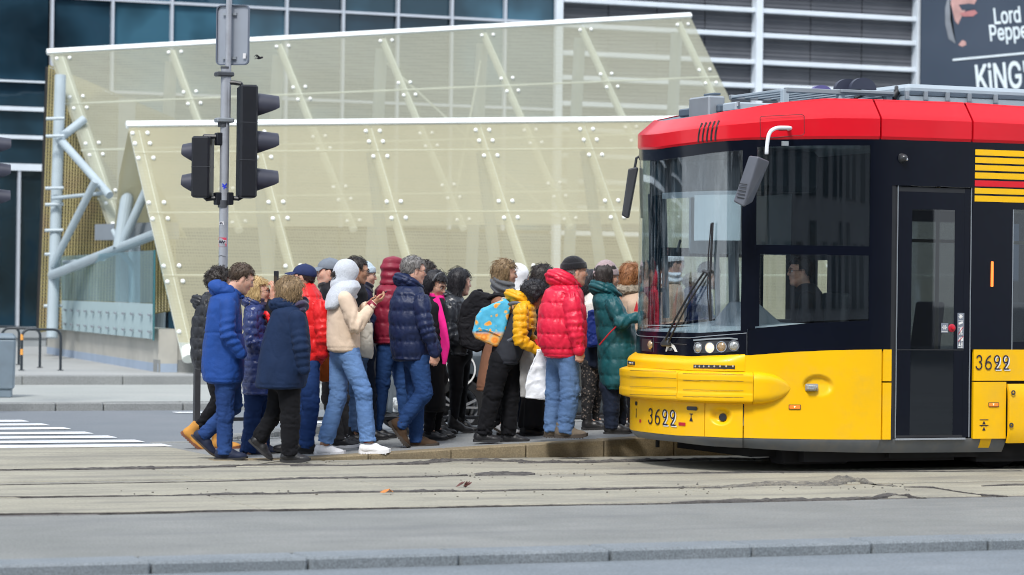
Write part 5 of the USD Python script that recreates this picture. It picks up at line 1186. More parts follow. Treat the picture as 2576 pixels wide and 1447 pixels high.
# ---- head, in its own frame: x forward, y left, z up, chin -0.118, crown +0.117
def head_sdf(female):
    def f(p):
        q = p * [1, 1, 1]; q = np.column_stack([p[:, 0], np.abs(p[:, 1]), p[:, 2]])
        d = d_ell(q, (-.014, 0, .030), (.100, .0765, .088))
        d = smin(d, d_ell(q, (.030, 0, -.030), (.063, .060, .082)), .05)
        d = smin(d, d_cap(q, (.022, 0, -.088), (.074, 0, -.100), .034, .017), .03)
        d = smin(d, d_cap(q, (-.01, .055, -.05), (.055, .022, -.095), .022, .016), .04)
        d = smin(d, d_ell(q, (.052, .040, -.018), (.030, .024, .024)), .03)
        d = smin(d, d_ell(q, (.074, .020, .030), (.018, .036, .011)), .02)
        e = d_ell(q, (.094, .032, .010), (.018, .018, .012)); d = -smin(-d, e, .014)
        d = smin(d, d_cap(q, (.088, 0, .020), (.109, 0, -.020), .007, .0115), .016)
        d = smin(d, d_ell(q, (.098, .011, -.025), (.012, .008, .007)), .008)
        d = smin(d, d_ell(q, (.087, 0, -.052), (.013, .022, .0075)), .012)
        d = smin(d, d_ell(q, (.083, 0, -.064), (.013, .019, .0075)), .012)
        d = smin(d, d_ell(q, (-.008, .079, -.004), (.018, .009, .032), np.array([[.95, .31, 0], [-.31, .95, 0], [0, 0, 1]])), .010)
        d = smin(d, d_cap(q, (-.022, 0, -.05), (-.040, 0, -.175), .052 if female else .058, .055 if female else .064), .035)
        return d
    return f
_cache = {}
def cached(key, fn):
    if key not in _cache: _cache[key] = fn()
    return _cache[key]
def head_mesh(female=False):
    return cached(('head', female), lambda: surface_net(head_sdf(female), (-.13, -.105, -.20), (.135, .105, .13), .0062))
def hair_shape(style):
    """Hair as a noisy shell round the skull, cut away over the face."""
    def mk():
        grow, seed = {'short': .014, 'cropped': .009, 'curly': .032, 'bob': .030, 'wavy': .040, 'long': .030, 'afro': .045, 'tied': .014, 'fringe': .026}[style], {'short': 1, 'cropped': 2, 'curly': 3, 'bob': 4, 'wavy': 5, 'long': 6, 'afro': 7, 'tied': 8, 'fringe': 9}[style]
        def f(p):
            q = np.column_stack([p[:, 0], np.abs(p[:, 1]), p[:, 2]])
            d = d_ell(q, (-.018, 0, .034), (.099 + grow * .8, .0775 + grow, .087 + grow))
            if style in ('bob', 'wavy', 'fringe'):
                d = smin(d, d_ell(q, (-.045, .035, -.045), (.075, .065, .085)), .04)
            if style == 'long':
                d = smin(d, d_ell(q, (-.055, .03, -.10), (.060, .072, .17)), .05)
            if style == 'tied':
                d = smin(d, d_ell(q, (-.115, 0, -.02), (.035, .035, .045)), .03)
            if style == 'afro': d = smin(d, d_ell(q, (-.02, 0, .02), (.125, .125, .12)), .03)
            n = meshkit.fbm(p * ([38, 38, 38] if style in ('curly', 'afro') else [34, 34, 13]), 3, seed) - .5
            d = d - n * (.030 if style in ('curly', 'afro') else .020 if style in ('wavy', 'bob', 'fringe') else .012)
            # open the face: everything in front of a slanted plane, below the hairline
            edge = .052 - .35 * np.clip(p[:, 2] - .03, -.2, .2)
            low = {'short': -.035, 'cropped': -.04, 'curly': -.06, 'bob': -.2, 'wavy': -.2, 'long': -.4, 'afro': -.08, 'tied': -.05, 'fringe': -.2}[style]
            hl = .070 if style != 'fringe' else .048
            face = np.maximum(np.maximum(edge - p[:, 0], p[:, 2] - hl - .012 * np.sin(p[:, 1] * 60)), -1)
            d = np.maximum(d, -np.maximum(-(p[:, 0] - (.030 if style in ('short', 'cropped', 'tied', 'curly') else .022)), p[:, 2] - hl))
            back_low = np.where(p[:, 0] < -.045, low - .035, low)
            d = np.maximum(d, back_low - p[:, 2] - .02 * (meshkit.noise(p * 30, seed) - .5))
            if style in ('short', 'cropped', 'tied'):          # keep the ear free
                d = np.maximum(d, -(d_ell(q, (.006, .09, -.012), (.034, .035, .040))))
            return d
        lo = -.30 if style == 'long' else -.18
        return surface_net(f, (-.19, -.16, lo), (.13, .16, .19), .0075)
    return cached(('hair', style), mk)
def beanie_shape(kind):
    def mk():
        tall = {'plain': .018, 'tall': .040, 'low': .012}[kind]
        def f(p):
            d = d_ell(p, (-.018, 0, .040), (.114, .094, .090 + tall))
            ang = np.arctan2(p[:, 1], p[:, 0] + .018); d = d + .0022 * np.cos(ang * 46)
            cut = .030 + .28 * (p[:, 0] + .02) * .55
            d = np.maximum(d, cut - p[:, 2])
            fold = np.maximum(d_ell(p, (-.018, 0, .040), (.121, .101, .125)), np.maximum(cut - .008 - p[:, 2], p[:, 2] - cut - .045)) + .002 * np.cos(ang * 40)
            return smin(d, fold, .012)
        return surface_net(f, (-.15, -.12, -.02), (.12, .12, .19), .0062)
    return cached(('beanie', kind), mk)
def cap_shape():
    def mk():
        def f(p):
            d = d_ell(p, (-.018, 0, .045), (.112, .092, .088)); d = np.maximum(d, .030 + .10 * p[:, 0] - p[:, 2])
            s = np.abs(np.arctan2(p[:, 1], p[:, 0] + .018)); d = d + .0015 * np.exp(-(np.minimum(s % 1.047, 1.047 - s % 1.047) / .03) ** 2)
            return smin(d, d_ell(p, (-.018, 0, .132), (.010, .010, .007)), .006)
        return surface_net(f, (-.15, -.11, -.02), (.11, .11, .15), .0058)
    return cached(('cap',), mk)
def visor_shape():
    a = np.linspace(-1.15, 1.15, 24); r = np.linspace(0, 1, 8); P = np.zeros((24, 8, 3))
    for i, t in enumerate(a):
        x0, y0 = -.018 + .108 * math.cos(t * .85), .088 * math.sin(t * .85); L = .082 * math.cos(t * .95) ** .7 if math.cos(t * .95) > 0 else 0
        for j, q in enumerate(r): P[i, j] = (x0 + L * q, y0 * (1 + .04 * q), .043 - .020 * q - .55 * y0 * y0 * 6 * (.3 + .7 * q) + .012)
    B = P.copy(); B[..., 2] -= .004
    return closed_sheet(P, B)
def glasses_shape():
    ms = []
    for s in (-1, 1):
        c = np.array([.103, s * .033, .008]); t = np.linspace(0, 2 * math.pi, 20)
        ms.append(tube(np.stack([c[0] - .006 * np.abs(np.cos(t)) * 0 + 0 * t, c[1] + .025 * np.cos(t), c[2] + .019 * np.sin(t)], -1), .0021, 6, cap=False))
        ms.append(tube([(.101, s * .058, .013), (.06, s * .078, .013), (-.005, s * .083, .010)], .0022, 6))
    ms.append(tube([(.104, -.008, .012), (.107, 0, .015), (.104, .008, .012)], .002, 6)); return cat(ms)
def hood_up_shape(pad, seed, length=.0, open_w=.062):
    def mk():
        def f(p):
            q = np.column_stack([p[:, 0], np.abs(p[:, 1]), p[:, 2]])
            d = d_ell(q, (-.022, 0, .028), (.118 + pad, .100 + pad, .118 + pad)); d = smin(d, d_ell(q, (-.03, 0, -.10), (.105 + pad, .100 + pad, .09)), .06)
            d = d - .010 * (meshkit.fbm(p * 16, 3, seed) - .5)
            op = d_ell(q, (.105, 0, -.012), (.085, open_w, .092)); d = -smin(-d, op, .02)
            return np.maximum(d, -(p[:, 2] + .175))
        return surface_net(f, (-.20, -.17, -.20), (.17, .17, .20), .0085)
    return cached(('hood', pad, seed, open_w), mk)

# ---- hand, in its own frame: wrist at the origin, fingers along +x, thumb on +y, palm facing -z
def hand_mesh(curl=0.5, spread=0.0, thumb=0.5):
    def mk():
        segs = [((-.02, 0, 0), (.0, 0, 0), .024, .025)]
        fin = []
        for k, (y, L, r) in enumerate(((.028, .070, .0088), (.0095, .078, .0090), (-.009, .072, .0086), (-.026, .056, .0076))):
            a = np.array([.086 - .004 * abs(k - 1), y, .002]); ang = 0.0; pts = [a]; ph = (.5 - k / 3) * spread
            for j, fr in enumerate((.45, .32, .23)):
                ang += curl * (1.15, 1.45, .9)[j] * (1 + .08 * (k - 1)); dirn = np.array([math.cos(ang) * math.cos(ph), math.cos(ang) * math.sin(ph), -math.sin(ang)]); pts.append(pts[-1] + dirn * L * fr)
            fin.append((pts, r))
        tb_ = [np.array([.022, .026, -.004]), np.array([.050, .046 + .012 * (1 - thumb), -.012 - .012 * thumb]), np.array([.078, .050 - .018 * thumb + .012 * (1 - thumb), -.020 - .020 * thumb]), np.array([.098, .046 - .034 * thumb, -.024 - .024 * thumb])]
        def f(p):
            d = d_cap(p, (-.045, 0, 0), (.005, 0, 0), .026, .027)
            d = smin(d, d_ell(p, (.045, .001, 0), (.052, .041, .0155)), .022)
            d = smin(d, d_ell(p, (.032, .024, -.008), (.030, .018, .016)), .015)
            for pts, r in fin:
                df = np.minimum.reduce([d_cap(p, pts[i], pts[i + 1], r * (1 - .06 * i), r * (.95 - .06 * i)) for i in range(3)]); d = smin(d, df, .006)
            dt = np.minimum.reduce([d_cap(p, tb_[i], tb_[i + 1], (.0125, .0105, .0095)[i], (.0105, .0095, .008)[i]) for i in range(3)])
            return smin(d, dt, .009)
        return surface_net(f, (-.08, -.06, -.11), (.18, .085, .04), .0042)
    return cached(('hand', curl, spread, thumb), mk)

# ---- shoes, in the foot's frame: sole on z = 0, heel at x = -0.075, toe at +0.20, ankle above the origin
def shoe(kind):
    def mk():
        th = {'sneaker': .034, 'boot': .026, 'leather': .016, 'hiking': .030, 'heel': .008, 'trainer': .026}[kind]
        sh_h = {'sneaker': .085, 'boot': .16, 'leather': .085, 'hiking': .12, 'heel': .17, 'trainer': .085}[kind]
        lift = .062 if kind == 'heel' else 0.0
        fat = {'sneaker': 1.08, 'boot': 1.08, 'leather': .92, 'hiking': 1.05, 'heel': .78, 'trainer': 1.0}[kind]
        def rise(x): return lift * np.clip((.10 - x) / .15, 0, 1)
        def f(p):
            q = p.copy(); q[:, 2] -= rise(q[:, 0])
            d = d_cap(q * [1, 1 / fat, 1], (-.030, 0, .045), (.060, .0, .052), .044, .046)
            d = smin(d, d_ell(q, (.115, 0, .028), (.088, .049 * fat, .040)), .035)
            d = smin(d, d_cap(q, (-.022, 0, .05), (-.018, 0, sh_h), .046, .050 if sh_h > .1 else .043), .035)
            d = np.maximum(d, th * .6 - q[:, 2]); d = np.maximum(d, q[:, 2] - sh_h - .01)
            return d - .0025 * (meshkit.fbm(p * 30, 2, 3) - .5)
        up = surface_net(f, (-.10, -.08, -.01), (.23, .08, sh_h + .09), .0075)
        out = np.array([(-.080, 0), (-.070, .028), (-.04, .038), (.03, .036), (.09, .047), (.15, .049), (.19, .032), (.206, 0)]) * [1, fat]; out = np.vstack([out, out[1:-1][::-1] * [1, -1]])
        pg = Polygon(out).buffer(.004).simplify(.001); so = extrude(pg, th); v = so.vertices.copy(); v[:, 2] += np.clip(v[:, 0] - .13, 0, 1) ** 1.6 * .9; v[:, 2] += rise(v[:, 0]); so.vertices = v
        if kind == 'heel': so = cat([so, trimesh.convex.convex_hull(np.array([(x, y, z) for x, y, z in [(-.072, -.02, 0), (-.072, .02, 0), (-.03, -.02, 0), (-.03, .02, 0), (-.078, -.028, .062), (-.078, .028, .062), (-.02, -.028, .058), (-.02, .028, .058)]]))])
        if kind in ('boot', 'hiking', 'sneaker'):
            tr = [bx(x, x + .012, -.046 * fat, .046 * fat, -.005, .004) for x in np.arange(-.06, .17, .024)]; so = cat([so] + tr)
        laces = cat([tube([(.035 + .022 * k, -.026, .102 - .012 * k), (.042 + .022 * k, 0, .108 - .013 * k), (.035 + .022 * k, .026, .102 - .012 * k)], .0035, 5) for k in range(4)])
        return up, so, laces
    return cached(('shoe', kind), mk)

# ------------------------------------------------------------------ a person, posed from picture points
def ground_at(px, py):
    z = 0.0
    for _ in range(6):
        P = at(px, py, z); z = zp(P[0]) if P[1] > YE - .05 else 0.005
    return P
class Body:
    def __init__(s, label, foot, group='people queueing for the tram', dshift=0.0, name='person', depth=None, catg='person'):
        if depth is None:
            g = ground_at(*foot); d = proj(g)[2] + dshift; P = atd(foot[0], foot[1], d); g = np.array([P[0], P[1], 0])
        else:
            d = depth; g = atd(foot[0], foot[1], d)
        g[2] = zp(g[0]) if g[1] > YE - .05 else 0.005
        if depth is not None: g[2] = atd(foot[0], foot[1], d)[2]
        s.d, s.g = d, g; s.root = thing(name, label, catg, g, -YAW, group)
        c, n = math.cos(-YAW), math.sin(-YAW); s.R = np.array([[c, -n, 0], [n, c, 0], [0, 0, 1.0]]); s.s = FPX / d; s.rng = np.random.default_rng(abs(hash(label)) % 1000 if False else sum(map(ord, label)))
        s.parts = []; s.bodyp = []; s.extra = []; s.seed = sum(map(ord, label)) % 97
    def P(s, px, py, dy=0.0):
        return (atd(px, py, s.d + dy) - s.g) @ s.R
    def w(s, p): return np.asarray(p) @ s.R.T + s.g
    def mm(s, px): return px / s.s
    def put(s, name, mesh, mat, parent=None, smooth=True, **kw):
        return obj(name, mesh, mat, parent or s.root, smooth=smooth, **kw)
    # ----- rows: (py, pxL, pxR, half width across); cy offset dy
    def loft_rows(s, rows, dy=0.0):
        out = []
        for r in rows:
            a, b = s.P(r[1], r[0], dy), s.P(r[2], r[0], dy); out.append((a[2], (a[0] + b[0]) / 2, dy + (r[4] if len(r) > 4 else 0), max((b[0] - a[0]) / 2, .03), r[3]))
        return out
    def coat(s, name, rows, mat, sleeves=(), quilt=0.0, hood=None, fold=.010, voxel=.0125, dy=0.0, extra=(), qa=.012, cut=None, label=None, stiff=1.0, fold_s=(5, 5, 3.4), seams=()):
        R = s.loft_rows(rows, dy); R = sorted(R); arms = [[(s.P(*q[:3]), q[3] * .94) for q in sl] for sl in sleeves]
        blobs = []
        if quilt and quilt < .12: voxel = .0105
        def torso(p):
            d = d_loft(p, R)
            for c, r, k in blobs: d = smin(d, d_ell(p, c, r), k)
            return d
        def arm(p, A): return np.minimum.reduce([d_cap(p, A[i][0], A[i + 1][0], A[i][1], A[i + 1][1]) for i in range(len(A) - 1)])
        def f(p):
            d = torso(p)
            for A in arms: d = smin(d, arm(p, A), .035)
            if cut is not None: d = np.maximum(d, -cut(p))
            return d
        pts = np.array([(r[1] + sx * r[3], r[2] + sy * r[4], r[0]) for r in R for sx in (-1, 1) for sy in (-1, 1)] + [a[0] + np.array(o) * (a[1]) for A in arms for a in A for o in ((1, 1, 1), (-1, -1, -1))] + [c + np.array(r) * q for c, r, k in blobs for q in (1, -1)])
        m = surface_net(f, pts.min(0) - .03, pts.max(0) + .03, voxel); v = np.asarray(m.vertices)
        D = [torso(v)] + [arm(v, A) for A in arms]; who = np.argmin(np.stack(D), 0); disp = np.zeros(len(v))
        if quilt:
            for k in range(len(D)):
                msk = who == k
                if k == 0: q = v[msk, 2] / quilt + .06 * np.sin(v[msk, 1] * 9 + v[msk, 0] * 5)
                else:
                    A = arms[k - 1]; q = np.zeros(msk.sum()); best = np.full(msk.sum(), 9.0); L0 = 0
                    for i in range(len(A) - 1):
                        a, b = A[i][0], A[i + 1][0]; ba = b - a; L = np.linalg.norm(ba); t = np.clip((v[msk] - a) @ ba / L ** 2, 0, 1); dd = np.linalg.norm(v[msk] - a - t[:, None] * ba, axis=1); up = dd < best; best[up] = dd[up]; q[up] = (L0 + t[up] * L) / quilt; L0 += L
                fr = np.abs(q - np.round(q))           # 0 at a seam, .5 mid-baffle
                bulge = np.sqrt(np.clip(1 - (1 - 2 * fr) ** 2, 0, 1))
                disp[msk] = 1.25 * qa * (bulge - .75)
                # gathers that run into the seams
                disp[msk] += .55 * qa * np.exp(-fr * 7) * np.sin(46 * np.arctan2(v[msk, 1], v[msk, 0] + .3) * .5 + 60 * v[msk, 0] + 9 * wob(v[msk], (6, 6, 6), s.seed + k))
            disp += (.004 if quilt else .002) * wob(v, (24, 24, 16), s.seed) * stiff - (.006 if quilt else .003)
        w1 = wob(v, fold_s, s.seed + 3); w2 = wob(v, (13, 13, 8), s.seed + 5)
        crease = np.exp(-(w1 / .035) ** 2) + .6 * np.exp(-(w2 / .04) ** 2)
        disp += fold * (1.8 * w1 - (.45 if quilt else .22) * crease + (.5 if quilt else .25) * wob(v, (20, 20, 13), s.seed + 7))
        for k, A in enumerate(arms):                        # elbow folds
            msk = who == k + 1
            if msk.any() and len(A) > 2:
                q = v[msk] - A[1][0]; near = np.exp(-(np.linalg.norm(q, axis=1) / .13) ** 2); t = q @ (A[2][0] - A[0][0]) / np.linalg.norm(A[2][0] - A[0][0])
                disp[msk] += fold * .7 * near * np.sin(t * 95 + 5 * wob(v[msk], (9, 9, 9), s.seed + 9))
            if len(A) > 1:
                q = v - A[-1][0]; ax = (A[-1][0] - A[-2][0]); ax /= np.linalg.norm(ax); t = q @ ax; disp -= .006 * msk * np.exp(-((t + .03) / .008) ** 2)
        for k in range(len(arms)):                          # armhole seams
            dd_ = D[0] - D[k + 1]; near = np.exp(-(np.linalg.norm(v - arms[k][0][0], axis=1) / .22) ** 2); disp -= .010 * near * np.exp(-(dd_ / .012) ** 2)
        for py in seams:
            z = s.P(1000, py)[2]; disp -= .008 * (who == 0) * np.exp(-((v[:, 2] - z) / .009) ** 2)
        zh = R[0][0]; disp -= .007 * (who == 0) * np.exp(-((v[:, 2] - zh - .035) / .008) ** 2)
        m = displaced(m, disp)
        g = s.put(name, m, mat, label=label)
        for e in extra: s.hood(g, e, mat, quilt)
        for r in R[1:-1:1]: s.bodyp.append(('row', (r[0], r[1], r[2], r[3] * .72, r[4] * .72)))
        for A in arms: s.bodyp.append(('limb', [(a, r * .55) for a, r in A]))
        return g
    def hood(s, parent, e, mat, quilt=0):
        """A hood lying open on the shoulders: (px, py, dy, radii) of the bag behind the neck."""
        c, r = s.P(*e[:3]), np.array(e[3], float); side = 1.0 if s.hf[0] >= 0 else -1.0
        fx = np.array([s.hf[0], s.hf[1], 0]); fx /= np.linalg.norm(fx); ly = np.array([-fx[1], fx[0], 0])
        def f(p):
            q = np.column_stack([(p - c) @ fx, (p - c) @ ly, p[:, 2] - c[2]]); q[:, 2] += .22 * q[:, 0]
            d = d_ell(q, (0, 0, 0), r); d = smin(d, d_cap(q, (.35 * r[0], -.62 * r[1], -.1 * r[2]), (1.0 * r[0], -.30 * r[1], -.15 * r[2]), .042, .026), .03); d = smin(d, d_cap(q, (.35 * r[0], .62 * r[1], -.1 * r[2]), (1.0 * r[0], .30 * r[1], -.15 * r[2]), .042, .026), .03)
            hol = d_ell(q, (.42 * r[0], 0, .62 * r[2]), (.72 * r[0], .62 * r[1], .85 * r[2])); return -smin(-d, hol, .02)
        R = r.max() + .07; m = surface_net(f, c - R, c + R, .0105); v = np.asarray(m.vertices)
        q = (v - c) @ fx; w1 = wob(v, (7, 7, 7), s.seed + 21)
        m = displaced(m, .010 * wob(v, (16, 16, 16), s.seed + 20) - .010 * np.exp(-(w1 / .045) ** 2) - (.010 * np.exp(-(np.abs(((v[:, 2] - c[2]) + .5 * q) / .055 - np.round(((v[:, 2] - c[2]) + .5 * q) / .055)) / .16) ** 2) if quilt else 0))
        return obj('hood', m, mat, parent, smooth=True)
    def trousers(s, mat, legs, waist=None, fold=.012, voxel=.0125, name='trousers', seed=0):
        """legs: two lists of (px, py, dy, radius) from hip to hem."""
        L = [[(s.P(*q[:3]), q[3] * .92) for q in lg] for lg in legs]
        hips = [l[0][0] for l in L]; c = (hips[0] + hips[-1]) / 2
        def f(p):
            d = None
            for A in L:
                for i in range(len(A) - 1):
                    e = d_cap(p, A[i][0], A[i + 1][0], A[i][1], A[i + 1][1]); d = e if d is None else smin(d, e, .028)
            d = smin(d, d_ell(p, c + [0, 0, .04], (.135, .165, .13)), .05)
            for A in L:                                    # flat hem
                a, b = A[-2][0], A[-1][0]; n = (b - a) / np.linalg.norm(b - a); t = (p - b) @ n; near = np.linalg.norm(p - b, axis=1) < .2
                d = np.where(near, np.maximum(d, t - .008), d)
            return d
        pts = np.array([a[0] + np.array(o) * a[1] for A in L for a in A for o in ((1, 1, 1), (-1, -1, -1))] + [c + [.16, .19, .19], c - [.16, .19, .1]])
        m = surface_net(f, pts.min(0) - .03, pts.max(0) + .03, voxel); v = np.asarray(m.vertices)
        zr = np.zeros(len(v))
        for A in L:
            for q, wt in ((A[1][0], .8), (A[-1][0], 1.0), (A[0][0], .5)): zr = np.maximum(zr, wt * np.exp(-(np.linalg.norm(v - q, axis=1) / .15) ** 2))
        w1 = wob(v, (5, 5, 11), s.seed + 11); w2 = wob(v, (9, 9, 22), s.seed + 12); w3 = wob(v, (6, 6, 2.0), s.seed + 13)
        m = displaced(m, fold * (.12 + 1.2 * zr) * (.9 * w1 - .7 * np.exp(-(w1 / .05) ** 2) - .6 * np.exp(-(w2 / .05) ** 2)) - fold * .4 * np.exp(-(w3 / .03) ** 2))
        for A in L: s.bodyp.append(('limb', [(a, max(r * .55, .03)) for a, r in A]))
        return s.put(name, m, mat)
    def skirt(s, name, rows, mat, fold=.012, dy=0.0, voxel=.014):
        R = sorted(s.loft_rows(rows, dy)); pts = np.array([(r[1] + q * r[3], r[2] + q * r[4], r[0]) for r in R for q in (-1, 1)])
        m = surface_net(lambda p: d_loft(p, R), pts.min(0) - .03, pts.max(0) + .03, voxel); v = np.asarray(m.vertices); ang = np.arctan2(v[:, 1] - dy, v[:, 0] - np.mean([r[1] for r in R]))
        return s.put(name, displaced(m, fold * np.sin(ang * 9 + v[:, 2] * 3) * np.clip((R[-1][0] - v[:, 2]) / .5, 0, 1) + .008 * wob(v, (9, 9, 4), s.seed)), mat)
    def shoe(s, kind, px, py, dy, mat, sole, yaw=0.0, pitch=0.0, k=1.0, lace=None, ground=None):
        """(px, py): the sole under the ankle; pitch > 0 lifts the heel."""
        up, so, la = shoe(kind); o = s.P(px, py, dy)
        f = np.array([math.cos(yaw) * math.cos(pitch), math.sin(yaw) * math.cos(pitch), -math.sin(pitch)]); l = np.cross([0, 0, 1], f); l /= np.linalg.norm(l); u = np.cross(f, l)
        T = lambda m: place(trimesh.Trimesh(np.asarray(m.vertices) * k, m.faces, process=False), f, l, u, o)
        p = s.put('shoe', T(up), mat); obj('sole', T(so), sole, p, smooth=35)
        if lace: obj('laces', T(la), lace, p, smooth=True)
        s.bodyp.append(('limb', [(o + u * .09, .035), (o + u * .05 + f * .1, .02)])); return p
    def head(s, px, py, dy=0.0, yaw=0.0, pitch=0.0, roll=0.0, skin='skin', hair=None, hairm='hair_dark', female=False, k=1.0, features=True, brow=None, neck=None, hat=False):
        """(px, py): centre of the head; yaw 0 looks right, 180 left, 90 away, -90 at the camera."""
        yw, pt = math.radians(yaw), math.radians(pitch); f = np.array([math.cos(yw) * math.cos(pt), math.sin(yw) * math.cos(pt), -math.sin(pt)]); l = np.cross([0, 0, 1.0], f); l /= np.linalg.norm(l); u = np.cross(f, l)
        s.hf, s.hl, s.hu, s.ho, s.hk = f, l, u, s.P(px, py, dy), k
        hm = head_mesh(female); v = np.asarray(hm.vertices); m = s.H(hm); s.skin = skin; s.headm = m
        if hair: s.hairp = s.put('hair', s.H(hair_shape(hair)), hairm); s.strands(s.hairp, s.H(hair_shape(hair)), hairm, hair, hat=hat)
        if features:
            for q in (-1, 1):
                e = trimesh.creation.icosphere(subdivisions=1, radius=.0125); e.apply_translation((.0815, q * .032, .0095)); ep = s.put('eye', s.H(e), 'eye_white')
                e = trimesh.creation.icosphere(subdivisions=1, radius=.0068); e.apply_translation((.0895, q * .032, .0095)); obj('iris', s.H(e), 'eye_dark', ep)
                lid = tube([(.088, q * .018, .0185), (.093, q * .032, .0215), (.084, q * .047, .018)], .0028, 5); s.put('eyelid', s.H(lid), skin)
                b = tube([(.097, q * .014, .031), (.098, q * .030, .036), (.084, q * .050, .032)], [.0042, .005, .003], 6); s.put('eyebrow', s.H(b), brow or hairm)
            lp = trimesh.creation.icosphere(subdivisions=2, radius=1.0); lp.apply_scale((.0125, .0205, .0062)); lp.apply_translation((.0895, 0, -.0525)); lq = lp.copy(); lq.apply_scale((1, .9, 1)); lq.apply_translation((-.003, 0, -.0105)); s.put('lips', s.H(cat([lp, lq])), 'lips')
        s.bodyp.append(('neck', (s.ho + (f * -.035 + u * -.12) * k, s.ho + (f * -.045 + u * -.22) * k)))
        return m
    def strands(s, parent, m, mat, style, n=420, hat=False):
        rg = np.random.default_rng(s.seed + 5); v, nr = np.asarray(m.vertices), vnormals(m); ok = np.nonzero((v - s.ho) @ s.hu < (.0 if hat else 9))[0]; pick = rg.choice(ok, min(n if not hat else n // 2, len(ok)), replace=False)
        curl = style in ('curly', 'afro'); L = {'short': .035, 'cropped': .018, 'curly': .035, 'afro': .04, 'tied': .045}.get(style, .075); C = []; K = 6
        for i in pick:
            p, q = v[i], nr[i]; fl = -s.hu * .9 - s.hf * .35 + rg.normal(0, .35, 3); t = fl - q * (fl @ q); t = t / (np.linalg.norm(t) + 1e-9); ll = L * rg.uniform(.5, 1.2); P = [p - q * .004]
            for k in range(1, K):
                f = k / (K - 1); o = p + t * ll * f + q * (.007 * math.sin(f * PI_) + (.010 * f * rg.random() if curl else .003)) + (rg.normal(0, .007, 3) if curl else rg.normal(0, .0012, 3)); P.append(o)
            C += P
        C = np.array(C, np.float32); cv = UsdGeom.BasisCurves.Define(stage, numbered(ppath(parent), 'strands')); cv.CreateTypeAttr('linear'); cv.CreatePointsAttr(Vt.Vec3fArray.FromNumpy(C)); cv.CreateCurveVertexCountsAttr(Vt.IntArray.FromNumpy(np.full(len(pick), K, np.int32)))
        w = np.tile(np.linspace(.0042, .0012, K), len(pick)).astype(np.float32); cv.CreateWidthsAttr(Vt.FloatArray.FromNumpy(w)); cv.SetWidthsInterpolation('vertex'); UsdShade.MaterialBindingAPI.Apply(cv.GetPrim()).Bind(M(mat)); cv.GetPrim().SetCustomDataByKey('kind', 'stuff')
    def H(s, m):
        return place(trimesh.Trimesh(np.asarray(m.vertices) * s.hk, m.faces, process=False), s.hf, s.hl, s.hu, s.ho)
    def hp(s, x, y, z): return s.ho + (s.hf * x + s.hl * y + s.hu * z) * s.hk
    def hand(s, px, py, dy, along, palm, curl=.5, spread=.15, thumb=.5, k=1.0, flip=False):
        """wrist at (px, py); along: direction of the fingers, palm: direction the palm faces (local axes)."""
        x = np.array(along, float); x /= np.linalg.norm(x); z = -np.array(palm, float); z -= x * (z @ x); z /= np.linalg.norm(z); y = np.cross(z, x)
        m = hand_mesh(curl, spread, thumb); v = np.asarray(m.vertices) * k; F = np.asarray(m.faces)
        if flip: v = v * [1, -1, 1]; F = F[:, ::-1]
        h = place(trimesh.Trimesh(v, F, process=False), x, y, z, s.P(px, py, dy)); s.extra.append(h); return h
    def finish(s):
        """The body itself: trunk, limbs, head and hands as one skin under the clothes."""
        rows = sorted([r for k, r in s.bodyp if k == 'row']); limbs = [r for k, r in s.bodyp if k == 'limb']; necks = [r for k, r in s.bodyp if k == 'neck']
        def f(p):
            d = np.full(len(p), 9.0)
            if len(rows) > 1: d = d_loft(p, rows)
            for A in limbs:
                for i in range(len(A) - 1): d = smin(d, d_cap(p, A[i][0], A[i + 1][0], A[i][1], A[i + 1][1]), .02)
            for a, b in necks:
                d = smin(d, d_cap(p, a, b, .045, .06), .02)
                if rows: d = smin(d, d_cap(p, b, (rows[-1][1], rows[-1][2], rows[-1][0] - .05), .05, .06), .02)
            return d
        pts = [np.array(a) for A in limbs for a, r in A] + [np.array((r[1] + q * r[3], r[2] + q * r[4], r[0])) for r in rows for q in (-1, 1)] + [q for n in necks for q in n]
        pts = np.array(pts); m = surface_net(f, pts.min(0) - .09, pts.max(0) + .09, .026)
        parts = [m, s.headm] + s.extra; body = None
        try:
            ms = [m3.Manifold(m3.Mesh(vert_properties=np.asarray(x.vertices, np.float32), tri_verts=np.asarray(x.faces, np.uint32))) for x in parts]
            if all(str(x.status()).endswith('NoError') for x in ms):
                u = ms[0]
                for x in ms[1:]: u = u + x
                t = u.to_mesh(); body = trimesh.Trimesh(t.vert_properties[:, :3], t.tri_verts, process=False)
        except Exception: body = None
        s.unified = body is not None
        if body is None: body = cat(parts)
        s.put('body', body, s.skin)
# ------------------------------------------------------------------ clothes
cloth('parka_blue', (0.012, 0.055, 0.24), 0.7, .14, 5); cloth('puffer_black', (0.011, 0.012, 0.016), 0.45, .2, 7, spec=.4); cloth('puffer_navy', (0.016, 0.030, 0.12), 0.38, .2, 7, spec=.45); cloth('coat_navy', (0.006, 0.018, 0.055), 0.8, .14, 4)
cloth('puffer_red', (0.62, 0.012, 0.014), 0.45, .1, 6, spec=.35); cloth('jacket_black', (0.008, 0.008, 0.011), 0.7); cloth('jacket_cream', (0.66, 0.52, 0.40), 0.85, .08, 5); cloth('puffer_burgundy', (0.22, 0.012, 0.034), 0.5, .12, 6, spec=.35)
cloth('puffer_midnight', (0.006, 0.014, 0.055), 0.5, .16, 6, spec=.35); cloth('coat_black', (0.005, 0.005, 0.007), 0.8); cloth('leather_grey', (0.020, 0.023, 0.030), 0.35, .25, 6, spec=.5); cloth('coat_brown', (0.24, 0.115, 0.070), 0.85, .1, 5)
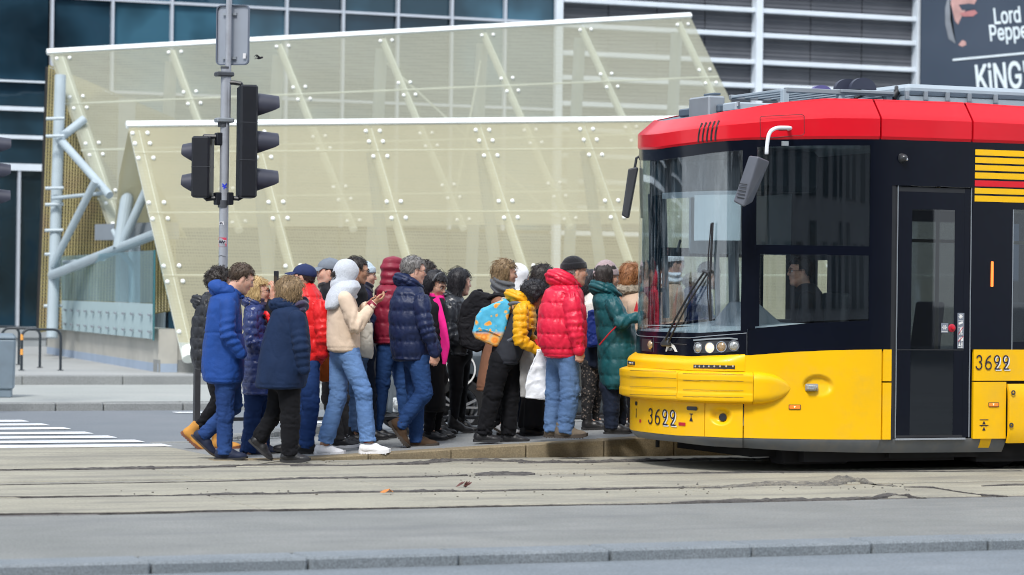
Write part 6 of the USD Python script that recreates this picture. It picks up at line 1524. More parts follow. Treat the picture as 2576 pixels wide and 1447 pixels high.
cloth('puffer_yellow', (0.72, 0.36, 0.006), 0.45, .1, 7, spec=.35); cloth('softshell_grey', (0.024, 0.027, 0.035), 0.8, .15, 6); cloth('puffer_scarlet', (0.64, 0.010, 0.045), 0.42, .1, 6, spec=.4); cloth('puffer_teal', (0.008, 0.080, 0.095), 0.5, .14, 6, spec=.35)
cloth('fleece_white', (0.66, 0.62, 0.57), 0.95, .1, 9, .006, 60); cloth('coat_beige', (0.46, 0.33, 0.24), 0.85, .1, 5); cloth('coat_offwhite', (0.62, 0.62, 0.62), 0.8, .08, 5); cloth('trouser_black', (0.0045, 0.0048, 0.007), 0.85); cloth('trouser_navy', (0.010, 0.016, 0.034), 0.85); cloth('trouser_grey', (0.055, 0.052, 0.052), 0.85)
cloth('fur_grey', (0.26, 0.22, 0.17), 0.95, .5, 40, .012, 90); cloth('scarf_magenta', (0.72, 0.016, 0.22), 0.85, .12, 8); cloth('orange_suede', (0.40, 0.10, 0.018), 0.85); cloth('tote_beige', (0.42, 0.40, 0.36), 0.85, .1, 5); cloth('hood_white', (0.72, 0.74, 0.78), 0.85, .06, 5)
denim('denim_blue', (0.013, 0.040, 0.15), (0.035, 0.085, 0.24)); denim('denim_mid', (0.014, 0.045, 0.15), (0.04, 0.10, 0.25)); denim('denim_dark', (0.007, 0.022, 0.085), (0.014, 0.04, 0.12)); denim('denim_light', (0.10, 0.20, 0.43), (0.20, 0.33, 0.56)); denim('denim_washed', (0.07, 0.135, 0.28), (0.15, 0.24, 0.40))
knit('knit_grey', (0.50, 0.53, 0.58)); knit('knit_darkgrey', (0.10, 0.105, 0.115)); knit('knit_black', (0.012, 0.012, 0.015)); knit('knit_pink', (0.38, 0.29, 0.30)); knit('knit_ice', (0.46, 0.56, 0.64)); knit('knit_white', (0.70, 0.70, 0.72)); knit('knit_navy', (0.012, 0.014, 0.03)); knit('scarf_plum', (0.045, 0.035, 0.075))
cloth('cap_navy', (0.018, 0.028, 0.085), 0.8); cloth('cap_grey', (0.16, 0.185, 0.22), 0.85)
cloth('suede_tan', (0.50, 0.24, 0.055), 0.9, .15, 12); cloth('leather_navy', (0.014, 0.020, 0.045), 0.6); cloth('leather_black', (0.012, 0.012, 0.014), 0.4, spec=.5); cloth('canvas_white', (0.78, 0.78, 0.80), 0.6, .05, 9); cloth('hiking_brown', (0.055, 0.032, 0.018), 0.8, .3, 14); cloth('suede_taupe', (0.13, 0.105, 0.080), 0.9, .2, 12); cloth('mesh_grey', (0.40, 0.41, 0.43), 0.8)
plain('sole_gum', (0.16, 0.055, 0.025), 0.7); plain('sole_black', (0.018, 0.018, 0.02), 0.7); plain('sole_white', (0.74, 0.74, 0.76), 0.6, .06); plain('sole_brown', (0.045, 0.035, 0.028), 0.8); plain('red_sock', (0.5, 0.03, 0.05), .9)
def spots(n):
    return usdkit.material(stage, '/World/Looks/' + n, {'tc': ('texture_coordinate', {}), 'v': ('voronoi_texture', {'scale': 38.0}), 'r': ('rgb_ramp', {'ramp': [(0.0, (.30, .26, .22)), (.28, (.10, .08, .07)), (.4, (.012, .012, .014)), (1, (.01, .01, .012))]}), 'p': ('principled_bsdf', {'roughness': .8})}, [('tc.object', 'v.vector'), ('v.distance', 'r.fac'), ('r.color', 'p.base_color')], surface='p.BSDF')
define('leggings_spotted', spots)
def checks(n):
    return usdkit.material(stage, '/World/Looks/' + n, {'tc': ('texture_coordinate', {}), 'v': ('checker_texture', {'scale': 70.0, 'color1': (.02, .02, .022), 'color2': (.6, .6, .6)}), 'p': ('principled_bsdf', {'roughness': .9})}, [('tc.object', 'v.vector'), ('v.color', 'p.base_color')], surface='p.BSDF')
define('scarf_checked', checks)
PI = math.pi
def scarf(b, name, px, py, dy, rx, ry, rz, mat, seed=1, tilt=0.0, th=.55):
    """wound cloth round the neck"""
    c = b.P(px, py, dy)
    def f(p):
        q = p - c; q = q.copy(); q[:, 2] -= tilt * q[:, 0]
        rr = np.sqrt((q[:, 0] / rx) ** 2 + (q[:, 1] / ry) ** 2); d = np.sqrt(((rr - .62) * min(rx, ry)) ** 2 + (q[:, 2] * (min(rx, ry) * .38 / rz)) ** 2) - min(rx, ry) * .38
        ang = np.arctan2(q[:, 1], q[:, 0]); return d * .8 + .007 * np.sin(q[:, 2] * 95 + 2.2 * np.sin(ang * 2 + seed) + ang) - .014 * (meshkit.fbm(p * 14, 3, seed) - .5)
    e = np.array([rx, ry, rz]) * 1.15 + .02
    return b.put(name, surface_net(f, c - e, c + e, .0095), mat)
def ribbon(b, name, pts, w, th, mat, wave=.006, up=(0, 1, 0)):
    """hanging cloth along points (local), w wide in depth and th thick"""
    P = smooth_path(pts, 40); t = np.gradient(P, axis=0); t /= np.linalg.norm(t, axis=1, keepdims=True); ws = np.interp(np.linspace(0, 1, 40), np.linspace(0, 1, len(w)), w)
    a = np.linspace(0, 2 * PI, 17)[:-1]; G = []
    for i in range(40):
        y = np.array(up, float); y -= t[i] * (y @ t[i]); y /= np.linalg.norm(y); x = np.cross(t[i], y)
        G.append(P[i] + np.cos(a)[:, None] * y * ws[i] + (np.sin(a) * th + wave * np.sin(a * 3 + i * .25))[:, None] * x)
    G = np.array(G); G = np.concatenate([G, G[:, :1]], 1); m = sheet(G); 
    return b.put(name, m, mat)
def blob(c, r, R=None, n=.008, s=18, seed=2, h=.012, flat=None):
    c, r = np.asarray(c, float), np.asarray(r, float); e = np.linalg.norm(r) if R is not None else r.max(); 
    return surface_net(lambda p: d_ell(p, c, r, R) - n * 2 * (meshkit.fbm(p * s, 3, seed) - .5), c - e - .04, c + e + .04, h)

# 1 black puffer, tan boots
b = Body('person in black quilted jacket and tan boots, leftmost in the queue', (551, 1130))
b.head(552, 712, .02, 25, 12, hair='curly', hairm='hair_dark', features=True)
b.coat('jacket', [(732, 512, 585, .13), (765, 496, 588, .22), (800, 483, 586, .22), (856, 477, 580, .22), (900, 478, 578, .22), (930, 488, 572, .2)], 'puffer_black', [[(540, 775, .18, .075), (545, 850, .24, .07), (585, 890, .2, .055)], [(528, 772, -.16, .075), (528, 846, -.2, .07), (570, 895, -.16, .055)]], quilt=.105, extra=[(506, 762, 0, (.10, .12, .085))])
b.trousers('trouser_black', [[(540, 930, -.08, .095), (548, 1008, -.07, .07), (497, 1076, -.06, .052)], [(536, 935, .08, .095), (556, 1030, .08, .07), (552, 1108, .08, .052)]])
b.shoe('boot', 470, 1104, -.06, 'suede_tan', 'sole_gum', 0, math.radians(42), 1.02, 'sole_brown'); b.shoe('boot', 551, 1130, .08, 'suede_tan', 'sole_gum', 0, 0, 1.02, 'sole_brown'); b.finish()

# 2 blue parka
b = Body('tall person in bright blue parka and jeans looking down, mid stride', (562, 1156))
b.head(609, 702, 0, 14, 24, hair='short', hairm='hair_brown', skin='skin_pale')
b.coat('parka', [(726, 556, 606, .10), (748, 530, 606, .20), (776, 522, 608, .225), (832, 514, 611, .215), (872, 511, 614, .215), (920, 508, 613, .225), (956, 509, 611, .22), (964, 520, 608, .21)], 'parka_blue', [[(572, 766, -.19, .078), (574, 842, -.24, .072), (606, 890, -.2, .055)], [(575, 766, .19, .075), (585, 842, .24, .07), (610, 890, .18, .05)]], extra=[(564, 731, 0, (.150, .15, .095))], fold=.016, seams=(842,))
wz = [b.P(512, 838, -.2)]; 
b.trousers('denim_blue', [[(566, 955, -.09, .105), (566, 1045, -.09, .085), (565, 1142, -.09, .078)], [(582, 960, .09, .10), (590, 1020, .09, .08), (508, 1098, .09, .072)]])
b.shoe('leather', 563, 1156, -.09, 'leather_navy', 'sole_black', 0, 0, 1.02); b.shoe('leather', 497, 1112, .09, 'leather_navy', 'sole_brown', 0, math.radians(43), 1.02)
b.put('drawcord', tube([b.P(607, 752, -.05), b.P(604, 775, -.10), b.P(606, 792, -.12)], .004, 6), 'sole_black'); b.finish()

# 3 blonde woman in long navy puffer
b = Body('blonde person with glasses in long quilted navy coat beside the blue parka', (640, 1143))
b.head(650, 737, 0, 2, -6, hair='bob', hairm='hair_blond', female=True, skin='skin_pale'); b.put('glasses', b.H(glasses_shape()), 'glasses_black')
b.coat('coat', [(758, 622, 668, .10), (780, 612, 672, .19), (820, 611, 676, .2), (870, 610, 684, .2), (916, 609, 690, .21), (960, 608, 692, .22), (994, 608, 690, .22)], 'puffer_navy', [[(634, 792, -.17, .07), (632, 862, -.22, .066), (668, 868, -.22, .05)], [(645, 790, .17, .07), (660, 850, .2, .06), (690, 850, .14, .05)]], quilt=.066, extra=[(632, 760, 0, (.115, .12, .075))], qa=.010)
scarf(b, 'scarf', 652, 762, 0, .085, .085, .04, 'scarf_plum', 4)
b.trousers('denim_dark', [[(640, 985, -.08, .105), (634, 1060, -.08, .082), (626, 1138, -.08, .095)], [(660, 985, .08, .105), (662, 1060, .08, .08), (656, 1136, .08, .09)]])
b.shoe('leather', 626, 1145, -.08, 'leather_navy', 'sole_black', 0, 0, .9); b.shoe('leather', 658, 1141, .08, 'leather_navy', 'sole_black', 0, 0, .9); b.finish()

# 4 navy swing coat, seen from behind
b = Body('person with wavy fair hair in wide plain navy coat, back half turned', (726, 1162))
b.head(733, 740, 0, 48, 5, hair='wavy', hairm='hair_dark_blond', female=True, features=False)
b.coat('coat', [(762, 700, 752, .11), (784, 684, 768, .20), (824, 669, 778, .235), (872, 657, 781, .25), (920, 649, 779, .27), (968, 641, 771, .28), (977, 642, 766, .275)], 'coat_navy', [[(748, 802, -.20, .082), (757, 872, -.26, .075), (766, 930, -.24, .058)], [(700, 800, .2, .08), (690, 870, .26, .07), (700, 925, .22, .055)]], extra=[(716, 772, -.02, (.14, .15, .085))], fold=.013)
scarf(b, 'scarf', 752, 770, 0, .085, .12, .06, 'scarf_plum', 7, .25)
b.trousers('trouser_black', [[(728, 965, -.09, .115), (730, 1058, -.09, .095), (729, 1146, -.09, .085)], [(705, 965, .09, .11), (690, 1042, .09, .085), (650, 1106, .09, .075)]])
b.shoe('trainer', 726, 1162, -.09, 'leather_black', 'sole_black', 0, 0, .93, 'sole_black'); b.shoe('trainer', 640, 1124, .09, 'leather_black', 'sole_black', 0, math.radians(42), .93); b.finish()

# 5 red puffer, navy cap, photographing to the left
b = Body('person in red jacket and navy cap holding up a phone', (768, 1140))
b.head(761, 700, 0, 172, -4, hair='cropped', hairm='hair_dark', hat=True); b.put('glasses', b.H(glasses_shape()), 'glasses_black'); cp = b.put('cap', b.H(cap_shape()), 'cap_navy'); obj('visor', b.H(visor_shape()), 'cap_navy', cp, smooth=40)
b.coat('jacket', [(708, 752, 792, .09), (722, 742, 796, .14), (742, 732, 810, .21), (776, 722, 822, .22), (830, 720, 825, .22), (880, 722, 824, .22), (908, 726, 816, .2), (920, 736, 808, .18)], 'puffer_red', [[(740, 768, -.14, .08), (690, 812, -.10, .07), (677, 792, -.08, .062)], [(795, 765, .2, .08), (790, 840, .25, .075), (750, 880, .2, .06)], [(806, 770, -.2, .082), (812, 840, -.24, .075), (812, 890, -.2, .06)]], quilt=.13, qa=.011)
b.put('cuff', tube([b.P(677, 798, -.08), b.P(685, 754, -.07)], [.060, .042], 14), 'jacket_black')
b.hand(687, 745, -.07, (.08, 0, 1), (-.75, .65, 0), .5, .1, .7, 1.08, flip=True)
b.trousers('denim_blue', [[(778, 915, -.09, .11), (782, 1020, -.09, .088), (770, 1126, -.09, .078)], [(760, 915, .09, .11), (752, 1020, .09, .085), (745, 1124, .09, .078)]])
b.shoe('leather', 772, 1140, -.09, 'leather_black', 'sole_black', PI, 0, 1.03); b.shoe('leather', 742, 1137, .09, 'leather_black', 'sole_black', PI, 0, 1.03); b.finish(); man_red = b

# 6 grey cap facing left
b = Body('person in grey baseball cap and black jacket facing left', (856, 1125))
b.head(825, 686, 0, -172, 2, hair='cropped', hairm='hair_dark', skin='skin_pale', k=1.04, hat=True); cp = b.put('cap', b.H(cap_shape()), 'cap_grey'); obj('visor', b.H(visor_shape()), 'cap_grey', cp, smooth=40)
b.coat('jacket', [(710, 812, 852, .1), (726, 808, 868, .18), (760, 806, 880, .22), (830, 806, 884, .22), (890, 806, 882, .21), (900, 808, 880, .2)], 'jacket_black', [[(845, 745, .2, .08), (850, 830, .24, .07), (815, 860, .2, .055)], [(850, 745, -.2, .08), (858, 820, -.22, .07), (850, 880, -.18, .055)]])
scarf(b, 'scarf', 824, 722, 0, .085, .10, .05, 'knit_black', 9)
b.trousers('trouser_grey', [[(835, 900, -.08, .10), (828, 1000, -.08, .08), (852, 1108, -.08, .072)], [(850, 900, .08, .10), (860, 1000, .08, .08), (858, 1108, .08, .072)]])
b.shoe('trainer', 852, 1126, -.08, 'leather_black', 'sole_white', 0, 0, 1.0, 'canvas_white'); b.shoe('trainer', 862, 1122, .08, 'leather_black', 'sole_white', 0, 0, 1.0, 'canvas_white'); b.finish()

# 7 grey headscarf, cream jacket
b = Body('person in grey headscarf, cream jacket and white sneakers reading a phone', (925, 1141))
b.head(874, 694, 0, 30, 14, features=False, skin='skin_tan', female=True, hair='tied', hairm='hair_dark', hat=True); b.put('headscarf', b.H(hood_up_shape(.004, 5, open_w=.06)), 'knit_grey')
scarf(b, 'scarf', 866, 728, 0, .115, .135, .065, 'knit_grey', 3, -.45)
b.skirt('shawl', [(704, 848, 900, .12), (722, 833, 908, .195), (742, 822, 896, .225), (762, 818, 876, .236), (780, 818, 852, .232)], 'knit_grey', .006, dy=-.01)
b.coat('jacket', [(716, 840, 884, .12), (736, 830, 890, .19), (756, 826, 896, .21), (796, 823, 904, .21), (836, 821, 905, .205), (876, 820, 905, .205), (885, 824, 900, .2)], 'jacket_cream', [[(868, 752, -.19, .078), (896, 822, -.22, .07), (936, 768, -.17, .05)], [(872, 752, .18, .075), (898, 815, .2, .066), (920, 772, .05, .05)]], fold=.014)
b.put('cuff', tube([b.P(932, 772, -.17), b.P(941, 762, -.165)], [.048, .044], 14), 'puffer_burgundy')
b.hand(941, 762, -.165, (.85, .1, .42), (-.3, .3, .9), .45, .1, .4, .94); b.hand(922, 768, .03, (.75, -.3, .25), (.1, -.5, .8), .5, .1, .6, .94, flip=True)
b.trousers('denim_light', [[(876, 890, -.08, .112), (914, 985, -.09, .088), (925, 1110, -.09, .085)], [(856, 892, .08, .112), (850, 1000, .09, .088), (818, 1114, .09, .085)]], fold=.013)
b.put('sock', tube([b.P(925, 1108, -.09), b.P(924, 1128, -.09)], .040, 12), 'red_sock')
b.shoe('sneaker', 925, 1141, -.09, 'canvas_white', 'sole_white', 0, 0, 1.0, 'canvas_white'); b.shoe('sneaker', 812, 1146, .09, 'canvas_white', 'sole_white', 0, 0.0, 1.0, 'canvas_white'); b.finish(); woman_phone = b

# 8 two people behind her
b = Body('dark-haired person with glasses and black boots, half hidden behind the grey headscarf', (888, 1116))
b.head(900, 682, 0, 12, 10, hair='tied', hairm='hair_dark', female=True, skin='skin_tan'); b.put('glasses', b.H(glasses_shape()), 'glasses_black')
b.coat('coat', [(712, 872, 915, .1), (735, 868, 925, .19), (800, 868, 930, .2), (870, 870, 928, .2), (900, 872, 926, .2)], 'coat_black', [[(900, 750, .18, .075), (905, 830, .2, .065), (925, 870, .15, .05)]])
b.trousers('denim_washed', [[(890, 900, -.08, .1), (890, 1000, -.08, .08), (888, 1085, -.08, .06)], [(900, 900, .08, .1), (902, 1000, .08, .08), (900, 1085, .08, .06)]])
b.shoe('boot', 885, 1117, -.08, 'leather_black', 'sole_black', 0, 0, .98, 'sole_black'); b.shoe('boot', 898, 1113, .08, 'leather_black', 'sole_black', 0, 0, .98, 'sole_black'); b.finish()
b = Body('person in ice blue knit hat and dark scarf facing right', (930, 1106))
b.head(918, 694, 0, 8, 4, hair='cropped', hairm='hair_brown', female=True, skin='skin_pale', hat=True); b.put('hat', b.H(beanie_shape('plain')), 'knit_ice')
b.coat('coat', [(718, 888, 930, .1), (738, 886, 938, .19), (800, 888, 942, .2), (860, 890, 938, .2), (905, 892, 936, .2)], 'puffer_midnight', [[(915, 752, -.18, .075), (922, 830, -.2, .065), (935, 800, -.15, .05)]])
scarf(b, 'scarf', 914, 726, 0, .10, .11, .06, 'knit_navy', 2)
b.trousers('trouser_navy', [[(915, 900, -.08, .1), (930, 1000, -.08, .08), (932, 1090, -.08, .065)], [(910, 900, .08, .1), (912, 1000, .08, .08), (915, 1088, .08, .065)]])
b.shoe('leather', 930, 1106, -.08, 'leather_black', 'sole_black', 0, 0, .95); b.shoe('leather', 913, 1103, .08, 'leather_black', 'sole_black', 0, 0, .95); b.finish()

# 9 burgundy puffer, hood up
b = Body('person in burgundy quilted jacket with hood up, back turned', (958, 1102))
b.head(992, 684, 0, 48, 4, features=False); b.put('hood', displaced(b.H(hood_up_shape(.012, 8)), .006 * np.sin(np.asarray(b.H(hood_up_shape(.012, 8)).vertices)[:, 2] * 80)), 'puffer_burgundy')
b.coat('jacket', [(712, 958, 1012, .12), (730, 943, 1020, .20), (760, 936, 1024, .225), (800, 934, 1022, .225), (850, 934, 1020, .22), (866, 938, 1016, .21)], 'puffer_burgundy', [[(996, 758, -.16, .08), (1002, 828, -.2, .07), (1020, 850, -.15, .055)], [(975, 752, .22, .08), (970, 826, .26, .07), (985, 860, .2, .055)]], quilt=.14)
b.trousers('denim_mid', [[(972, 872, -.08, .105), (962, 965, -.08, .082), (946, 1086, -.08, .068)], [(992, 872, .08, .105), (1012, 965, .08, .082), (1022, 1070, .08, .068)]])
b.shoe('leather', 946, 1104, -.08, 'leather_black', 'sole_black', 0, 0, 1.0); b.shoe('leather', 1016, 1092, .08, 'leather_black', 'sole_black', 0, .2, 1.0); b.finish()

# 10 navy puffer, grey hair
b = Body('grey-haired person with glasses, navy quilted jacket and brown hiking shoes, mid stride', (1047, 1124))
b.head(1042, 682, 0, 20, 6, hair='short', hairm='hair_grey', skin='skin_pale', brow='hair_grey', k=1.03); b.put('glasses', b.H(glasses_shape()), 'glasses_black')
b.coat('jacket', [(716, 1000, 1062, .13), (736, 988, 1070, .20), (760, 979, 1082, .23), (796, 976, 1086, .23), (836, 978, 1086, .23), (876, 982, 1088, .225), (902, 986, 1084, .22), (909, 992, 1078, .21)], 'puffer_midnight', [[(1060, 754, -.20, .09), (1074, 830, -.25, .082), (1093, 890, -.23, .058)], [(1050, 754, .2, .085), (1075, 830, .26, .08), (1100, 880, .2, .055)]], quilt=.14, extra=[(1022, 708, 0, (.135, .155, .085))], qa=.012)
b.hand(1093, 890, -.23, (-.05, .05, -1), (-.35, .9, 0), .85, .1, .6, 1.05)
b.trousers('denim_mid', [[(1052, 905, -.09, .112), (1066, 990, -.1, .09), (1004, 1072, -.1, .075)], [(1040, 905, .09, .11), (1046, 1010, .09, .088), (1047, 1112, .09, .078)]], fold=.014)
b.shoe('hiking', 989, 1082, -.1, 'hiking_brown', 'sole_brown', 0, math.radians(54), 1.05, 'suede_taupe'); b.shoe('hiking', 1050, 1124, .09, 'hiking_brown', 'sole_brown', 0, 0, .98, 'suede_taupe'); b.finish()

# 11 face behind him
b = Body('dark-haired person glimpsed behind the grey-haired one, only forehead showing', (1092, 1098))
b.head(1074, 690, 0, 20, 5, hair='short', hairm='hair_dark', skin='skin_pale'); b.coat('coat', [(722, 1050, 1092, .1), (745, 1046, 1104, .19), (830, 1050, 1104, .2), (920, 1050, 1102, .2)], 'coat_black')
b.trousers('trouser_black', [[(1072, 915, -.08, .1), (1075, 1000, -.08, .08), (1086, 1080, -.08, .06)], [(1080, 915, .08, .1), (1090, 1000, .08, .08), (1096, 1080, .08, .06)]]); b.shoe('leather', 1086, 1099, -.08, 'leather_black', 'sole_black'); b.shoe('leather', 1098, 1095, .08, 'leather_black', 'sole_black'); b.finish()

# 12 magenta scarf
b = Body('dark-haired person with a long magenta scarf over a long black coat, looking down', (1086, 1107))
b.head(1096, 719, 0, -28, 22, hair='long', hairm='hair_black', female=True, skin='skin')
hb = np.linspace(-1.5, 1.5, 24); b.put('headband', b.H(tube([(-.018 + .03, .112 * math.sin(t), .045 + .092 * math.cos(t)) for t in hb], .011, 8)), 'knit_darkgrey')
b.coat('coat', [(746, 1070, 1112, .12), (765, 1066, 1122, .19), (810, 1066, 1126, .2), (880, 1068, 1124, .2), (960, 1066, 1122, .21), (1036, 1062, 1120, .22)], 'coat_black', [[(1088, 778, -.18, .075), (1092, 850, -.21, .068), (1112, 890, -.18, .052)], [(1095, 778, .18, .075), (1105, 850, .2, .068), (1122, 880, .12, .052)]])
scarf(b, 'scarf', 1096, 752, 0, .085, .10, .045, 'scarf_magenta', 6)
ribbon(b, 'scarf_end', [b.P(1096, 752, -.14), b.P(1107, 790, -.21), b.P(1114, 836, -.24), b.P(1119, 880, -.25), b.P(1118, 916, -.25)], [.035, .045, .055, .06, .02], .022, 'scarf_magenta', .005, up=(.8, -.6, 0))
b.trousers('trouser_black', [[(1090, 960, -.08, .1), (1084, 1030, -.08, .07), (1078, 1092, -.08, .055)], [(1096, 960, .08, .1), (1100, 1030, .08, .07), (1096, 1088, .08, .055)]])
b.shoe('leather', 1078, 1108, -.08, 'leather_black', 'sole_black', -.2, 0, .95); b.shoe('leather', 1096, 1103, .08, 'leather_black', 'sole_black', -.2, 0, .95); b.finish()

# 13 black hair, dark grey jacket, heeled boots
b = Body('person with long black hair, dark grey jacket and heeled ankle boots', (1150, 1090))
b.head(1158, 712, 0, 22, 4, hair='long', hairm='hair_black', female=True, skin='skin_pale')
b.coat('jacket', [(738, 1112, 1160, .12), (758, 1104, 1172, .19), (800, 1107, 1180, .2), (850, 1112, 1186, .2), (888, 1120, 1188, .2), (896, 1124, 1186, .19)], 'leather_grey', [[(1134, 772, -.18, .078), (1132, 845, -.22, .068), (1168, 858, -.2, .052)], [(1150, 770, .18, .075), (1158, 845, .2, .068), (1190, 850, .12, .05)]], quilt=.16, extra=[(1124, 744, 0, (.115, .13, .07))], qa=.008)
b.trousers('trouser_black', [[(1146, 895, -.08, .1), (1148, 975, -.07, .072), (1140, 1060, -.06, .048)], [(1164, 895, .07, .1), (1160, 975, .07, .072), (1160, 1060, .07, .048)]], fold=.006)
b.shoe('heel', 1144, 1090, -.06, 'leather_black', 'sole_black', .15, 0, .95); b.shoe('heel', 1160, 1088, .07, 'leather_black', 'sole_black', -.1, 0, .95); b.finish()

# 14 brown coat
b = Body('fair-haired person in brown coat and thick grey scarf, wearing a black backpack', (1266, 1096))
b.head(1272, 690, 0, 10, 2, hair='bob', hairm='hair_dark_blond', female=True, skin='skin'); gl = b.put('sunglasses', place(glasses_shape(), b.hf * .92 + b.hu * .38, b.hl, b.hu * .92 - b.hf * .38, b.ho + b.hu * .075 - b.hf * .022), 'glasses_black')
scarf(b, 'scarf', 1266, 724, 0, .125, .135, .085, 'knit_darkgrey', 5, -.3)
b.coat('coat', [(738, 1236, 1296, .15), (758, 1228, 1304, .2), (800, 1222, 1306, .215), (880, 1212, 1300, .22), (940, 1204, 1292, .23), (984, 1196, 1286, .24)], 'coat_brown', [[(1258, 768, -.19, .078), (1262, 850, -.22, .068), (1300, 850, -.2, .052)], [(1270, 768, .19, .078), (1280, 850, .22, .068), (1310, 840, .16, .052)]])
b.trousers('trouser_black', [[(1250, 960, -.08, .1), (1252, 1020, -.08, .075), (1244, 1072, -.08, .06)], [(1262, 960, .08, .1), (1272, 1030, .08, .075), (1270, 1080, .08, .06)]])
b.shoe('sneaker', 1240, 1078, -.08, 'canvas_white', 'sole_brown', 0, .55, .9); b.shoe('sneaker', 1268, 1096, .08, 'canvas_white', 'sole_brown', 0, 0, .9); b.finish(); w_brown = b

# 15 yellow puffer
b = Body('person with curly black hair in yellow quilted jacket bending over a red card', (1245, 1113))
b.head(1342, 748, 0, 14, 42, hair='afro', hairm='hair_black', female=True, skin='skin_tan')
b.coat('vest', [(776, 1290, 1336, .15), (800, 1276, 1340, .19), (840, 1258, 1338, .2), (872, 1240, 1322, .205), (900, 1236, 1312, .21), (918, 1244, 1304, .2)], 'softshell_grey', fold=.014)
b.coat('jacket', [(752, 1292, 1340, .12), (768, 1288, 1348, .18), (800, 1288, 1352, .195), (830, 1282, 1350, .195)], 'puffer_yellow', [[(1312, 778, -.18, .085), (1308, 856, -.23, .076), (1350, 882, -.18, .052)], [(1322, 778, .17, .08), (1330, 850, .2, .072), (1362, 876, .06, .05)]], quilt=.062, extra=[(1302, 748, 0, (.13, .14, .085))], qa=.010)
b.hand(1351, 881, -.18, (.7, .15, -.25), (.2, .9, -.2), .75, .1, .7, .92); b.hand(1362, 874, .04, (.4, -.4, .2), (.2, -.9, .2), .6, .1, .6, .92, flip=True)
b.trousers('trouser_black', [[(1258, 908, -.09, .118), (1240, 990, -.09, .098), (1216, 1092, -.09, .085)], [(1282, 908, .09, .118), (1282, 1000, .09, .098), (1280, 1094, .09, .085)]], fold=.015)
b.shoe('trainer', 1211, 1112, -.09, 'leather_black', 'sole_black', 0, 0, .95, 'sole_black'); b.shoe('trainer', 1279, 1114, .09, 'leather_black', 'sole_black', 0, 0, .95, 'sole_black'); b.finish(); w_yellow = b

# 16 two people behind
b = Body('person in a white hood standing behind the fair-haired person', (1318, 1084))
b.head(1306, 700, 0, 20, 0, features=False); b.put('hood', b.H(hood_up_shape(.006, 12)), 'hood_white'); b.coat('coat', [(726, 1282, 1330, .12), (750, 1278, 1340, .2), (850, 1280, 1340, .2), (900, 1282, 1338, .2)], 'coat_offwhite', [[(1305, 770, -.18, .075), (1310, 845, -.2, .065), (1330, 860, -.15, .05)]])
b.trousers('trouser_navy', [[(1308, 890, -.08, .1), (1312, 985, -.08, .08), (1314, 1068, -.08, .065)], [(1315, 890, .08, .1), (1320, 985, .08, .08), (1322, 1066, .08, .065)]]); b.shoe('trainer', 1314, 1085, -.08, 'mesh_grey', 'sole_white'); b.shoe('trainer', 1324, 1082, .08, 'mesh_grey', 'sole_white'); b.finish()
b = Body('dark-haired person in a long black skirt and checked scarf behind the white carrier bag', (1345, 1094))
b.head(1368, 704, 0, 25, 10, hair='bob', hairm='hair_dark', female=True); b.coat('coat', [(732, 1342, 1386, .12), (755, 1336, 1396, .19), (850, 1330, 1396, .2), (940, 1322, 1392, .22)], 'coat_black', [[(1362, 770, -.18, .075), (1360, 850, -.2, .065), (1380, 880, -.15, .05)]])
scarf(b, 'scarf', 1352, 772, -.06, .10, .13, .07, 'scarf_checked', 8)
b.skirt('skirt', [(900, 1330, 1388, .19), (980, 1318, 1384, .22), (1076, 1304, 1376, .25)], 'coat_black'); b.shoe('boot', 1326, 1096, -.08, 'leather_black', 'sole_black', .1, 0, .95); b.shoe('boot', 1352, 1093, .08, 'leather_black', 'sole_black', 0, 0, .95); b.finish()

# 17 red puffer, black knit hat
b = Body('person in bulky crimson quilted jacket, black knit hat and pale jeans', (1418, 1101))
b.head(1447, 684, 0, 16, 3, hair='short', hairm='hair_grey', skin='skin', brow='hair_grey', k=1.03, hat=True); b.put('hat', b.H(beanie_shape('low')), 'knit_black')
b.coat('jacket', [(712, 1392, 1456, .14), (730, 1370, 1468, .21), (760, 1358, 1474, .24), (800, 1352, 1478, .25), (840, 1349, 1478, .25), (872, 1354, 1476, .24), (896, 1366, 1466, .22), (902, 1374, 1458, .21)], 'puffer_scarlet', [[(1438, 750, -.22, .098), (1448, 826, -.28, .09), (1457, 882, -.27, .062)], [(1420, 750, .22, .095), (1430, 826, .28, .085), (1445, 880, .25, .06)]], quilt=.142, extra=[(1414, 704, 0, (.165, .165, .105))], qa=.014)
b.hand(1457, 882, -.27, (.05, .05, -1), (-.3, .9, 0), .95, .05, .7, 1.05)
b.trousers('denim_washed', [[(1430, 900, -.1, .112), (1434, 992, -.1, .098), (1420, 1090, -.1, .092)], [(1402, 900, .1, .112), (1394, 996, .1, .095), (1388, 1086, .1, .09)]], fold=.015)
b.shoe('hiking', 1418, 1101, -.1, 'suede_taupe', 'sole_brown', 0, 0, 1.06, 'sole_brown'); b.shoe('hiking', 1390, 1100, .1, 'suede_taupe', 'sole_brown', 0, 0, 1.0, 'sole_brown'); b.finish()

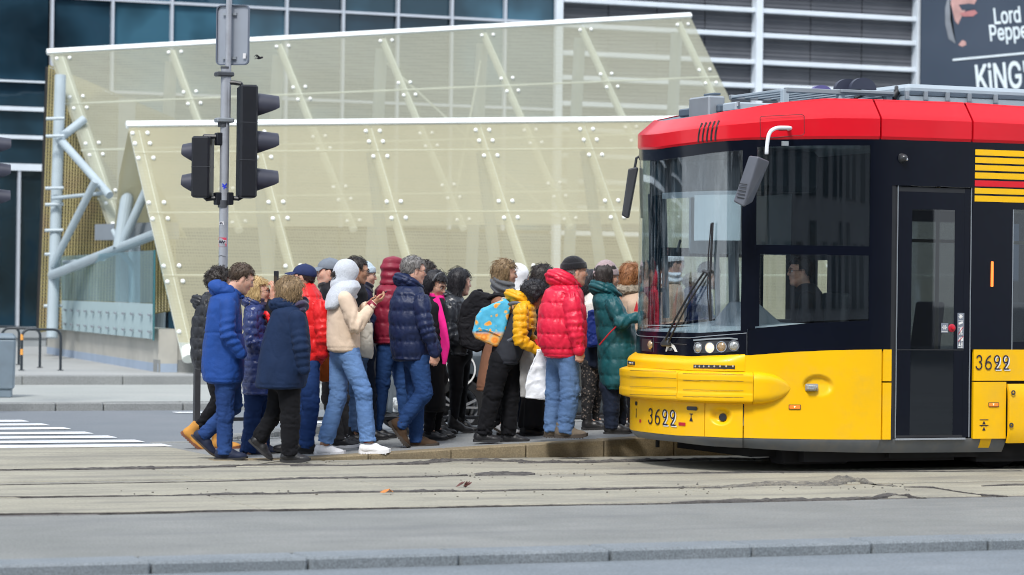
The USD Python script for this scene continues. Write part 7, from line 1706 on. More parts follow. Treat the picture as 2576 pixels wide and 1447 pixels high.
# 18 white fleece with drawstring bag
b = Body('person in white fleece and spotted leggings between crimson jacket and teal coat', (1484, 1080))
b.head(1484, 716, 0, 20, 10, hair='bob', hairm='hair_black', female=True, hat=True); b.put('hat', b.H(beanie_shape('low')), 'knit_black')
b.coat('fleece', [(736, 1468, 1506, .12), (755, 1462, 1512, .19), (800, 1462, 1512, .2), (850, 1466, 1510, .2)], 'fleece_white', [[(1486, 772, -.18, .075), (1486, 835, -.2, .065), (1492, 785, -.2, .05)]], fold=.012)
b.hand(1492, 785, -.2, (.3, -.1, 1), (.6, .6, 0), .8, .1, .6, .9)
b.skirt('skirt', [(845, 1466, 1512, .19), (900, 1464, 1514, .2), (925, 1466, 1512, .2)], 'trouser_navy')
b.trousers('leggings_spotted', [[(1484, 915, -.08, .1), (1480, 990, -.08, .078), (1474, 1056, -.08, .055)], [(1494, 915, .08, .1), (1498, 990, .08, .075), (1494, 1056, .08, .055)]])
b.shoe('boot', 1482, 1081, -.08, 'leather_black', 'sole_black', 0, 0, .95, 'sole_black'); b.shoe('boot', 1498, 1078, .08, 'leather_black', 'sole_black', 0, 0, .95); b.finish(); w_fleece = b

# 19 teal coat
b = Body('person in a long teal quilted coat and pinkish knit hat reaching towards the tram', (1540, 1092))
b.head(1528, 700, 0, 16, 4, hair='bob', hairm='hair_dark', female=True, skin='skin', hat=True); b.put('hat', b.H(beanie_shape('tall')), 'knit_pink')
b.coat('coat', [(734, 1492, 1552, .14), (756, 1488, 1564, .21), (784, 1492, 1580, .23), (816, 1498, 1598, .24), (856, 1502, 1606, .24), (896, 1501, 1606, .245), (936, 1503, 1596, .245), (966, 1508, 1576, .24), (984, 1518, 1562, .22)], 'puffer_teal', [[(1540, 762, -.21, .085), (1562, 812, -.27, .078), (1614, 794, -.25, .055)], [(1530, 760, .21, .08), (1555, 812, .25, .07), (1608, 800, .2, .05)]], quilt=.15, extra=[(1518, 728, 0, (.145, .155, .105))], qa=.010)
b.hand(1614, 794, -.25, (.9, .1, .25), (0, .9, -.2), .7, .1, .7, .92)
b.trousers('trouser_navy', [[(1536, 975, -.09, .1), (1538, 1030, -.09, .085), (1538, 1078, -.09, .075)], [(1548, 975, .09, .1), (1556, 1030, .09, .085), (1558, 1076, .09, .075)]])
b.shoe('leather', 1540, 1092, -.09, 'leather_black', 'sole_black', 0, 0, 1.0); b.shoe('leather', 1558, 1088, .09, 'leather_black', 'sole_black', 0, 0, 1.0); b.finish(); w_teal = b

# 20 auburn hair, beige coat with fur hood
b = Body('auburn-haired person in beige coat with fur collar, partly behind the tram front', (1588, 1080))
b.head(1590, 700, 0, 18, 18, hair='bob', hairm='hair_auburn', female=True); b.coat('coat', [(732, 1562, 1622, .13), (756, 1558, 1634, .2), (820, 1560, 1640, .215), (900, 1562, 1640, .22), (980, 1564, 1636, .23)], 'coat_beige', [[(1596, 772, -.2, .08), (1604, 840, -.22, .068), (1640, 830, -.18, .052)]])
m = blob(b.P(1580, 730, 0), (.155, .165, .07), n=.018, s=34, seed=5, h=.009); b.put('fur_collar', m, 'fur_grey')
b.trousers('trouser_black', [[(1592, 960, -.08, .1), (1596, 1020, -.08, .075), (1586, 1066, -.08, .06)], [(1604, 960, .08, .1), (1608, 1020, .08, .075), (1606, 1066, .08, .06)]]); b.shoe('trainer', 1580, 1081, -.08, 'mesh_grey', 'sole_white', 0, 0, .95, 'canvas_white'); b.shoe('trainer', 1604, 1078, .08, 'mesh_grey', 'sole_white', 0, 0, .95, 'canvas_white'); b.finish()

# 21-23 seen through the windscreen
b = Body('person in a white knit hat and glasses, seen through the tram windscreen', (1688, 1070))
b.head(1694, 664, 0, 14, 4, hair='tied', hairm='hair_dark', female=True, skin='skin_pale', hat=True); b.put('glasses', b.H(glasses_shape()), 'glasses_black'); b.put('hat', b.H(beanie_shape('plain')), 'knit_white')
scarf(b, 'scarf', 1682, 702, 0, .13, .14, .07, 'hood_white', 4); b.coat('coat', [(712, 1660, 1712, .13), (735, 1652, 1722, .2), (820, 1652, 1722, .21), (920, 1652, 1722, .22)], 'coat_beige', [[(1685, 752, -.2, .08), (1690, 830, -.22, .068), (1715, 830, -.18, .05)]])
b.trousers('trouser_black', [[(1684, 910, -.08, .1), (1686, 985, -.08, .08), (1684, 1055, -.08, .065)], [(1694, 910, .08, .1), (1698, 985, .08, .08), (1698, 1052, .08, .065)]]); b.shoe('boot', 1684, 1071, -.08, 'leather_black', 'sole_black'); b.shoe('boot', 1698, 1068, .08, 'leather_black', 'sole_black'); b.finish()
b = Body('person in navy jacket with grey fur hood, seen through the windscreen', (1752, 1068))
b.head(1785, 694, 0, 14, 14, hair='short', hairm='hair_brown'); b.coat('jacket', [(716, 1728, 1784, .13), (738, 1712, 1794, .2), (780, 1704, 1796, .22), (850, 1706, 1796, .22), (900, 1710, 1790, .21)], 'puffer_midnight', [[(1745, 756, -.2, .085), (1752, 830, -.24, .075), (1790, 840, -.2, .055)]], quilt=.12)
m = blob(b.P(1752, 706, 0), (.15, .16, .085), n=.020, s=34, seed=3, h=.009); b.put('fur_hood', m, 'fur_grey')
b.trousers('denim_dark', [[(1748, 895, -.08, .1), (1750, 980, -.08, .08), (1748, 1055, -.08, .065)], [(1760, 895, .08, .1), (1764, 980, .08, .08), (1764, 1052, .08, .065)]]); b.shoe('leather', 1748, 1069, -.08, 'leather_black', 'sole_black'); b.shoe('leather', 1764, 1066, .08, 'leather_black', 'sole_black'); b.finish()
b = Body('person in a dark red coat seen through the left edge of the tram windscreen', (1640, 1072))
b.head(1640, 690, 0, 25, 5, hair='short', hairm='hair_dark', features=True); b.coat('coat', [(720, 1614, 1660, .13), (745, 1608, 1668, .2), (850, 1608, 1668, .21), (940, 1608, 1668, .22)], 'puffer_burgundy', [[(1636, 762, -.2, .08), (1640, 840, -.22, .07), (1662, 850, -.18, .05)]], quilt=.13)
b.trousers('trouser_black', [[(1636, 930, -.08, .1), (1638, 1000, -.08, .08), (1636, 1058, -.08, .065)], [(1646, 930, .08, .1), (1650, 1000, .08, .08), (1650, 1054, .08, .065)]]); b.shoe('leather', 1636, 1073, -.08, 'leather_black', 'sole_black'); b.shoe('leather', 1650, 1070, .08, 'leather_black', 'sole_black'); b.finish()

# driver
b = Body('driver with glasses in a dark jacket seated in the tram cab, facing the windscreen', (2030, 830), group=None, depth=24.75)
b.head(2012, 684, 0, -168, 2, hair='short', hairm='hair_dark', skin='skin'); b.put('glasses', b.H(glasses_shape()), 'glasses_black')
b.coat('jacket', [(712, 2010, 2050, .1), (735, 1996, 2068, .2), (790, 1990, 2072, .215), (850, 1990, 2070, .21)], 'jacket_black', [[(2030, 752, -.2, .08), (2022, 828, -.24, .07), (1972, 826, -.16, .05)], [(2030, 752, .2, .08), (2022, 828, .24, .07), (1972, 826, .16, .05)]])
b.hand(1972, 826, -.16, (-1, 0, .15), (0, .2, -1), .6, .1, .5); b.hand(1972, 826, .16, (-1, 0, .15), (0, .2, -1), .6, .1, .5, flip=True)
b.trousers('trouser_black', [[(2040, 862, -.1, .1), (1945, 870, -.12, .085), (1935, 985, -.12, .06)], [(2040, 862, .1, .1), (1945, 870, .12, .085), (1935, 985, .12, .06)]])
b.shoe('leather', 1935, 1002, -.12, 'leather_black', 'sole_black', PI); b.shoe('leather', 1935, 1002, .12, 'leather_black', 'sole_black', PI); b.finish()
# ------------------------------------------------------------------ things carried
def local_frame(b): return b.g, b.R
def item(name, label, catg, b, px, py, dy, group=None):
    o = b.w(b.P(px, py, dy)); t = thing(name, label, catg, o, -YAW, group); return t, (lambda x, y, d=0.0: b.P(x, y, d) - b.P(px, py, dy))
def lumpy(P, r, amp, s, seed, size=.02, crease=0.0):
    m = rounded_hull(P, r); m = m.subdivide_to_size(size); m = trimesh.Trimesh(m.vertices, m.faces, process=True); v = np.asarray(m.vertices)
    w1 = wob(v, (s, s, s), seed); return displaced(m, amp * (w1 + .6 * wob(v, (s * 2.3,) * 3, seed + 1)) - crease * np.exp(-(w1 / .04) ** 2))
plain('phone_black', (0.012, 0.012, 0.015), 0.2, .1, 9); plain('card_red', (0.55, 0.02, 0.03), 0.4, .05, 9); plain('screen_blue', (0.03, 0.05, 0.08), 0.1, .2, 9)
cloth('backpack_black', (0.008, 0.008, 0.011), 0.75, .25, 8); cloth('bag_navy', (0.008, 0.022, 0.15), 0.6, .15, 8); cloth('plastic_white', (0.74, 0.76, 0.80), 0.4, .05, 6, .004, 24, spec=.5); cloth('bag_grey', (0.30, 0.30, 0.30), 0.8, .1, 6); cloth('strap_red', (0.42, 0.02, 0.03), .8); cloth('strap_grey', (0.10, .11, .13), .8)
def floral(n):
    return usdkit.material(stage, '/World/Looks/' + n, {'tc': ('texture_coordinate', {}), 'ns': ('noise_texture', {'scale': 9.0, 'detail': 3.0}), 'mx': ('mix', {'fac': .10}), 'v': ('voronoi_texture', {'scale': 17.0, 'randomness': 1.0}), 'r': ('rgb_ramp', {'ramp': [(0.0, (.75, .22, .02)), (.16, (.80, .30, .03)), (.27, (.72, .42, .12)), (.33, (.25, .45, .40)), (.40, (.05, .38, .60)), (1, (.09, .48, .70))]}),
        'sx': ('separate_xyz', {}), 'zr': ('map_range', {'from_min': -.075, 'from_max': -.11, 'to_min': 0.0, 'to_max': 1.0, 'clamp': True}), 'v2': ('voronoi_texture', {'scale': 16.0}), 'r2': ('rgb_ramp', {'ramp': [(0.0, (.85, .45, .08)), (.35, (.75, .20, .02)), (.55, (.80, .36, .05)), (1, (.30, .45, .40))]}), 'm2': ('mix', {}), 'p': ('principled_bsdf', {'roughness': .7})},
        [('tc.object', 'ns.vector'), ('tc.object', 'mx.color1'), ('ns.color', 'mx.color2'), ('mx.color', 'v.vector'), ('v.distance', 'r.fac'), ('tc.object', 'sx.vector'), ('sx.z', 'zr.value'), ('tc.object', 'v2.vector'), ('v2.distance', 'r2.fac'), ('zr.result', 'm2.fac'), ('r.color', 'm2.color1'), ('r2.color', 'm2.color2'), ('m2.color', 'p.base_color')], surface='p.BSDF')
define('floral_print', floral)
# phone held up by the person in red
t, q = item('phone', 'black phone held up at arm\'s length above the fair wavy hair', 'phone', man_red, 695, 704, -.09)
R_ = np.array([[math.cos(.5), 0, 0], [0, 1, 0], [0, 0, 1]])
m = chamfer_box(-.009, .009, -.037, .037, -.080, .080, .004); m.apply_transform(trimesh.transformations.rotation_matrix(.55, (0, 0, 1))); obj('case', m, 'phone_black', t)
m = tube([(.006, 0, .0), (.042, 0, .0)], .014, 10); obj('grip_ring', m, 'phone_black', t)
# phone of the person in the headscarf
t, q = item('phone', 'dark phone held in both hands by the person in the grey headscarf', 'phone', woman_phone, 955, 744, -.10)
m = chamfer_box(-.075, .075, -.037, .037, -.005, .005, .003); m.apply_transform(trimesh.transformations.rotation_matrix(-.55, (0, 1, 0))); obj('case', m, 'phone_black', t)
# tote and suede bag beside her
def bag(name, label, catg, b, c, dy, pts, thick, r, mat, amp, s, seed, crease=0.0, size=.018, flat=False):
    t, q = item(name, label, catg, b, c[0], c[1], dy); P = [q(x, y, dy + k * thick) for x, y in pts for k in (-1, 1)]
    obj('bag', lumpy(P, r, amp, s, seed, size, crease), mat, t, smooth=(28 if flat else True)); return t, q
t, q = bag('tote_bag', 'beige cloth tote bag hanging behind the cream jacket', 'bag', woman_phone, (922, 860), .14, [(908, 815), (934, 815), (906, 888), (937, 890), (934, 900), (912, 896)], .05, .012, 'tote_beige', .012, 9, 3, .006)
obj('handle', tube([q(912, 815, .14), q(905, 770, .12), q(925, 770, .12), q(930, 815, .14)], .008, 8), 'tote_beige', t)
bag('shoulder_bag', 'rust orange suede bag hanging low behind the pale jeans', 'bag', man_red, (822, 925), .35, [(811, 895), (832, 893), (809, 955), (834, 956)], .05, .02, 'orange_suede', .01, 9, 5)
# black backpack
t, q = bag('backpack', 'bulky black backpack worn by the person in the brown coat', 'backpack', w_brown, (1198, 806), 0, [(1196, 740), (1228, 748), (1236, 790), (1232, 862), (1200, 876), (1168, 866), (1160, 815), (1172, 768)], .10, .04, 'backpack_black', .016, 9, 2, .006)
obj('front_pocket', lumpy([q(1170, 800, k) for k in (-.08, .08)] + [q(1160, 850, k) for k in (-.08, .08)] + [q(1186, 866, k) for k in (-.08, .08)] + [q(1190, 805, k) for k in (-.08, .08)], .025, .01, 10, 8), 'backpack_black', t, smooth=True)
obj('handle', tube(smooth_path([q(1198, 738, -.02), q(1202, 730, -.02), q(1210, 730, -.02), q(1214, 742, -.02)], 14), .010, 8), 'backpack_black', t)
for s_ in (-.13, .13): obj('strap', tube(smooth_path([q(1226, 750, s_), q(1256, 742, s_ * 1.15), q(1284, 768, s_ * 1.3), q(1280, 830, s_ * 1.5), q(1236, 856, s_ * 1.2)], 24), .020, 8), 'backpack_black', t)
# flowered backpack
t, q = bag('backpack', 'turquoise backpack with orange flower print worn over the yellow jacket', 'backpack', w_yellow, (1240, 812), 0, [(1218, 782), (1268, 760), (1280, 768), (1262, 838), (1248, 866), (1202, 846), (1196, 836), (1204, 800)], .13, .028, 'floral_print', .012, 8, 4)
obj('handle', tube(smooth_path([q(1262, 762, -.03), q(1266, 750, -.03), q(1276, 754, -.03), q(1278, 766, -.03)], 14), .009, 8), 'tote_beige', t)
for s_ in (-.14, .14): obj('strap', tube(smooth_path([q(1276, 768, s_), q(1300, 762, s_ * 1.2), q(1322, 786, s_ * 1.5), q(1306, 838, s_ * 1.6), q(1262, 862, s_)], 24), .017, 8), 'strap_grey', t)
obj('pocket_edge', tube(smooth_path([q(1197, 832, -.165), q(1214, 828, -.172), q(1244, 838, -.172), q(1258, 846, -.165)], 20), .005, 6), 'floral_print', t)
# white carrier bag, grey shopper, red card
t, q = bag('carrier_bag', 'crumpled white plastic carrier bag hanging in front of the crimson jacket', 'bag', w_yellow, (1352, 945), -.34, [(1354, 886), (1362, 884), (1384, 936), (1388, 960), (1378, 1004), (1322, 1000), (1328, 950), (1344, 908)], .035, .008, 'plastic_white', .030, 12, 6, .0, .034, flat=True)
obj('handle', tube(smooth_path([q(1352, 892, -.34), q(1352, 880, -.28), q(1360, 880, -.28), q(1362, 890, -.34)], 14), .007, 8), 'plastic_white', t)
t, q = bag('shopping_bag', 'grey shopping bag hanging behind the white carrier bag', 'bag', w_yellow, (1326, 930), .02, [(1308, 874), (1342, 872), (1310, 932), (1340, 932), (1312, 996), (1328, 996)], .05, .012, 'bag_grey', .010, 9, 7, .005)
t, q = item('ticket_card', 'red card held by the person in the yellow jacket', 'card', w_yellow, 1358, 862, -.16)
obj('card', place(chamfer_box(-.034, .034, -.0012, .0012, -.045, .045, .001), (.85, .1, .5), np.cross((-.5, 0, .85), (.85, .1, .5)) / np.linalg.norm(np.cross((-.5, 0, .85), (.85, .1, .5))), (-.5, 0, .85), (0, 0, 0)), 'card_red', t)
t, q = item('ticket_card', 'red folded card held up by the person in the teal coat', 'card', w_teal, 1601, 772, -.10)
obj('card', slab([q(1594, 784, -.1), q(1607, 784, -.1), q(1606, 776, -.1), q(1602, 757, -.1)], (0, -1, 0), .004), 'card_red', t)
# drawstring bag
t, q = bag('drawstring_bag', 'dark blue drawstring bag with red cord behind the teal coat', 'bag', w_fleece, (1493, 828), -.26, [(1484, 786), (1502, 784), (1506, 830), (1504, 866), (1482, 870), (1479, 830)], .05, .022, 'bag_navy', .014, 10, 9, .008)
obj('cord', tube(smooth_path([q(1496, 784, -.26), q(1506, 764, -.27), q(1514, 742, -.26)], 14), .005, 6), 'strap_red', t)
t, q = item('crossbody_strap', 'thin red bag strap across the back of the teal coat', 'strap', w_teal, 1528, 850, -.26)
obj('strap', tube(smooth_path([q(1508, 868, -.25), q(1530, 842, -.29), q(1556, 812, -.30), q(1562, 790, -.27)], 24), .007, 8), 'strap_red', t)

# ------------------------------------------------------------------ traffic signals
plain('signal_black', (0.004, 0.005, 0.009), 0.45, .15, 6, bump=.001, bscale=40); plain('visor_grey', (0.035, 0.038, 0.058), 0.5, .12, 8); plain('pole_grey', (0.34, 0.36, 0.40), 0.45, .1, 5, .3, dirt=(6, .5, .75, .4, (0.16, 0.16, 0.17))); plain('sign_back', (0.30, 0.33, 0.38), 0.45, .06, 3, .35); plain('sign_rim', (0.10, 0.12, 0.16), .5, .1, 4); plain('clamp_dark', (0.05, 0.055, 0.065), .5, .2, 9)
plain('sticker_white', (0.62, 0.62, 0.64), .6, .06, 9); plain('sticker_blue', (0.01, 0.03, 0.55), .6, .1, 9); plain('sticker_red', (0.60, 0.06, 0.11), .6, .1, 9)
dP = 26.6
def PV(px, py, dd=0.0): return atd(px, py, dP + dd)
def visor(c, fwd, r, L):
    """open hood: a tapering half tube, cut low at the tip"""
    f = np.array(fwd, float); f /= np.linalg.norm(f); l = np.cross([0, 0, 1], f); l /= np.linalg.norm(l); a = np.linspace(-.42 * PI, 1.42 * PI, 26); s = np.linspace(0, 1, 10); G = np.zeros((26, 10, 3))
    for i, t in enumerate(a):
        low = .5 - .5 * math.sin(t); Lr = L * min(1.0, max(.08, (1.02 - low) / .40))
        for j, q in enumerate(s): rr = r * (1 - .10 * q); G[i, j] = c + f * (Lr * q) + l * rr * math.cos(t) + np.array([0, 0, 1]) * (rr * math.sin(t) - .012 * q)
    I = G.copy(); cc = np.mean(G, axis=0, keepdims=True); n = G - (c + f * ((G - c) @ f)[..., None]); n /= np.linalg.norm(n, axis=-1, keepdims=True); return closed_sheet(G, G - n * .005)
def signal_head(parent, cpx, cpy, dd, w, h, dep, fwd, n, r, L, name='signal_head'):
    c = PV(cpx, cpy, dd); f = np.array(fwd, float); f /= np.linalg.norm(f); l = np.cross([0, 0, 1], f); l /= np.linalg.norm(l)
    hd = obj(name, place(chamfer_box(-dep / 2, dep / 2, -w / 2, w / 2, -h / 2, h / 2, .018), f, l, (0, 0, 1), c), 'signal_black', parent)
    for k in range(n):
        zc = h / 2 - h * (k + .5) / n; cc = c + f * (dep / 2 - .005) + np.array([0, 0, zc])
        obj('visor', visor(cc, f, r, L), 'visor_grey', hd, smooth=35); obj('lens', place(lathe([(0, .02), (r * .5, .016), (r * .9, .0), (0, 0)], 20), l, (0, 0, 1), f, cc), 'signal_black', hd, smooth=40)
        if k: obj('section_joint', place(bx(-dep / 2 - .002, dep / 2 + .002, -w / 2 - .002, w / 2 + .002, h / 2 - h * k / n - .002, h / 2 - h * k / n + .002), f, l, (0, 0, 1), c), 'clamp_dark', hd)
    return hd
gp = PV(561, 700); gz = zp(gp[0]) if gp[1] > YE else 0
sp = thing('traffic_signal', 'grey pole with black vehicle signal, smaller pedestrian signal and sign plate, behind the blue parka', 'traffic light', (0, 0, 0))
base = gp.copy(); base[2] = gz; top = base.copy(); top[2] = PV(561, 173)[2]
obj('pole', tube([base, top], .0435, 20), 'pole_grey', sp, smooth=40); obj('pole_cap', tube([top, top + [0, 0, .02]], .047, 20), 'clamp_dark', sp)
tb0 = PV(572.5, 302); tb1 = tb0.copy(); tb1[2] += 1.45; tb0b = tb0.copy()
obj('extension_pipe', tube([tb0, tb1], .029, 16), 'pole_grey', sp, smooth=40)
for y in (187, 303): c = PV(564, y); obj('clamp', chamfer_box(c[0] - .085, c[0] + .085, c[1] - .06, c[1] + .06, c[2] - .022, c[2] + .022, .01), 'clamp_dark' if y < 200 else 'steel_grey', sp)
c = PV(561, 313); obj('strap', tube([c - [0, 0, .025], c + [0, 0, .025]], .05, 16), 'clamp_dark', sp)
fw = RIGHT * math.cos(.24) + VIEW * math.sin(.24); fw[2] = 0
hd1 = signal_head(sp, 621, 357, .0, .30, 1.075, .165, fw, 3, .112, .22)
fw2 = -RIGHT * math.cos(.10) + VIEW * math.sin(.10); fw2[2] = 0
hd2 = signal_head(sp, 510, 421, .0, .24, .585, .175, fw2, 2, .095, .11)
for pts in ([(562, 347), (546, 344), (514, 343), (510, 350)], [(562, 497), (546, 498), (520, 501), (512, 492)], [(570, 208), (588, 208), (606, 211), (610, 220)], [(566, 497), (580, 498), (600, 500), (608, 495)]):
    obj('bracket', tube([PV(*p) for p in pts], .022, 8), 'signal_black', sp)
for p in ((550, 350), (548, 500), (577, 500)): c = PV(*p); obj('bracket_clamp', chamfer_box(c[0] - .03, c[0] + .03, c[1] - .05, c[1] + .05, c[2] - .06, c[2] + .06, .008), 'signal_black', sp)
c = PV(561, 512); obj('strap', tube([c - [0, 0, .04], c + [0, 0, .03]], .05, 16), 'clamp_dark', sp)
# sign plate seen from behind
sa, sb, sc, sd = PV(546, 17, .12), PV(628.5, 8, .02), PV(628, 162, .02), PV(546, 168, .12)
u_ = (sb - sa); u_[2] = 0; W_ = np.linalg.norm(u_); u_ /= W_; Hh = sa[2] - sd[2]; cS = (sa + sb + sc + sd) / 4; nS = np.array([u_[1], -u_[0], 0]); nS *= -1 if np.dot(nS, cS - EYE) > 0 else 1
pl = obj('sign_plate', place(extrude(rrect(W_, Hh, .045), .006), u_, (0, 0, 1), np.cross(u_, (0, 0, 1)), cS), 'sign_back', sp)
obj('rim', place(extrude(rrect(W_, Hh, .045).difference(rrect(W_ - .022, Hh - .022, .036)), .022), u_, (0, 0, 1), np.cross(u_, (0, 0, 1)), cS + nS * .004), 'sign_rim', pl)
for z in (-.22, .20): c = cS + [0, 0, z]; obj('sign_clip', beam(c - u_ * .10 + nS * .02, c + u_ * .04 + nS * .02, .02, .025), 'steel_grey', pl)
obj('sticker', place(extrude(rrect(.03, .05, .003), .002), u_, (0, 0, 1), np.cross(u_, (0, 0, 1)), PV(616, 141, .02) + nS * .012), 'sticker_white', pl)
c = PV(600, -40); obj('sign_plate', place(extrude(Point(0, 0).buffer(.15), .006), u_, (0, 0, 1), np.cross(u_, (0, 0, 1)), c + nS * .01), 'sign_back', sp)
def on_pole(px, py, shape, mat, name):
    c = PV(px, py); n = np.array([EYE[0] - gp[0], EYE[1] - gp[1], 0]); n /= np.linalg.norm(n); l = np.cross([0, 0, 1], n); m = extrude(shape.segmentize(.006), .001); v = m.vertices.copy(); off = (c - gp) @ l
    x = v[:, 0] + off; ang = x / .0435; r = .0437 + v[:, 2] * 1.0 + .0008; P = gp[:2] + np.outer(np.sin(ang) * r, l[:2]) + np.outer(np.cos(ang) * r, n[:2]); obj(name, trimesh.Trimesh(np.column_stack([P, v[:, 1] + c[2]]), m.faces, process=False), mat, sp)
on_pole(565, 469, shapely.union_all([LineString([(-.018, .02), (0, 0), (.018, .022)]).buffer(.006), LineString([(0, 0), (-.006, -.024)]).buffer(.006), LineString([(-.02, .0), (.016, -.012)]).buffer(.005)]), 'sticker_blue', 'paint_mark')
on_pole(556, 562, sbox(-.028, -.016, .028, .016), 'sticker_white', 'sticker'); on_pole(556, 562, shapely.union_all([LineString([(-.02, -.01), (-.012, .01), (-.006, -.01), (.002, .01), (.012, -.008), (.02, .008)]).buffer(.002)]), 'mark_black', 'scrawl')
on_pole(558, 609, sbox(-.046, -.042, .046, .042), 'sticker_red', 'sticker'); on_pole(558, 609, sbox(-.044, -.020, .044, .018).buffer(.0), 'sticker_white', 'sticker_band'); on_pole(558, 609, LineString([(-.038, -.012), (-.026, .012), (-.02, -.012), (-.01, .01), (-.004, -.012), (.008, .012), (.014, -.012), (.028, .012), (.036, -.01)]).buffer(.0035), 'mark_black', 'scrawl')
on_pole(556, 646, LineString([(-.04, 0), (.0, .012), (.04, 0)]).buffer(.003), 'clamp_dark', 'tape_edge')
# a second signal, mostly outside the frame on the left
dP = 33.0
s2 = thing('traffic_signal', 'black traffic signal cut off by the left edge of the picture', 'traffic light', (0, 0, 0))
c = PV(-60, 700); obj('pole', tube([[c[0], c[1], 0], [c[0], c[1], 5.2]], .05, 14), 'pole_grey', s2, smooth=40)
signal_head(s2, -36, 430, 0, .30, .93, .17, fw, 3, .105, .21)
obj('bracket', tube([PV(-60, 352), PV(-36, 354)], .02, 8), 'signal_black', s2)

# ------------------------------------------------------------------ litter bin and cycle hoops on the left
plain('bin_blue_grey', (0.15, 0.195, 0.235), .5, .1, 3, dirt=(5, .5, .75, .3, (0.10, 0.11, 0.12)))
g = at(10, 999, .10); bn_ = thing('litter_bin', 'blue grey metal litter bin at the left edge beside the kerb', 'bin', g, -.25)
obj('body', rounded_hull([(-.42, -.2, .13), (.10, -.2, .13), (-.42, .25, .13), (.10, .25, .13), (-.42, -.2, .72), (.115, -.2, .72), (-.42, .25, .72), (.115, .25, .72)], .025), 'bin_blue_grey', bn_, smooth=35)
obj('foot', chamfer_box(-.43, .10, -.2, .24, 0, .115, .01), 'bin_blue_grey', bn_); obj('lid', rounded_hull([(-.43, -.21, .765), (.12, -.21, .765), (-.43, .26, .765), (.12, .26, .765), (-.40, -.18, .80), (.09, -.18, .80), (-.40, .23, .80), (.09, .23, .80)], .02), 'bin_blue_grey', bn_, smooth=35)
plain('hoop_black', (0.02, 0.028, 0.036), .4, .15, 8); plain('tape_orange', (0.75, 0.33, 0.06), .5, .1, 9)
def hoop(pa, pb, ytop, label, tape=False):
    a, b = at(*pa, .235), at(*pb, .235); h = atd((pa[0] + pb[0]) / 2, ytop, proj((a + b) / 2)[2])[2] - .235; u = (b - a); L = np.linalg.norm(u); u /= L; t = thing('cycle_stand', label, 'bike rack', a, 0, 'cycle stands on the plaza')
    R = .12; P = [np.array([0, 0, 0]), np.array([0, 0, h - R])] + [u * (R - R * math.cos(k)) + np.array([0, 0, h - R + R * math.sin(k)]) for k in np.linspace(.2, PI / 2, 6)] + [u * (L - R + R * math.sin(k)) + np.array([0, 0, h - R + R * math.cos(k)]) for k in np.linspace(0, PI / 2, 7)] + [u * L]
    obj('hoop', tube(P, .021, 10), 'hoop_black', t, smooth=40); [obj('foot_plate', tube([q, q + [0, 0, .01]], .05, 12), 'hoop_black', t) for q in (P[0], P[-1])]
    if tape: [obj('tape', tube([(0, 0, h * f), (0, 0, h * f + .09)], .0225, 10, cap=False), 'tape_orange', t) for f in (.38, .74)]
hoop((54, 932), (152, 932), 829, 'black cycle stand with orange tape, nearest of the stands', True); hoop((-52, 918), (47, 918), 822, 'black cycle stand partly behind the litter bin'); hoop((4, 924), (100, 925), 826, 'black cycle stand between the other two stands')

# ------------------------------------------------------------------ car waiting behind the queue
plain('car_slate', (0.065, 0.080, 0.092), .22, .06, 2, coat=.6); plain('tyre', (0.012, 0.012, 0.013), .85, .2, 9); plain('alloy', (0.50, 0.52, 0.55), .3, .05, 5, .7); plain('headlamp_white', (0.80, 0.82, 0.86), .12, .05, 9); plain('plate_white', (0.58, 0.60, 0.60), .4, .05, 9); plain('car_trim', (0.015, 0.016, 0.018), .5, .1, 6)
YCAR = 26.80; Xf = atY(1006, 990, YCAR)[0]; Xw = atY(1157, 1030, YCAR)[0] - Xf
car = thing('car', 'dark slate grey car with silver wheels waiting on the road behind the queue', 'car', (Xf, YCAR, 0))
CL, CW = 4.25, 1.76; WB = 2.62
def car_sdf(p):
    x, y, z = p[:, 0], np.abs(p[:, 1] - CW / 2), p[:, 2]
    top = np.interp(x, [0, .05, .25, 1.0, 1.55, 2.1, 3.0, 3.7, 4.1, 4.25], [.62, .72, .80, .93, 1.28, 1.42, 1.43, 1.32, 1.02, .80]); bot = np.interp(x, [0, .2, .6, 3.7, 4.25], [.26, .20, .19, .22, .34])
    nose = np.interp(x, [0, .12, .4, 3.8, 4.15, 4.25], [.58, .74, .86, .88, .80, .68]); tumble = np.where(z > .86, (z - .86) * .42, 0) + np.where(z < .5, (.5 - z) * .12, 0)
    d = np.maximum.reduce([z - top, bot - z, (y - nose + tumble), -x, x - CL]); k = .06
    a, b = z - top, y - nose + tumble; d = np.maximum(d, np.sqrt(np.maximum(a + k, 0) ** 2 + np.maximum(b + k, 0) ** 2) - k)
    for xw in (Xw, Xw + WB): d = np.maximum(d, -(np.maximum(np.hypot(x - xw, z - .315) - .375, (CW / 2 - .30) - y)))
    return d
cb = surface_net(car_sdf, (-.1, -.1, .1), (CL + .1, CW + .1, 1.55), .032); obj('body', cb, 'car_slate', car, smooth=40)
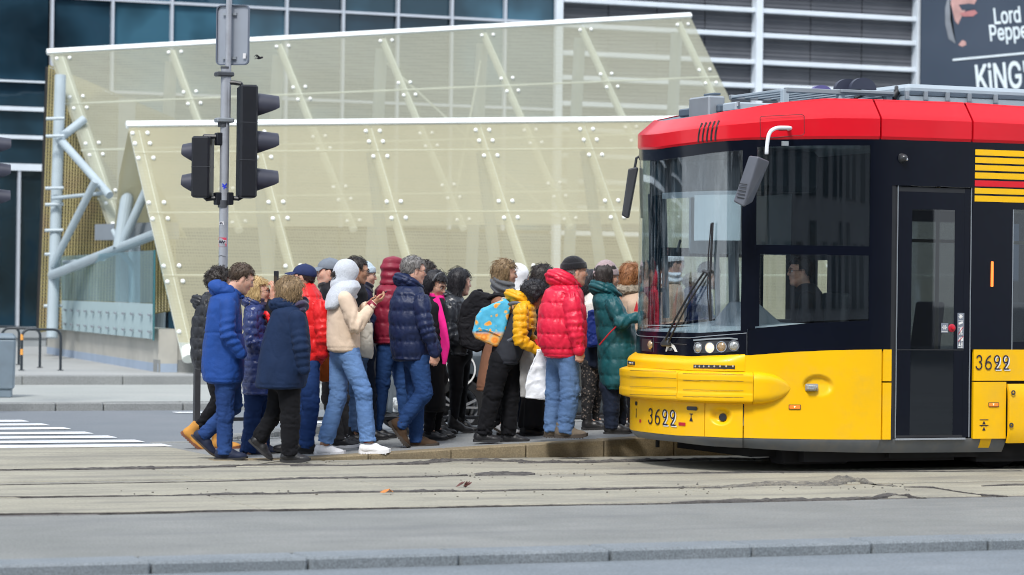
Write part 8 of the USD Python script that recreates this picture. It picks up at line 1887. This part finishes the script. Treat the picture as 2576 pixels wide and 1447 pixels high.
def wheel(x, y):
    t = lathe([(.215, -.10), (.29, -.105), (.315, -.085), (.318, 0), (.315, .085), (.29, .105), (.215, .10), (.205, 0), (.215, -.10)], 40); ty = obj('wheel', place(t, (1, 0, 0), (0, 0, 1), (0, -1, 0), (x, y, .318)), 'tyre', car, smooth=40)
    parts = [place(lathe([(.200, .03), (.216, .095), (.222, .095), (.222, -.09), (.200, -.09), (.196, .0), (.200, .03)], 40), (1, 0, 0), (0, 0, 1), (0, -1, 0), (x, y, .318))]
    for k in range(5):
        for s in (-.10, .10):
            a = k * 2 * PI / 5 + s + .2; b = k * 2 * PI / 5 + s * 2.0 + .2; p0 = np.array([x + .045 * math.cos(a), y - .075, .318 + .045 * math.sin(a)]); p1 = np.array([x + .205 * math.cos(b), y - .085, .318 + .205 * math.sin(b)]); parts.append(beam(p0, p1, .022, .026, up=(0, 1, 0)))
    parts.append(place(lathe([(0, .09), (.05, .085), (.062, .06), (.06, .02), (0, .02)], 24), (1, 0, 0), (0, 0, 1), (0, -1, 0), (x, y, .318))); obj('rim', cat(parts), 'alloy', ty, smooth=35)
    obj('brake_disc', place(lathe([(0, .0), (.15, .0), (.15, .012), (0, .012)], 30), (1, 0, 0), (0, 0, 1), (0, -1, 0), (x, y + .0, .318)), 'car_trim', ty)
for x in (Xw, Xw + WB): wheel(x, .115); wheel(x, CW - .115)
obj('underside', bx(.2, CL - .2, .2, CW - .2, .16, .24), 'car_trim', car)
def cpoly(name, pts, y, mat, th=.01):   # plate on the car's near side (x, z)
    P = np.array([(x, y + (z - .86) * .42 if z > .86 else y, z) for x, z in pts]); obj(name, slab(P, (0, -1, 0), th), mat, car)
cpoly('window', [(1.42, .93), (1.78, 1.27), (2.35, 1.35), (2.35, .93)], .008, 'tint_glass', .012); cpoly('window', [(2.41, .93), (2.41, 1.35), (3.05, 1.33), (3.42, 1.15), (3.42, .93)], .008, 'tint_glass', .012)
for x in (1.28, 2.38, 3.38): obj('door_gap', tube([(x, -.003, .34), (x, -.003, .90)], .006, 6), 'car_trim', car)
obj('sill_trim', chamfer_box(Xw + .42, Xw + WB - .42, -.012, .02, .20, .27, .006), 'car_trim', car); obj('rub_strip', chamfer_box(Xw + .42, Xw + WB - .42, -.014, .01, .44, .465, .004), 'steel_grey', car)
for x in (2.05, 3.1): obj('door_handle', rounded_hull([(x, -.02, .80), (x + .16, -.02, .805)], .016), 'car_slate', car, smooth=True)
obj('mirror', rounded_hull([(1.45, -.14, .98), (1.45, -.04, .98), (1.57, -.14, 1.06), (1.57, -.04, 1.06), (1.45, -.14, 1.07)], .03), 'car_slate', car, smooth=True)
obj('headlamp', rounded_hull([(.02, .14, .62), (.03, .16, .74), (.14, .04, .66), (.20, .03, .76), (.06, .42, .66), (.08, .42, .73)], .02), 'headlamp_white', car, smooth=True)
obj('bumper_grille', rounded_hull([(-.012, .42, .28), (-.012, 1.34, .28), (-.012, .42, .40), (-.012, 1.34, .40)], .02), 'car_trim', car); obj('number_plate', chamfer_box(-.035, -.02, .62, 1.14, .44, .55, .003), 'plate_white', car)
obj('bumper_lip', rounded_hull([(.02, .16, .22), (.02, 1.6, .22), (.06, .1, .26), (.06, 1.66, .26)], .02), 'car_trim', car)
fl_ = obj('fog_lamp', place(chamfer_box(-.08, .08, -.075, .075, -.01, .02, .008), (.35, -.94, 0), (0, 0, 1), (-.94, -.35, 0), (.045, .145, .345)), 'plate_white', car); obj('lens', place(lathe([(0, .04), (.035, .036), (.055, .02), (.058, .0), (0, 0)], 24), (.35, -.94, 0), (0, 0, 1), (-.94, -.35, 0), (.03, .14, .345)), 'lamp_clear', fl_, smooth=40)
ring = Point(0, 0).buffer(.175).difference(Point(0, 0).buffer(.158)); cx_ = atY(1150, 924, YCAR)
def cdecal(name, shape, px, py, mat):
    c = atY(px, py, YCAR) - [Xf, YCAR, 0]; obj(name, place(extrude(shape, .003), (1, 0, 0), (0, 0, 1), (0, -1, 0), (c[0], -.004 + (c[2] - .86) * .42 * (c[2] > .86), c[2])), mat, car)
cdecal('ring_logo', ring, 1157, 930, 'mark_white')
tw = affinity.scale(number_shape('2', .17, .16)[0], 1.1, 1, origin=(0, 0)); cdecal('door_number', tw, 1482, 1000, 'mark_white')

# ------------------------------------------------------------------ bird and fallen leaves
plain('feather_dark', (0.035, 0.032, 0.04), .7, .2, 20); plain('leaf_orange', (0.50, 0.19, 0.05), .8, .2, 30); plain('leaf_brown', (0.11, 0.04, 0.035), .8, .3, 30)
o = atd(652, 147, 27.0); bd_ = thing('bird', 'small dark bird in flight right of the sign plate', 'bird', o, -YAW)
obj('body', rounded_hull([(-.012, 0, 0), (.012, 0, .004), (.028, 0, .010)], .010), 'feather_dark', bd_, smooth=True)
for s in (-1, 1): obj('wing', cat([slab([(-.01, s * .006, .008), (.014, s * .006, .010), (.004 - .02, s * .045, .034), (-.03, s * .055, .03)], (0, 0, 1), .003), slab([(-.03, s * .055, .03), (.004 - .02, s * .045, .034), (-.045, s * .075, .005)], (0, 0, 1), .003)]), 'feather_dark', bd_)
obj('tail', slab([(-.015, -.006, 0), (-.015, .006, 0), (-.045, .012, -.006), (-.045, -.012, -.006)], (0, 0, 1), .003), 'feather_dark', bd_)
def leaf(px, py, z, mat, label, s=.05, n=1, name='leaf', seed=1):
    g = at(px, py, z); t = thing(name, label, name, g, .4); r = np.random.default_rng(seed)
    for k in range(n):
        a = np.linspace(-1, 1, 9); w = .42 * (1 - np.abs(a) ** 1.6); P = np.array([[(x, y, .25 * x * x + .5 * y * y + .05) for y in (-ww, 0, ww)] for x, ww in zip(a, w)]) * s; an = r.uniform(0, 6); el = r.uniform(.3, 1.0)
        M_ = trimesh.transformations.euler_matrix(el * math.cos(an), el * math.sin(an), an)[:3, :3]; off = np.array([r.uniform(-1, 1), r.uniform(-.6, .6), 0]) * s * (n > 1) + [0, 0, s * .35 * r.uniform(.6, 1.6)]
        m = closed_sheet(P @ M_.T + off, P @ M_.T + off - [0, 0, .002]); obj('blade' if n > 1 else 'leaf_blade', m, mat, t, smooth=True)
    obj('stalk', tube([(0, 0, .003), (s * .4, 0, s * .3), (s * .8, .01, s * .35)], .0025, 5), mat, t)
leaf(978, 1240, .01, 'leaf_orange', 'curled orange leaf on the track crack below the cream jacket', .04, 2, seed=3); leaf(1166, 1224, .012, 'leaf_brown', 'reddish sprig growing from the concrete slab', .035, 5, 'sprig', 4); leaf(2041, 1398, -.08, 'leaf_orange', 'orange leaf standing against the near kerb', .035, 1, seed=6)
